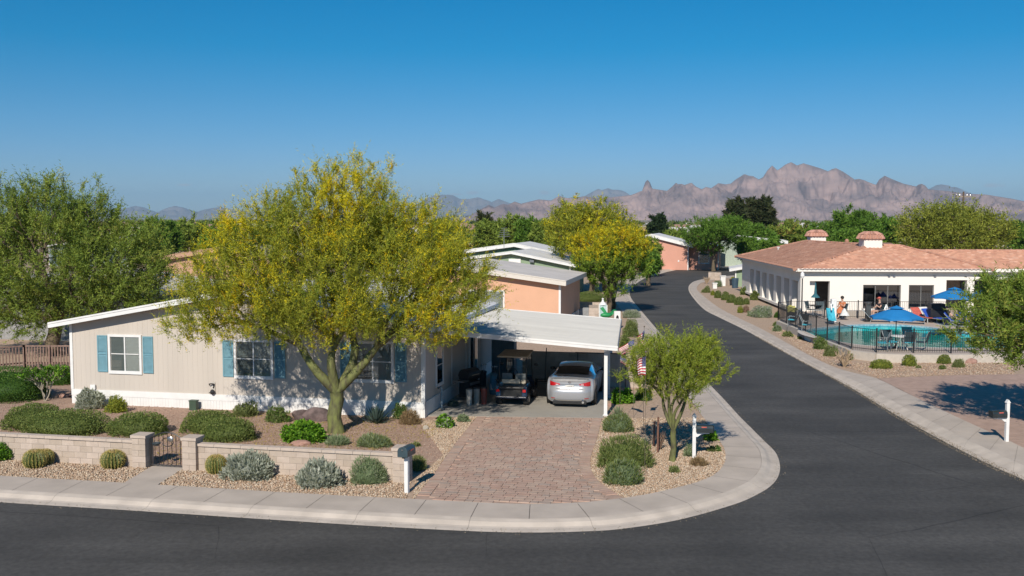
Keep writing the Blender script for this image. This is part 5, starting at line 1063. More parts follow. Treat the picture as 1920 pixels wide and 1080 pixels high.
# fence
def iron_fence(label, pts, h, z, spacing=.11, post=2.2, closed=False):
    t = thing('pool_fence', label, 'fence', (pts[0].x, pts[0].y, z)); o0 = Vector((pts[0].x, pts[0].y, 0))
    for a, b in zip(pts, pts[1:]):
        a = Vector((a.x, a.y, 0))-o0; b = Vector((b.x, b.y, 0))-o0; L_ = (b-a).length; nb = max(1, round(L_/post))
        for i in range(nb):
            p = a.lerp(b, i/nb); q = a.lerp(b, (i+1)/nb); k = MB(); k.cbox(p+Vector((0, 0, h/2+.02)), (.06, .06, h+.05)); k.build('post', M_black, t)
            k = MB(); U_ = Vector((0, 0, 1))
            for zz in (.12, h-.04): k = MB(); k.tube([p+U_*zz, q+U_*zz], .015, 4); k.build('rail', M_black, t)
            m_ = int((q-p).length/spacing); k = MB()
            for j in range(1, m_): r_ = p.lerp(q, j/m_); k.cbox(r_+U_*(h/2), (.014, .014, h-.06))
            k.build('pickets', M_black, t, kind='stuff')
    k = MB(); k.cbox(b+Vector((0, 0, h/2+.02)), (.06, .06, h+.05)); k.build('post', M_black, t); return t
iron_fence('black iron pool fence along the street side', [P(*p, .5) for p in ((1459, 600), (1530, 630.5), (1597, 655.5), (1643, 661), (1783, 662.5), (2060, 660))], 1.16, .51)
q0 = P(1459, 600, .5); iron_fence('black iron pool fence in front of the clubhouse wall', [Vector((q0.x, q0.y, 0)), Vector((q0.x+1.2, 65.6, 0)), Vector((29.6, 65.0, 0)), Vector((37, 64.6, 0))], 1.16, .51)
k = MB(); k.box(0, 2.6, -.2, .2, 0, .45); o = k.build('planter_wall', MATS['kerb_pale']); o.location = (21.5, 66.2, .5); tag(o, 'low pale planter wall between clubhouse porch and back fence', 'planter')
# umbrellas
M_umb = mat('umbrella_blue', (.012, .20, .50), .75, var=.05, scale=3); M_pole = mat('umbrella_pole', (.03, .03, .035), .4)
def umbrella(label, px, py, Y=None, zt_=2.6, r=1.32, tilt=0):
    b = P(px, py, .5); t = thing('patio_umbrella', label, 'umbrella', (b.x, b.y, .5), .2, 'blue patio umbrellas by the pool'); zt_ -= .5
    k = MB(); k.tube([(0, 0, 0), (0, 0, zt_)], .025, 8); k.build('pole', M_pole, t); k = MB(); k.lathe([(.28, 0), (.28, .06), (.06, .1), (.05, .3)], 14); k.build('base', M_black, t)
    n = 8; k = MB(); rings = ((.02, 0), (.45, -.16), (.9, -.34), (1.0, -.385)); vs = []
    for f_, dz in rings:
        for j in range(n*4): a = 2*math.pi*j/(n*4); s = (j % 4)/4; sc = 1-.10*math.sin(s*math.pi)*f_; sag = -.05*math.sin(s*math.pi)*f_; vs.append((r*f_*sc*math.cos(a), r*f_*sc*math.sin(a), zt_+dz*1.35*r/1.32-.0+sag*-.6))
    m_ = n*4; fs = [(i*m_+j, i*m_+(j+1) % m_, (i+1)*m_+(j+1) % m_, (i+1)*m_+j) for i in range(3) for j in range(m_)]; k.add(vs, fs); k.add([(v_[0]*1.0, v_[1]*1.0, v_[2]-.10) for v_ in vs[-m_:]]+vs[-m_:], [(j, (j+1) % m_, m_+(j+1) % m_, m_+j) for j in range(m_)])
    cn = k.build('canopy', M_umb, t); k = MB(); k.lathe([(r*.3, zt_-.06), (.02, zt_+.07), (0, zt_+.1)], 16); k.build('vent_cap', M_umb, t)
    for j in range(n): a = 2*math.pi*j/n; k = MB(); k.tube([(0, 0, zt_-.03), (r*math.cos(a)*.97, r*math.sin(a)*.97, zt_-.55*r/1.32)], .01, 4); k.build('rib', M_pole, t)
    return t
umbrella('blue umbrella standing at the near edge of the pool', 1679, 653, zt_=2.62); umbrella('blue umbrella by the porch of the clubhouse', 1788, 607, zt_=2.75, r=1.4); umbrella('blue umbrella half behind the right tree', 1836, 606, zt_=2.55, r=1.3)
# chairs, loungers
M_sling = mat('sling_dark', (.03, .06, .075), .6); M_cyan = mat('cushion_cyan', (.05, .42, .55), .7); M_frame = mat('chair_frame', (.55, .58, .58), .4, metal=.6)
def chair(label, px, py, rz, seat=None, back=None):
    b = P(px, py, .5); t = thing('patio_chair', label, 'chair', (b.x, b.y, .505), rz)
    k = MB(); k.box(-.25, .25, -.25, .25, .40, .44); k.build('seat', seat or M_cyan, t, bevel=.01)
    k = MB(); k.extr([(-.25, .24, .46), (.25, .24, .46), (.25, .40, .98), (-.25, .40, .98)], (0, .02, 0)); k.build('backrest', back or M_sling, t)
    for sx in (-1, 1):
        k = MB(); k.tube([(sx*.28, -.26, 0), (sx*.28, -.24, .62), (sx*.28, .24, .64), (sx*.27, .42, 1.0)], .017, 5); k.tube([(sx*.28, .26, 0), (sx*.28, .2, .62)], .017, 5); k.build('side_frame', M_frame, t)
    return t
chair('chair with dark back and its side to the fence, left of the umbrella pole', 1654, 658, -1.9); chair('dark slat chair nearest the second fence post', 1660, 652, 2.8, M_frame)
chair('cyan seated chair just left of the umbrella pole', 1671, 656, .4); chair('cyan seated chair right of the umbrella pole', 1703, 657, 3.0); chair('dark backed chair at the right of the poolside table', 1727, 657, -2.2, M_sling)
chair('white and teal chair standing behind the poolside table', 1706, 650, .1, mat('seat_teal', (.05, .45, .42), .6), MATS.get('seat_teal'))
b = P(1688, 655, .5); t = thing('patio_table', 'round white table under the near umbrella', 'table', (b.x, b.y, .505)); k = MB(); k.lathe([(.5, .66), (.5, .69), (0, .7)], 20); k.build('tabletop', M_white, t)
for j in range(4): a = j*1.57+.7; k = MB(); k.tube([(.1*math.cos(a), .1*math.sin(a), .66), (.4*math.cos(a), .4*math.sin(a), 0)], .02, 5); k.build('leg', M_white, t)
def lounger(label, px, py, rz, m=None, back=.5):
    b = P(px, py, .5); t = thing('sun_lounger', label, 'sun lounger', (b.x, b.y, .505), rz); m = m or M_sling
    k = MB(); k.box(-.33, .33, -.6, .7, .30, .34); k.build('bed', m, t); k = MB(); k.extr([(-.33, .71, .31), (.33, .71, .31), (.33, 1.15, .31+back), (-.33, 1.15, .31+back)], (0, .01, .04)); k.build('backrest', m, t)
    for sx in (-1, 1): k = MB(); k.tube([(sx*.35, -.6, .29), (sx*.35, .72, .29), (sx*.35, 1.16, .30+back)], .02, 5); k.tube([(sx*.35, -.5, .29), (sx*.35, -.55, 0)], .02, 5); k.tube([(sx*.35, .6, .29), (sx*.35, .68, 0)], .02, 5); k.build('side_frame', M_frame, t)
    return t
M_red = mat('towel_red', (.55, .12, .09), .85); M_blue = mat('towel_blue', (.02, .09, .5), .85); M_skin = mat('skin', (.55, .33, .24), .6, var=.04); M_navy = mat('navy_cloth', (.02, .03, .06), .85); M_or = mat('orange_cloth', (.6, .2, .08), .85); M_wt = mat('white_towel', (.75, .75, .73), .9)
lounger('low lounger behind the near umbrella, left one', 1652, 604, 1.3); lounger('low lounger behind the near umbrella, right one', 1716, 607, 1.2); lounger('lounger with red towel left of the porch', 1737, 604, .3, M_red); lounger('lounger with white towel beside the red one', 1752, 603, .3, M_wt)
lounger('dark lounger at the pool edge right of the porch', 1792, 619, 1.4, M_navy, .1); lounger('dark lounger next to the right tree', 1818, 620, 1.3, M_navy, .2); lounger('blue lounger under the porch umbrella', 1762, 606, .5, M_blue); lounger('lounger carrying the reclining sunbather', 1808, 611, 1.1, M_blue, .45); lounger('pale lounger by the back fence behind the near umbrella', 1672, 598, .2, M_wt)
def cloth(name, label, cat, px, py, z, sx, sy, h, m, seed):
    b = P(px, py, .5); r = np.random.default_rng(seed); k = MB(); n = 10; vs = [((i/n-.5)*sx, (j/n-.5)*sy, h*max(0, 1-((i/n-.5)**2+(j/n-.5)**2)*4)*(.6+.4*math.sin(i*1.3+j*.9+seed))) for i in range(n+1) for j in range(n+1)]
    k.add(vs, [(i*(n+1)+j, (i+1)*(n+1)+j, (i+1)*(n+1)+j+1, i*(n+1)+j+1) for i in range(n) for j in range(n)]); o = k.build(name, m, smooth=True); o.location = (b.x, b.y, z); return tag(o, label, cat)
cloth('beach_towel', 'bright blue towel heaped on a lounger near the right tree', 'towel', 1806, 607, .98, 1.0, .9, .45, M_blue, 1); cloth('beach_towel', 'blue towel bundle beside the sunbather, farther right', 'towel', 1826, 606, .86, .9, .8, .4, M_blue, 2)
cloth('beach_bag', 'tan bag standing on the deck near the porch', 'bag', 1800, 600, .52, .6, .5, .9, mat('tan_bag', (.4, .31, .22), .9), 3); cloth('beach_towel', 'white towel hanging beside the pool lift', 'towel', 1583, 600, .8, .6, .5, .5, M_wt, 4); cloth('beach_towel', 'orange towel behind the pool lift', 'towel', 1576, 598, .9, .7, .5, .5, M_or, 5)
# grill under the porch edge, black cabinet
b = P(1757, 604, .5); t = thing('barbecue', 'black covered barbecue against the clubhouse porch', 'barbecue', (b.x, b.y, .505), .1); k = MB(); k.box(-.6, .6, -.3, .3, 0, .8); k.build('cabinet', M_black, t, bevel=.02); k = MB(); k.extr([(-.55, -.28, .81), (.45, -.28, .81), (.4, -.2, 1.2), (-.5, -.2, 1.2)], (0, .5, 0)); k.build('hood', M_black, t, bevel=.03)
b = P(1627, 603, .5); t = thing('patio_heater', 'dark steel drinking station standing before the back fence', 'drinking station', (b.x, b.y, .505)); k = MB(); k.box(-.25, .25, -.2, .2, 0, .08); k.build('base', M_black, t); k = MB(); k.box(-.16, .16, -.13, .13, .08, 1.1); k.build('body', mat('dull_steel', (.12, .12, .12), .4, metal=.5), t, bevel=.02); k = MB(); k.lathe([(.2, 1.1), (.24, 1.25), (0, 1.27)], 12); k.build('bowl', MATS['dull_steel'], t)
b = P(1562, 606, .5); t = thing('pool_lift', 'white pool lift column with blue seat at the left end of the pool', 'pool lift', (b.x, b.y, .505)); k = MB(); k.box(-.16, .16, -.16, .16, 0, 1.55); k.build('column', mat('lift_white', (.85, .85, .84), .4), t, bevel=.03)
k = MB(); k.tube([(-.1, -.16, 1.2), (-.35, -.6, 1.25), (-.4, -.9, .9)], .05, 7); k.build('arm', MATS['lift_white'], t); k = MB(); k.extr([(-.65, -1.1, .25), (-.15, -1.1, .25), (-.15, -.75, .3), (-.15, -.62, .95), (-.65, -.62, .95), (-.65, -.75, .3)], (0, 0, .07)); k.build('seat', M_cyan, t, bevel=.02)
# metal patio set in the porch niche
chair('dark metal chair in the entry niche of the clubhouse', 1521, 592, .8, M_sling); chair('pale cushioned chair outside the entry niche', 1535, 593, -.5, M_frame)
b = P(1528, 592, .5); t = thing('patio_table', 'dark round table with folded teal umbrella in the entry niche', 'table', (b.x, b.y, .505)); k = MB(); k.lathe([(.45, .7), (.45, .73), (0, .74)], 16); k.build('tabletop', M_black, t); k = MB(); k.tube([(0, 0, 0), (0, 0, 1.9)], .03, 6); k.build('pole', M_black, t); k = MB(); k.lathe([(.32, 1.25), (.1, 1.5), (.04, 2.2), (0, 2.3)], 10); k.build('folded_canopy', mat('teal_dark', (.03, .14, .17), .8), t)
k = MB(); b = P(1500, 590, .5); t = thing('deck_lamp', 'black lamp post at the clubhouse corner', 'lamp post', (b.x-.3, b.y-1.4, .505)); k.tube([(0, 0, 0), (0, 0, .4), (0, 0, 2.6)], [.12, .05, .04], 8); k.build('pole', M_black, t); k = MB(); k.lathe([(.08, 2.6), (.14, 2.75), (.12, 2.95), (0, 3.05)], 10); k.build('lantern', M_white, t)
for i, (px, py, lab) in enumerate(((1477, 606, 'yellow topped planter pot inside the fence corner'), (1500, 612, 'dark bin inside the side fence'),)):
    b = P(px, py, .5); t = thing('planter_pot' if i == 0 else 'litter_bin', lab, 'planter' if i == 0 else 'bin', (b.x+.4, b.y+.6, .505)); k = MB(); k.lathe([(.25, 0), (.33, .65), (.28, .68), (0, .6)], 14); k.build('body', M_black, t)
    if i == 0: k = MB(); k.ell((0, 0, .8), (.35, .35, .25), 10, 6, jit=.3); k.build('plant', mat('yellow_plant', (.4, .38, .1), .8), t)
chair('dark patio chair inside the side fence, nearer the bin', 1512, 622, 1.2); chair('dark patio chair inside the side fence, nearer the fence corner', 1486, 612, -2)
# people
def person(label, loc, J, edges, rad, rz=0, shirt=None, shorts=None, cap=None, hair=None):
    t = thing('person', label, 'person', loc, rz); names = list(J)
    def skin(nm, sub, grow, m):
        ids = [n_ for n_ in names if n_ in sub]; me = bpy.data.meshes.new(nm); ix = {n_: i for i, n_ in enumerate(ids)}
        me.from_pydata([J[n_] for n_ in ids], [(ix[a], ix[b]) for a, b in edges if a in ix and b in ix], []); me.materials.append(m); o = bpy.data.objects.new(nm, me); link(o, t)
        md = o.modifiers.new('skin', 'SKIN'); sv = me.skin_vertices[0].data if me.skin_vertices else None
        if sv is None:
            pass
        for n_ in ids: r_ = rad[n_]*grow; sv[ix[n_]].radius = (r_, r_)
        sv[0].use_root = True; ss = o.modifiers.new('sub', 'SUBSURF'); ss.levels = 1; ss.render_levels = 1; return o
    def mk(nm, sub, grow, m):
        me_ = None; o = None
        bm = bmesh.new(); bm.verts.layers.skin.verify(); ly = bm.verts.layers.skin.active; vs = {}
        for n_ in names:
            if n_ in sub: v = bm.verts.new(J[n_]); v[ly].radius = (rad[n_]*grow,)*2; v[ly].use_root = (len(vs) == 0); vs[n_] = v
        for a, b in edges:
            if a in vs and b in vs: bm.edges.new((vs[a], vs[b]))
        me = bpy.data.meshes.new(nm); bm.to_mesh(me); bm.free(); me.materials.append(m); o = bpy.data.objects.new(nm, me); link(o, t); o.modifiers.new('skin', 'SKIN'); ss = o.modifiers.new('sub', 'SUBSURF'); ss.levels = 1; ss.render_levels = 1; return o
    body = mk('body', set(names), 1, M_skin)
    if shirt: mk('shirt', {'pelvis', 'waist', 'chest', 'neck0', 'shL', 'shR', 'elL0', 'elR0'}, 1.18, shirt)
    if shorts: mk('shorts', {'pelvis', 'hipL', 'hipR', 'thL', 'thR'}, 1.2, shorts)
    h = Vector(J['head']); 
    if cap: k = MB(); k.ell(h+Vector((0, 0, .06)), (.115, .125, .09), 10, 6); k.box(h.x-.07, h.x+.07, h.y-.22, h.y-.08, h.z+.05, h.z+.065); k.build('cap', cap, t)
    elif hair: k = MB(); k.ell(h+Vector((0, .02, .04)), (.115, .125, .12), 10, 6); k.build('hair', hair, t)
    k = MB(); k.ell(h+Vector((0, -.115, .0)), (.015, .03, .025), 6, 4); k.build('nose', M_skin, t)
    return t
ED = [('pelvis', 'waist'), ('waist', 'chest'), ('chest', 'neck0'), ('neck0', 'neck'), ('neck', 'head'), ('chest', 'shL'), ('chest', 'shR'), ('shL', 'elL0'), ('elL0', 'elL'), ('elL', 'haL'), ('shR', 'elR0'), ('elR0', 'elR'), ('elR', 'haR'), ('pelvis', 'hipL'), ('pelvis', 'hipR'), ('hipL', 'thL'), ('thL', 'knL'), ('knL', 'anL'), ('anL', 'toL'), ('hipR', 'thR'), ('thR', 'knR'), ('knR', 'anR'), ('anR', 'toR')]
RD = dict(pelvis=.14, waist=.125, chest=.15, neck0=.07, neck=.055, head=.105, shL=.065, shR=.065, elL0=.052, elR0=.052, elL=.04, elR=.04, haL=.035, haR=.035, hipL=.1, hipR=.1, thL=.085, thR=.085, knL=.06, knR=.06, anL=.04, anR=.04, toL=.035, toR=.035)
def seated():   # faces -y, on a 0.44 m seat
    return dict(pelvis=(0, .05, .54), waist=(0, .1, .72), chest=(0, .12, .96), neck0=(0, .11, 1.1), neck=(0, .1, 1.17), head=(0, .07, 1.32), shL=(-.19, .12, 1.02), elL0=(-.22, .05, .9), elL=(-.24, -.04, .76), haL=(-.16, -.28, .72), shR=(.19, .12, 1.02), elR0=(.23, .04, .9), elR=(.25, -.06, .78), haR=(.1, -.26, .95), hipL=(-.1, 0, .53), thL=(-.12, -.2, .53), knL=(-.13, -.42, .53), anL=(-.13, -.5, .1), toL=(-.14, -.66, .05), hipR=(.1, 0, .53), thR=(.12, -.2, .54), knR=(.14, -.42, .54), anR=(.16, -.55, .12), toR=(.17, -.7, .06))
def lying():
    return dict(pelvis=(0, .1, .42), waist=(0, .3, .44), chest=(0, .55, .54), neck0=(0, .7, .64), neck=(0, .76, .69), head=(0, .9, .79), shL=(-.19, .6, .58), elL0=(-.25, .45, .52), elL=(-.3, .3, .44), haL=(-.22, .08, .42), shR=(.19, .6, .58), elR0=(.26, .45, .54), elR=(.32, .3, .5), haR=(.15, .15, .56), hipL=(-.1, 0, .42), thL=(-.12, -.18, .5), knL=(-.13, -.38, .62), anL=(-.13, -.6, .38), toL=(-.13, -.7, .42), hipR=(.1, 0, .42), thR=(.12, -.2, .42), knR=(.13, -.42, .42), anR=(.13, -.78, .4), toR=(.13, -.84, .5))
chair('chair under the seated man in the red cap', 1646, 599, -1.3, M_frame)
b = P(1646, 599, .5); person('person in a red cap and dark top seated by the back fence', (b.x, b.y, .53), seated(), ED, RD, -1.3, shirt=mat('black_shirt', (.03, .025, .03), .8), shorts=M_navy, cap=M_red)
chair('chair behind the pool lift with the bather', 1577, 597, -.9, M_or)
b = P(1577, 597, .5); person('person with dark hair and orange top sitting behind the pool lift', (b.x, b.y, .53), seated(), ED, RD, -.9, shirt=M_or, shorts=M_navy, hair=mat('dark_hair', (.02, .018, .015), .7))
b = P(1808, 611, .5); person('sunbather lying on the blue lounger near the right tree', (b.x, b.y, .46), lying(), ED, RD, 1.1, shirt=M_navy, shorts=M_blue, hair=MATS['dark_hair'])
# utility pole, antennas, dishes
b = Q(1805, 410, 150); t = thing('utility_pole', 'wooden utility pole with cross arm rising behind the big light green tree', 'utility pole', (b.x, b.y, 0)); M_wood = mat('pole_wood', (.12, .085, .06), .9)
k = MB(); k.tube([(0, 0, 0), (0, 0, 11.2)], [.18, .13], 8); k.build('pole', M_wood, t); k = MB(); k.box(-1.15, 1.15, -.08, .08, 10.35, 10.55); k.build('cross_arm', mat('arm_wood', (.3, .25, .2), .9), t)
for x in (-1.05, -.55, .55, 1.05): k = MB(); k.lathe([(.05, 10.55), (.09, 10.65), (.05, 10.8), (0, 10.82)], 8, c=(x, 0, 0)); k.build('insulator', M_steel, t)
def dish(label, loc, rz, r=.32):
    t = thing('satellite_dish', label, 'satellite dish', loc, rz); k = MB(); M_ = Matrix.Rotation(math.radians(65), 3, 'X'); k.lathe([(r, .1), (r*.7, .04), (0, 0)], 14, c=(0, 0, .35), M=M_); k.build('dish', M_white, t); k = MB(); k.tube([(0, 0, 0), (0, 0, .35)], .03, 6); k.build('mast', M_steel, t); k = MB(); k.tube([(0, 0, .25), (0, -.4, .4)], .015, 5); k.build('feed_arm', M_steel, t); return t
p = Q(1057, 509, 89.5); dish('white satellite dish at the right end of the sage green wall', (p.x, p.y, p.z-.35), .2)
p = Q(945, 462, 94); t = thing('antenna', 'spindly rooftop antenna on the ridge of the sage green home', 'antenna', (p.x, p.y, 4.3)); k = MB(); k.tube([(0, 0, 0), (0, 0, 1.9)], .03, 5); k.build('mast', M_steel, t)
for i in range(5): k = MB(); z = 1.1+i*.2; k.tube([(-.6+.08*i, 0, z), (.6-.08*i, 0, z+.05)], .018, 4); k.build('element', M_steel, t)

# ================================================================== VEHICLES
def spl(xs, ys, x): # smooth interpolation
    xs = np.array(xs, float); ys = np.array(ys, float); x = np.clip(x, xs[0], xs[-1]); i = np.clip(np.searchsorted(xs, x)-1, 0, len(xs)-2); t = (x-xs[i])/(xs[i+1]-xs[i]); m = np.gradient(ys, xs)
    h = xs[i+1]-xs[i]; return (2*t**3-3*t**2+1)*ys[i]+(t**3-2*t**2+t)*h*m[i]+(-2*t**3+3*t**2)*ys[i+1]+(t**3-t**2)*h*m[i+1]
cb = P(1068, 766, .135); car = thing('parked_car', 'silver sedan seen from behind under the carport', 'car', (cb.x, cb.y+.12, .137), ANG+.035)
M_sil = mat('silver_paint', (.40, .415, .445), .33, metal=.35, var=.015, coat=.6); M_cgl = glassmat('car_glass', (.05, .06, .06), .2, .02); M_dark2 = mat('tinted_rear_glass', (.008, .009, .01), .08, coat=0, spec=.4, var=0)
M_chr = mat('chrome', (.8, .8, .82), .12, metal=1, var=0); M_redl = mat('tail_lens', (.5, .008, .012), .15, var=.1, scale=25, coat=1); M_clr = mat('clear_lens', (.75, .7, .7), .1, coat=1); M_plas = mat('black_plastic', (.02, .02, .02), .5)
Ys = [0, .25, .55, .85, 1.2, 1.55, 1.85, 2.3, 2.9, 3.3, 3.7, 3.95, 4.3, 4.65, 4.85]
ztop = [1.055, 1.075, 1.08, 1.085, 1.175, 1.265, 1.32, 1.35, 1.335, 1.24, 1.11, 1.02, .96, .86, .72]; zbelt = [1.0, 1.03, 1.04, 1.035, 1.02, 1.0, .99, .98, .97, .96, .95, .94, .90, .80, .66]
wmax = [.78, .87, .905, .915, .92, .92, .92, .92, .92, .92, .92, .92, .90, .84, .66]; wtop = [.66, .69, .66, .60, .57, .57, .58, .59, .58, .60, .64, .66, .66, .58, .42]
def ring(y):
    zt, zb_, wm, wt = [float(spl(Ys, a, y)) for a in (ztop, zbelt, wmax, wtop)]; zt = max(zt, zb_+.015)
    pts = [(0, .2), (wm*.86, .2), (wm*.955, .26), (wm*.985, .45), (wm, .66), (wm*.99, .82), (wm*.95, zb_-.03), (wm*.91, zb_+.0), (wm*.91+(wt-wm*.91)*.5, zb_+(zt-zb_)*.56), (wt+.03, zb_+(zt-zb_)*.9), (wt*.8, zt-.006), (wt*.4, zt+.008), (0, zt+.012)]
    return pts
st = np.r_[np.linspace(0, .3, 5), np.linspace(.4, 4.7, 40), [4.78, 4.85]]
def rear_y(x, z, w_): # bumper and boot lid shape
    b_ = float(np.interp(z, [.2, .3, .45, .62, .70, .74, .95, 1.03, 1.09], [.06, .0, -.04, -.045, .0, .035, .06, .045, .09])); q = min(1, abs(x)/w_); return b_+.05*q**2+.20*q**7
body = MB(); rows = []
for s_ in st:
    pr = ring(s_); full = [(x, z) for x, z in pr]+[(-x, z) for x, z in pr[-2:0:-1]]; fade = max(0, 1-s_/.35)**1.5
    rows.append([(x, s_+fade*rear_y(x, z, wmax[0])-(.0 if s_ > .1 else 0), z) for x, z in full])
n = len(rows[0]); vs = [p for r_ in rows for p in r_]; body.add(vs, [(i*n+j, i*n+(j+1) % n, (i+1)*n+(j+1) % n, (i+1)*n+j) for i in range(len(rows)-1) for j in range(n)])
last = (len(rows)-1)*n; body.f.append(tuple(range(last, last+n))); body.m.append(0)
def wz(z): pr = ring(0)[1:-1]; zs = [p[1] for p in pr[:9]]; return float(np.interp(z, zs, [p[0] for p in pr[:9]])) if z < 1.0 else float(np.interp(z, [1.0, 1.03, 1.055, 1.07], [.71, .69, .6, .02]))
gz = [.2, .26, .3, .36, .45, .54, .62, .66, .70, .74, .80, .88, .95, 1.0, 1.03, 1.05]; nx_ = 20; vs = []
for z in gz:
    W_ = wz(z)
    for i in range(nx_+1): x = W_*(2*i/nx_-1); vs.append((x, rear_y(x, z, wmax[0]), z))
body.add(vs, [(a*(nx_+1)+i, a*(nx_+1)+i+1, (a+1)*(nx_+1)+i+1, (a+1)*(nx_+1)+i) for a in range(len(gz)-1) for i in range(nx_)])
body.add([(x, rear_y(x, 1.05, wmax[0]), 1.05) for x in (-.6, -.3, 0, .3, .6)]+[(x, .08, 1.06) for x in (-.6, -.3, 0, .3, .6)], [(i, i+1, i+6, i+5) for i in range(4)])
bo = body.build('body', M_sil, car, smooth=True); bo.modifiers.new('es', 'EDGE_SPLIT').split_angle = math.radians(38)
RR = np.array(rows)
def cpatch(name, y0, y1, js, m, off=.006, inset=None):
    k = MB(); ii = [i for i, s_ in enumerate(st) if y0 <= s_ <= y1]; vs = []
    for i in ii:
        for j in js:
            p = Vector(rows[i][j % n]); c = Vector((0, p.y, .9)); d = (p-c); d.y = 0; d = d.normalized(); vs.append(p+d*off)
    w_ = len(js); k.add(vs, [(a*w_+b, a*w_+b+1, (a+1)*w_+b+1, (a+1)*w_+b) for a in range(len(ii)-1) for b in range(w_-1)]); return k.build(name, m, car, smooth=True)
cpatch('rear_window', .93, 1.78, [9, 10, 11, 12, 13, 14, 15], M_dark2, .008); cpatch('windscreen', 3.0, 3.9, [9, 10, 11, 12, 13, 14, 15], M_cgl, .008); 0 and cpatch('roof_panel', 1.9, 2.9, [9, 10, 11, 12, 13, 14, 15], M_sil, .004)
for js in ([7, 8, 9], [n-7, n-8, n-9]):
    a = cpatch('side_window', 1.35, 2.25, js, M_cgl, .008); cpatch('side_window', 2.35, 3.35, js, M_cgl, .008)
k = MB(); k.box(-.8, .8, 1.2, 3.6, .5, .95); k.build('cabin_interior', M_dark, car)
def rpatch(name, xa, xb, zlo, zhi, m, off=.012, nx=8, nz=3):
    k = MB(); vs = []
    for j in range(nz+1):
        for i in range(nx+1):
            t = i/nx; x = xa+(xb-xa)*t; lo, hi = zlo(t), zhi(t); z = lo+(hi-lo)*j/nz; vs.append((x, rear_y(x, z, wmax[0])-off, z))
    k.add(vs, [(a*(nx+1)+i, a*(nx+1)+i+1, (a+1)*(nx+1)+i+1, (a+1)*(nx+1)+i) for a in range(nz) for i in range(nx)]); return k.build(name, m, car, smooth=True)
for s_ in (-1, 1):
    tl = rpatch('tail_light', s_*.36, s_*.755, lambda t: .845-.045*min(1, t*1.4), lambda t: .885+.085*t, M_redl)
    rpatch('tail_light_clear', s_*.42, s_*.52, lambda t: .845, lambda t: .87, M_clr, .016, 3, 1)
    rpatch('reflector', s_*.55, s_*.7, lambda t: .34, lambda t: .365, M_redl, .01, 3, 1)
rpatch('bumper_strip', -.7, .7, lambda t: .255+.03*abs(2*t-1)**3, lambda t: .30+.035*abs(2*t-1)**3, M_chr, .014, 16, 1)
rpatch('plate_recess', -.36, .36, lambda t: .715, lambda t: .845, mat('silver_pale', (.45, .46, .48), .3, metal=.5, coat=.5), .003, 10, 2)
rpatch('boot_lid_edge', -.62, .62, lambda t: .985, lambda t: 1.035, mat('silver_lit', (.62, .63, .64), .3, metal=.4, coat=.5), .012, 16, 2); rpatch('boot_seam', -.38, .38, lambda t: .86, lambda t: .872, M_plas, .008, 10, 1)  # lit band on the boot lid edge is painted in a paler silver
for s_ in (-1, 1): rpatch('boot_seam', s_*.36, s_*.5, lambda t: .70+.12*t*0, lambda t: .708, M_plas, .008, 4, 1)
rpatch('boot_seam', -.38, .38, lambda t: .695, lambda t: .705, M_plas, .006, 10, 1)
k = MB(); k.box(-.155, .155, -.004, .008, .70, .84); pl = k.build('licence_plate', mat('plate_white', (.72, .72, .70), .4), car); pl.location = (0, rear_y(0, .77, .78)-.012, .005)
fc = bpy.data.curves.new('plate_letters', 'FONT'); fc.body = 'CAP'; fc.size = .085; fc.extrude = .001; fc.align_x = 'CENTER'; ft = bpy.data.objects.new('text_source', fc); fm_ = bpy.data.meshes.new_from_object(ft); fm_.materials.clear(); fm_.materials.append(M_plas); fo = bpy.data.objects.new('plate_letters', fm_); bpy.data.objects.remove(ft); link(fo, pl); fo.rotation_euler = (math.pi/2, 0, 0); fo.location = (0, -.006, .742)
k = MB(); k.tube([(.055*math.cos(a), 0, .036*math.sin(a)) for a in np.linspace(0, 2*math.pi, 17)], .006, 5, cap=False); k.tube([(.022*math.cos(a), 0, .034*math.sin(a)) for a in np.linspace(0, 2*math.pi, 13)], .005, 5, cap=False); k.tube([(.04*math.cos(a), 0, .014+.014*math.sin(a)) for a in np.linspace(0, 2*math.pi, 13)], .005, 5, cap=False); e_ = k.build('emblem', M_chr, car); e_.location = (0, rear_y(0, .94, .78)-.014, .94)
k = MB(); k.tube([(.5, -.02, .215), (.5, .2, .22)], .045, 12); k.build('exhaust', M_chr, car); k = MB(); k.box(-.62, .62, .02, .3, .14, .24); k.build('rear_valance', M_plas, car)
k = MB(); k.extr([(0, 1.95, 1.475), (0, 2.15, 1.475), (0, 1.97, 1.53)], (.02, 0, 0)); k.build('roof_antenna', M_sil, car)
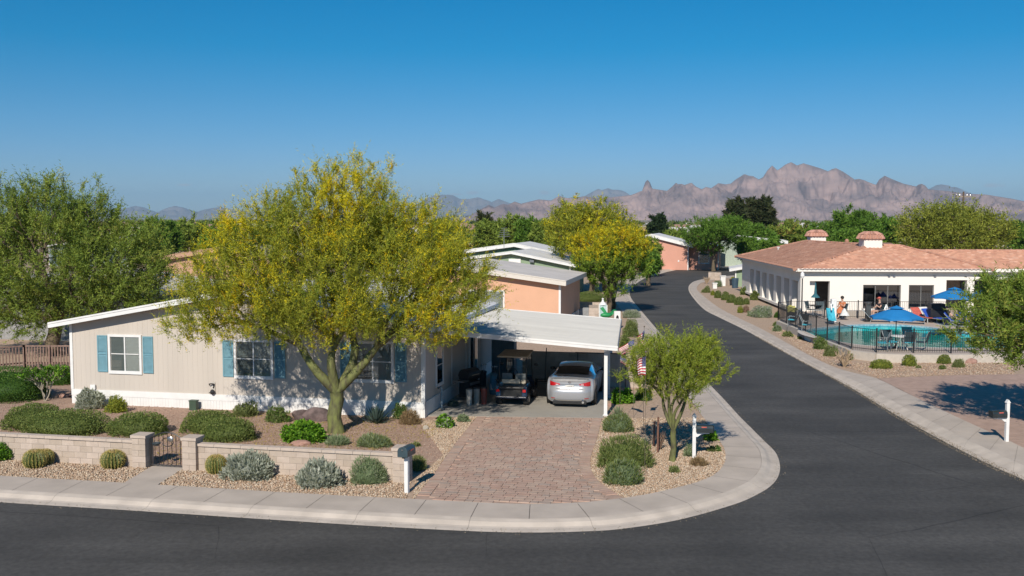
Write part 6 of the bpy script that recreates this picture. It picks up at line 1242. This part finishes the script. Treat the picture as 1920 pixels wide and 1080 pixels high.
for s_ in (-1, 1):
    k = MB(); k.ell((s_*1.02, 3.15, 1.0), (.11, .08, .08), 10, 6); k.tube([(s_*.86, 3.2, .96), (s_*.98, 3.16, .98)], .03, 6); k.build('wing_mirror', M_plas, car)
    for y in (1.75, 2.75): k = MB(); k.tube([(s_*.925, y, .88), (s_*.94, y+.1, .885), (s_*.925, y+.2, .88)], .014, 5); k.build('door_handle', M_chr, car)
    for y in (1.3, 2.32, 3.4): k = MB(); k.tube([(s_*.90, y, .28), (s_*.925, y-.02, .6), (s_*.905, y-.05, .9)], .004, 4); k.build('door_seam', M_plas, car)
    for y in (.92, 3.75):
        k = MB(); k.lathe([(.27, -.1), (.325, -.085), (.33, 0), (.325, .085), (.27, .1)], 24, M=Matrix.Rotation(math.pi/2, 3, 'Y')); wh = k.build('tyre', M_tyre, car); wh.location = (s_*.83, y, .33)
        k = MB(); k.lathe([(.0, .06), (.06, .07), (.2, .045), (.225, .06), (.235, .1), (.0, .1)][::-1] if s_ < 0 else [(0, .1), (.235, .1), (.225, .06), (.2, .045), (.06, .07), (0, .06)], 20, M=Matrix.Rotation(math.pi/2*s_, 3, 'Y')); k.build('rim', mat('alloy', (.5, .5, .52), .3, metal=.8), wh)
        k = MB(); k.lathe([(.0, .0), (.375, .001), (.375, .004), (0, .004)], 24, M=Matrix.Rotation(math.pi/2*s_, 3, 'Y'), c=(s_*.924, y, .35)); k.build('wheel_arch', M_plas, car)
# golf cart
gb = P(958, 763, .135); gc = thing('golf_cart', 'dark navy golf cart with tan roof seen from behind under the carport', 'golf cart', (gb.x, gb.y+.1, .137), ANG+.02)
M_nv = mat('navy_paint', (.008, .018, .045), .3, coat=.6); M_tan = mat('tan_roof', (.50, .39, .26), .6); M_seat = mat('cream_seat', (.55, .49, .38), .7); M_gseat = mat('grey_seat', (.18, .2, .2), .7)
k = MB(); k.box(-.56, .56, .12, .75, .28, .62); k.build('rear_body', M_plas, gc, bevel=.04)
for s_ in (-1, 1):
    k = MB(); k.extr([(s_*.38, .02, .36), (s_*.6, .02, .36), (s_*.6, .04, .7), (s_*.55, .1, .78), (s_*.42, .1, .74)], (0, .75, 0)); k.build('fender', M_nv, gc, bevel=.03)
    k = MB(); k.box(s_*.5-.06, s_*.5+.06, -.012, .02, .54, .64); k.build('tail_light', M_redl, gc)
    for y in (.42, 2.05):
        k = MB(); k.lathe([(.12, -.1), (.22, -.1), (.24, -.06), (.24, .06), (.22, .1), (.12, .1)], 18, M=Matrix.Rotation(math.pi/2, 3, 'Y')); wh = k.build('tyre', M_tyre, gc); wh.location = (s_*.52, y, .24); k = MB(); k.lathe([(0, .09), (.13, .085), (.13, .105), (0, .11)], 14, M=Matrix.Rotation(math.pi/2*s_, 3, 'Y')); k.build('rim', M_steel, wh)
    k = MB(); k.tube([(s_*.5, .45, .8), (s_*.52, .35, 1.3), (s_*.5, .5, 1.78)], .018, 6); k.tube([(s_*.5, 1.9, .75), (s_*.5, 1.6, 1.82)], .018, 6); k.build('roof_strut', M_black, gc)
    k = MB(); k.tube([(s_*.58, .45, .78), (s_*.62, .3, .95), (s_*.6, .1, .98)], .016, 6); k.build('armrest', M_black, gc)
    k = MB(); k.ell((s_*.68, 1.7, 1.35), (.09, .03, .06), 8, 5); k.build('mirror', M_plas, gc)
k = MB(); k.box(-.58, .58, -.02, .1, .3, .37); k.build('bumper', M_nv, gc, bevel=.02); k = MB(); k.box(-.5, .5, .75, 2.3, .28, .36); k.build('floor_pan', M_plas, gc)
k = MB(); k.extr([(-.55, 2.0, .36), (.55, 2.0, .36), (.5, 2.45, .42), (.45, 2.5, .6), (.42, 2.1, .86), (-.42, 2.1, .86), (-.45, 2.5, .6), (-.5, 2.45, .42)], (0, .05, 0)); k.build('front_cowl', M_nv, gc, bevel=.02)
k = MB(); k.box(-.42, .30, .3, .42, .80, .96); k.build('rear_seat_back', M_seat, gc, bevel=.04); k = MB(); k.box(.33, .5, .3, .42, .80, .96); k.build('rear_seat_bolster', M_seat, gc, bevel=.04)
k = MB(); k.box(-.5, .5, .05, .5, .62, .72); k.build('rear_seat', M_plas, gc, bevel=.03); k = MB(); k.box(-.5, .5, .75, 1.25, .62, .76); k.build('front_seat', M_gseat, gc, bevel=.04)
for x in (-.26, .26): k = MB(); k.box(x-.22, x+.2, .62, .72, .82, 1.15); k.build('seat_back', M_gseat, gc, bevel=.05)
k = MB(); k.tube([(-.22+.17*math.cos(a), 1.65-.05*math.sin(a), 1.02+.16*math.sin(a)) for a in np.linspace(0, 2*math.pi, 17)], .014, 5, cap=False); k.tube([(-.22, 1.66, 1.0), (-.22, 2.05, .7)], .02, 6); k.build('steering_wheel', M_plas, gc)
k = MB(); k.extr([(-.58, .28, 1.79), (.58, .28, 1.79), (.56, 1.75, 1.86), (-.56, 1.75, 1.86)], (0, 0, .05)); k.build('canopy', M_tan, gc, bevel=.02)
k = MB(); k.extr([(-.5, 1.78, .86), (.5, 1.78, .86), (.5, 1.68, 1.8), (-.5, 1.68, 1.8)], (0, .006, 0)); k.build('windscreen', M_glass, gc)

# ================================================================== THINGS UNDER THE CARPORT
def put_at(name, label, cat, u, v, z=.137, rz=0): p = LF(u, v, z); return thing(name, label, cat, p, ANG+rz)
t = put_at('gas_grill', 'black gas grill with hood standing by the shaded side wall', 'grill', .75, 3.6, rz=1.2)
k = MB(); k.box(-.35, .35, -.25, .25, .15, .75); k.build('cabinet', M_plas, t, bevel=.02); k = MB(); k.tube([(-.38, 0, .98), (.38, 0, .98)], [.26, .26], 12); k.build('hood', M_black, t); k = MB(); k.box(-.75, -.37, -.25, .25, .78, .82); k.build('side_shelf', M_steel, t); k = MB(); k.tube([(-.25, -.27, 1.0), (.25, -.27, 1.0)], .015, 6); k.build('handle', M_chr, t); k = MB(); k.box(-.3, .3, -.262, -.25, .62, .72); k.build('control_panel', M_steel, t)
for i, (u, v, c, lab) in enumerate(((1.0, 2.55, (.42, .40, .36), 'pale grey waste bin in front of the grill'), (1.25, 2.7, (.3, .28, .25), 'grey waste bin beside the pale one'), (1.5, 2.85, (.28, .06, .04), 'red brown waste bin at the end of the row'))):
    t = put_at('waste_bin', lab, 'bin', u, v); k = MB(); k.lathe([(.10, 0), (.125, .58), (.13, .6), (0, .6)], 12); k.build('body', mat('bin_%d' % i, c, .6), t); k = MB(); k.lathe([(.135, .6), (.13, .65), (0, .68)], 12); k.build('lid', M_plas, t)
for i, (u, v, lab) in enumerate(((1.35, 5.0, 'golf bag with clubs and blue white panels near the side door'), (.8, 5.5, 'darker golf bag leaning near the door'))):
    t = put_at('golf_bag', lab, 'golf bag', u, v, rz=.4); M_ = Matrix.Rotation(.25, 3, 'X'); k = MB(); k.lathe([(.13, 0), (.15, .1), (.14, .8), (.16, .86), (0, .86)], 12, M=M_); k.build('bag', mat('bag_blue' if i == 0 else 'bag_dark', (.12, .3, .42) if i == 0 else (.04, .05, .06), .6), t); k = MB(); k.box(-.12, .12, -.2, -.12, .2, .6); k.build('pocket', M_white if i == 0 else M_plas, t)
    for j in range(5): k = MB(); a = j*1.2; k.tube([(.06*math.cos(a), -.15+.05*math.sin(a), .8), (.1*math.cos(a), -.28+.08*math.sin(a), 1.12)], .008, 4); k.ell((.1*math.cos(a), -.3+.08*math.sin(a), 1.14), (.04, .05, .03), 6, 4); k.build('club', M_steel, t)
t = put_at('storage_cabinet', 'blue grey storage cabinet at the back of the carport by the wall', 'cabinet', 1.0, 8.8); k = MB(); k.box(-.5, .5, -.3, .3, 0, 1.85); k.build('body', mat('cabinet_blue', (.1, .17, .22), .6), t, bevel=.01); k = MB(); k.box(-.48, -.01, -.315, -.301, .05, 1.8); k.build('door', MATS['cabinet_blue'], t); k = MB(); k.box(.01, .48, -.315, -.301, .05, 1.8); k.build('door', MATS['cabinet_blue'], t)
t = put_at('bicycle_trainer', 'dark folded handcart with pole beside the sedan', 'handcart', 3.2, 6.6, rz=.3); k = MB(); k.tube([(-.3, 0, .3), (.3, 0, .3), (.3, .5, .32), (-.3, .5, .32), (-.3, 0, .3)], .02, 5); k.tube([(0, .1, .3), (.05, 0, 1.7)], .02, 5); k.build('frame', M_black, t)
for s_ in (-1, 1): k = MB(); k.lathe([(.1, -.03), (.2, -.03), (.2, .03), (.1, .03)], 14, c=(s_*.35, .25, .2), M=Matrix.Rotation(math.pi/2, 3, 'Y')); k.build('wheel', M_tyre, t)
t = put_at('storage_tote', 'light blue plastic tote beside the golf cart', 'tote', 2.4, 5.2, rz=.2); k = MB(); k.box(-.25, .25, -.18, .18, 0, .32); k.build('body', mat('tote_grey', (.2, .24, .25), .5), t, bevel=.02); k = MB(); k.box(-.27, .27, -.2, .2, .322, .37); k.build('lid', mat('tote_blue', (.05, .3, .5), .5), t)
t = put_at('hose_reel', 'coiled garden hose on the slab at the foot of the side wall', 'garden hose', .45, 2.3); k = MB()
for i in range(4): k.tube([((.22-.02*i)*math.cos(a), (.22-.02*i)*math.sin(a), .03+i*.035) for a in np.linspace(0, 2*math.pi, 15)], .018, 5, cap=False)
k.build('hose', mat('hose_dark', (.02, .05, .04), .5), t)
# wall behind the carport
WO = LF(2.0, 7.9, .1); bw = thing('block_wall', 'tan block wall closing the back of the carport', 'wall', WO, ANG); hb = .2
k = MB(); k.box(.01, 5.09, -.09, .09, 0, 7*hb); k.build('mortar_core', M_mort, bw)
for r_ in range(7):
    u = 0; i = 0
    while u < 5.1-.02:
        l = min(.4 if (i or r_ % 2 == 0) else .2, 5.1-u)
        if l > .05: put('block', blockmesh(random.randrange(3), l, hb, .2), bw, (u+l/2, 0, r_*hb))
        u += l; i += 1
k = MB(); k.box(2.3, 4.5, -.3, -.27, 1.42, 1.46); k.tube([(2.4, -.28, 0), (2.4, -.28, 1.44)], .02, 5); k.tube([(4.4, -.28, 0), (4.4, -.28, 1.44)], .02, 5); o = k.build('steel_rack', M_black, None, loc=WO); o.rotation_euler = (0, 0, ANG); tag(o, 'thin black steel rack frame standing before the back wall', 'rack')
# picket fence at the left
pf = thing('picket_fence', 'brown wooden picket fence between the left yard and the grey home', 'fence', P(0, 692, .1), 0); pts = [P(-80, 700, .1), P(45, 690, .1), P(140, 690, .1)]; o0 = Vector(pf.location); M_pk = mat('picket_brown', (.26, .17, .135), .8, var=.2, scale=8)
for a, b in zip(pts, pts[1:]):
    a = a-o0; b = b-o0; L_ = (b-a).length; n_ = int(L_/.135); d = (b-a).normalized(); an = math.atan2(d.y, d.x)
    for j in range(n_): p = a+d*(j*.135); k = MB(); k.cbox(p+Vector((0, 0, .5)), (.055, .03, .98+random.uniform(-.01, .01)), rz=an); k.build('picket', M_pk, pf)
    for zz in (.2, 1.0): k = MB(); k.extr([a+Vector((0, .05, zz)), b+Vector((0, .05, zz)), b+Vector((0, .05, zz+.07)), a+Vector((0, .05, zz+.07))], (0, .04, 0)); k.build('rail', M_pk, pf)
    for q in (a, a.lerp(b, .5), b): k = MB(); k.cbox(q+Vector((0, .07, .54)), (.1, .1, 1.08)); k.build('post', M_pk, pf)

# ================================================================== MAILBOXES, FLAGS, GARDEN THINGS
def mbox(bm, L_, w_, h, z, y0=0):
    n = 9; pr = [(-w_/2, z), (w_/2, z)]+[(w_/2*math.cos(math.pi*i/n), z+h*.55+w_/2*.9*math.sin(math.pi*i/n)) for i in range(n+1)]; k = len(pr)
    bm.add([(x, y0, zz) for x, zz in pr]+[(x, y0+L_, zz) for x, zz in pr], [(i, (i+1) % k, k+(i+1) % k, k+i) for i in range(k)]+[tuple(range(k))[::-1], tuple(range(k, 2*k))]); return bm
M_mb = mat('mailbox_slate', (.045, .075, .09), .4, coat=.3)
b = P(763, 923, .12); t = thing('mailbox', 'slate blue domed mailbox on a white post left of the driveway', 'mailbox', (b.x, b.y, .1), -.35)
k = MB(); k.box(-.05, .05, -.05, .05, 0, .98); k.build('post', M_white, t); k = mbox(MB(), .48, .26, .24, .985, -.22); k.build('box', M_mb, t, bevel=.006); k = mbox(MB(), .02, .285, .255, .98, -.242); k.build('door', M_mb, t, bevel=.004)
k = MB(); k.box(-.02, .02, -.262, -.243, 1.15, 1.19); k.build('handle', M_steel, t); k = MB(); k.box(.145, .155, -.05, .1, 1.12, 1.15); k.build('signal_flag', M_red, t); k = MB(); k.box(-.035, .035, -.2, .24, .94, .983); k.build('bracket', M_plas, t)
def armbox(label, px, py, rz, sx, open_=False):
    b = P(px, py, .12); t = thing('mailbox', label, 'mailbox', (b.x, b.y, .1), rz); k = MB(); k.box(-.05, .05, -.05, .05, 0, 1.26); k.build('post', M_white, t, bevel=.004)
    k = MB(); k.extr([(0, -.06, 1.26), (.07, -.06, 1.26), (0, -.06, 1.36), (-.07, -.06, 1.26)], (0, .12, 0)); k.build('finial', M_white, t)
    k = MB(); k.extr([(sx*.051, -.03, .66), (sx*.051, -.03, .78), (sx*.44, -.03, .80), (sx*.44, -.03, .76), (sx*.2, -.03, .74), (sx*.1, -.03, .66)], (0, .06, 0)); k.build('arm', M_white, t)
    R_ = Matrix.Rotation(-sx*math.pi/2, 4, 'Z'); tmp = mbox(MB(), .48, .23, .22, .802); tmp.v = [tuple(R_@Vector(v)) for v in tmp.v]; tmp.v = [(v[0]+sx*.06, v[1], v[2]) for v in tmp.v]; tmp.build('box', mat('mailbox_black', (.025, .035, .04), .3, coat=.4), t, bevel=.006)
    k = MB(); k.box(sx*.545, sx*.56, -.12, .12, .80, 1.02); k.build('door', MATS['mailbox_black'], t, bevel=.01); k = MB(); k.box(sx*.2, sx*.35, -.125, -.116, .95, .98); k.build('signal_flag', M_red, t)
armbox('black mailbox hung on a white post in the corner bed', 1301, 859, -.1, 1); armbox('black mailbox on a white post at the far right sidewalk in tree shade', 1887, 828, .1, -1)
def flag(label, px, py, z, tip, fx, fz, rz, droop, seed):
    b = Q(px, py, {1: 34.5, 2: 32.0, 3: 26.5, 4: 33.0}[seed]); t = thing('flag', label, 'flag', (b.x, b.y, .1), rz, 'flags around the small palo verde'); top_ = b.z-.1; k = MB(); k.tube([(0, 0, 0), (0, 0, top_+.1)], .006, 6); k.ell((0, 0, top_+.12), (.03, .03, .03), 8, 5); k.build('staff', mat('flag_staff', (.16, .13, .10), .6), t)
    r = np.random.default_rng(seed); nu, nv = 26, 13; vs = []; cs = []; k = MB()
    def pt(u, v): # u along fly, v down hoist; limp cloth
        x = fx*u; sag = droop*u**1.3; zz = top_-v*fz*(1-.25*u)-sag; y = .10*math.sin(u*7+v*1.5+seed)*u+.04*math.sin(v*6+seed*2); return (x*(1-.15*v), y, zz)
    for i in range(nu):
        for j in range(nv):
            u0, u1, v0, v1 = i/nu, (i+1)/nu, j/nv, (j+1)/nv; col = (.42, .02, .035) if j % 2 == 0 else (.75, .73, .7)
            if u0 < .4 and j < 7: col = (.02, .03, .13)
            k.add([pt(u0, v0), pt(u1, v0), pt(u1, v1), pt(u0, v1)], [(0, 3, 2, 1)], col=col)
            if u0 < .38 and j < 7 and (i+j) % 2 == 0: q = [pt(u0+.012, v0+.02), pt(u1-.012, v0+.02), pt(u1-.012, v1-.02), pt(u0+.012, v1-.02)]; k.add([(p[0], p[1]-.003, p[2]) for p in q], [(0, 3, 2, 1)], col=(.75, .75, .75)); k.add([(p[0], p[1]+.003, p[2]) for p in q], [(0, 3, 2, 1)], col=(.75, .75, .75))
    k.build('cloth', mat('flag_cloth', (1, 1, 1), .8, var=.02, attr='Col'), t, colors=True)
flag('limp stars and stripes flag nearest the carport roof corner', 1189, 637, 0, 0, -.52, .35, .1, .32, 1); flag('folded stars and stripes flag standing highest, showing its blue field', 1208, 619, 0, 0, -.22, .55, .2, .25, 2)
flag('stars and stripes flag hanging down beside the palo verde crown', 1211, 668, 0, 0, -.24, .52, -.1, .12, 3); flag('long drooping striped flag below the roof corner', 1163, 667, 0, 0, .5, .22, -.15, .42, 4)
b = P(1157, 616, .1); t = thing('number_pillar', 'white garden pillar with a dark oval plaque beside the sidewalk', 'pillar', (b.x, b.y, .1)); k = MB(); k.box(-.2, .2, -.15, .15, 0, 1.12); k.build('body', M_white, t, bevel=.01); k = MB(); k.lathe([(0, 0), (.09, .001), (.09, .015), (0, .016)], 16, M=Matrix.Rotation(math.pi/2, 3, 'X')@Matrix.Diagonal((1, 2.4, 1)), c=(0, -.151, .66)); k.build('plaque', M_black, t)
b = P(1130, 600, .1); t = thing('garden_lantern', 'pale blue box lantern with white pointed cap in the side garden', 'lantern', (b.x, b.y, .1)); k = MB(); k.box(-.24, .24, -.22, .22, 0, 1.05); k.build('body', mat('pale_blue', (.45, .62, .62), .6), t, bevel=.01); k = MB(); k.lathe([(.3, 1.06), (.16, 1.24), (.1, 1.26), (.06, 1.42), (.09, 1.48), (0, 1.55)], 12); k.build('cap', M_white, t)
for sx in (-1, 1): k = MB(); k.box(sx*.27-.03, sx*.27+.03, -.26, -.2, 0, 1.06); k.build('post', M_white, t)
M_gr = mat('bright_green', (.02, .28, .09), .5); b = P(1134, 606, .1); t = thing('garden_sculpture', 'bright green bird shaped garden sculpture beside the lantern', 'sculpture', (b.x+.1, b.y, .1), .2)
k = MB(); k.ell((0, 0, .55), (.42, .2, .17), 12, 7); k.build('body', M_gr, t, smooth=True); k = MB(); k.extr([(.1, 0, .55), (.55, .05, .9), (.75, .1, .85), (.4, 0, .5)], (0, .04, .02)); k.build('wing', M_gr, t); k = MB(); k.extr([(-.1, 0, .6), (-.4, .1, 1.0), (-.2, .1, 1.1), (.1, 0, .65)], (0, .04, 0)); k.build('wing', M_gr, t); k = MB(); k.tube([(0, 0, 0), (0, 0, .5)], .03, 6); k.build('stand', M_black, t)
def lowwall(label, a, b_, h, m, d=.2):
    pa, pb = P(*a, .1), P(*b_, .1); L_ = (pb-pa).length; an = math.atan2(pb.y-pa.y, pb.x-pa.x); t = thing('garden_wall', label, 'wall', pa, an); u = 0; r_ = 0
    k = MB(); k.box(.01, L_-.01, .02, d-.02, 0, h-.01); k.build('mortar_core', M_mort, t)
    for r_ in range(int(h/.2)):
        u = 0
        while u < L_-.02: l = min(.4, L_-u); put('block', blockmesh(random.randrange(3), l, .2, d), t, (u+l/2, d/2, r_*.2)); u += l
    return t
lowwall('tan block wall beside the salmon home seen over the carport roof', (1104, 612), (1121, 612), 1.4, M_blk[0]); lowwall('tan garden wall running behind the lantern', (1086, 586), (1140, 588), .8, M_blk[0])
k = MB(); b = P(1096, 600, .1); k.box(-.35, .35, -.3, .3, 0, .8); k.box(-.3, .3, -.25, .25, .8, .86); o = k.build('air_conditioner', mat('ac_grey', (.3, .31, .32), .6)); o.location = b; tag(o, 'grey air conditioning unit at the corner of the salmon home', 'air conditioner')
lowwall('pale low wall at the foot of the street tree at the bend', (1328, 524), (1351, 525), .9, M_blk[1]); lowwall('pale planter wall below the bright yellow shrub', (1366, 534), (1386, 535), .6, M_blk[1])
b = P(1355, 536, .1); k = MB(); k.box(-.25, .25, -.2, .2, 0, 1.0); k.box(-.3, .3, -.25, .25, 1.0, 1.08); o = k.build('bollard_pillar', M_white); o.location = b; tag(o, 'white square pillar beside the planter at the bend', 'pillar')
b = P(1378, 540, .1); t = thing('litter_bin', 'dark blue bin on the pavement left of the clubhouse', 'bin', b); k = MB(); k.lathe([(.3, 0), (.36, .9), (.36, 1.0), (0, 1.02)], 12); k.build('body', mat('bin_navy', (.04, .08, .12), .6), t)
b = P(1340, 541, .1); k = MB(); k.box(-.2, .2, -.15, .15, 0, .5); k.box(-.25, .25, -.2, .2, .5, .58); o = k.build('marker_stone', M_white); o.location = b; tag(o, 'small white marker block among the shrubs at the bend', 'marker')
# fallen blossom and leaves under the big palo verde and along the gutter
lp = [tuple(LF(a, b_)[:2]) for a, b_ in ((-7.5, wv+.3), (0, wv+.3), (1.5, -1.2), (0, -.3), (-7, -.3))]
o = stones('leaf_litter', lp, 9000, .02, .05, [(.5, .4, .05), (.35, .28, .1), (.22, .15, .08)], .125); tag(o, 'fallen yellow blossom and dry leaves on the gravel under the large palo verde', 'leaf litter', kind='stuff')
gp_ = [tuple(p) for p in (Lc[:, :2]*.9+Lc[:, 2:4]*.1)[::4] if p[1] < 45]+[tuple(p) for p in (Lc[:, :2]*1.12-Lc[:, 2:4]*.12)[::4][::-1] if p[1] < 45]
o = stones('gutter_grit', gp_, 30000, .015, .04, [(.3, .25, .18), (.2, .16, .12), (.4, .33, .24)], .012); tag(o, 'grit and dust gathered along the gutter of the near kerb', 'grit', kind='stuff')
gp2 = [tuple(p) for p in (Rc[:, :2]*.9+Rc[:, 2:4]*.1)[::4] if p[1] < 60]+[tuple(p) for p in (Rc[:, :2]*1.12-Rc[:, 2:4]*.12)[::4][::-1] if p[1] < 60]
o = stones('gutter_grit', gp2, 20000, .015, .045, [(.3, .25, .18), (.2, .16, .12), (.4, .33, .24)], .012); tag(o, 'grit and dust gathered along the gutter of the far kerb', 'grit', kind='stuff')
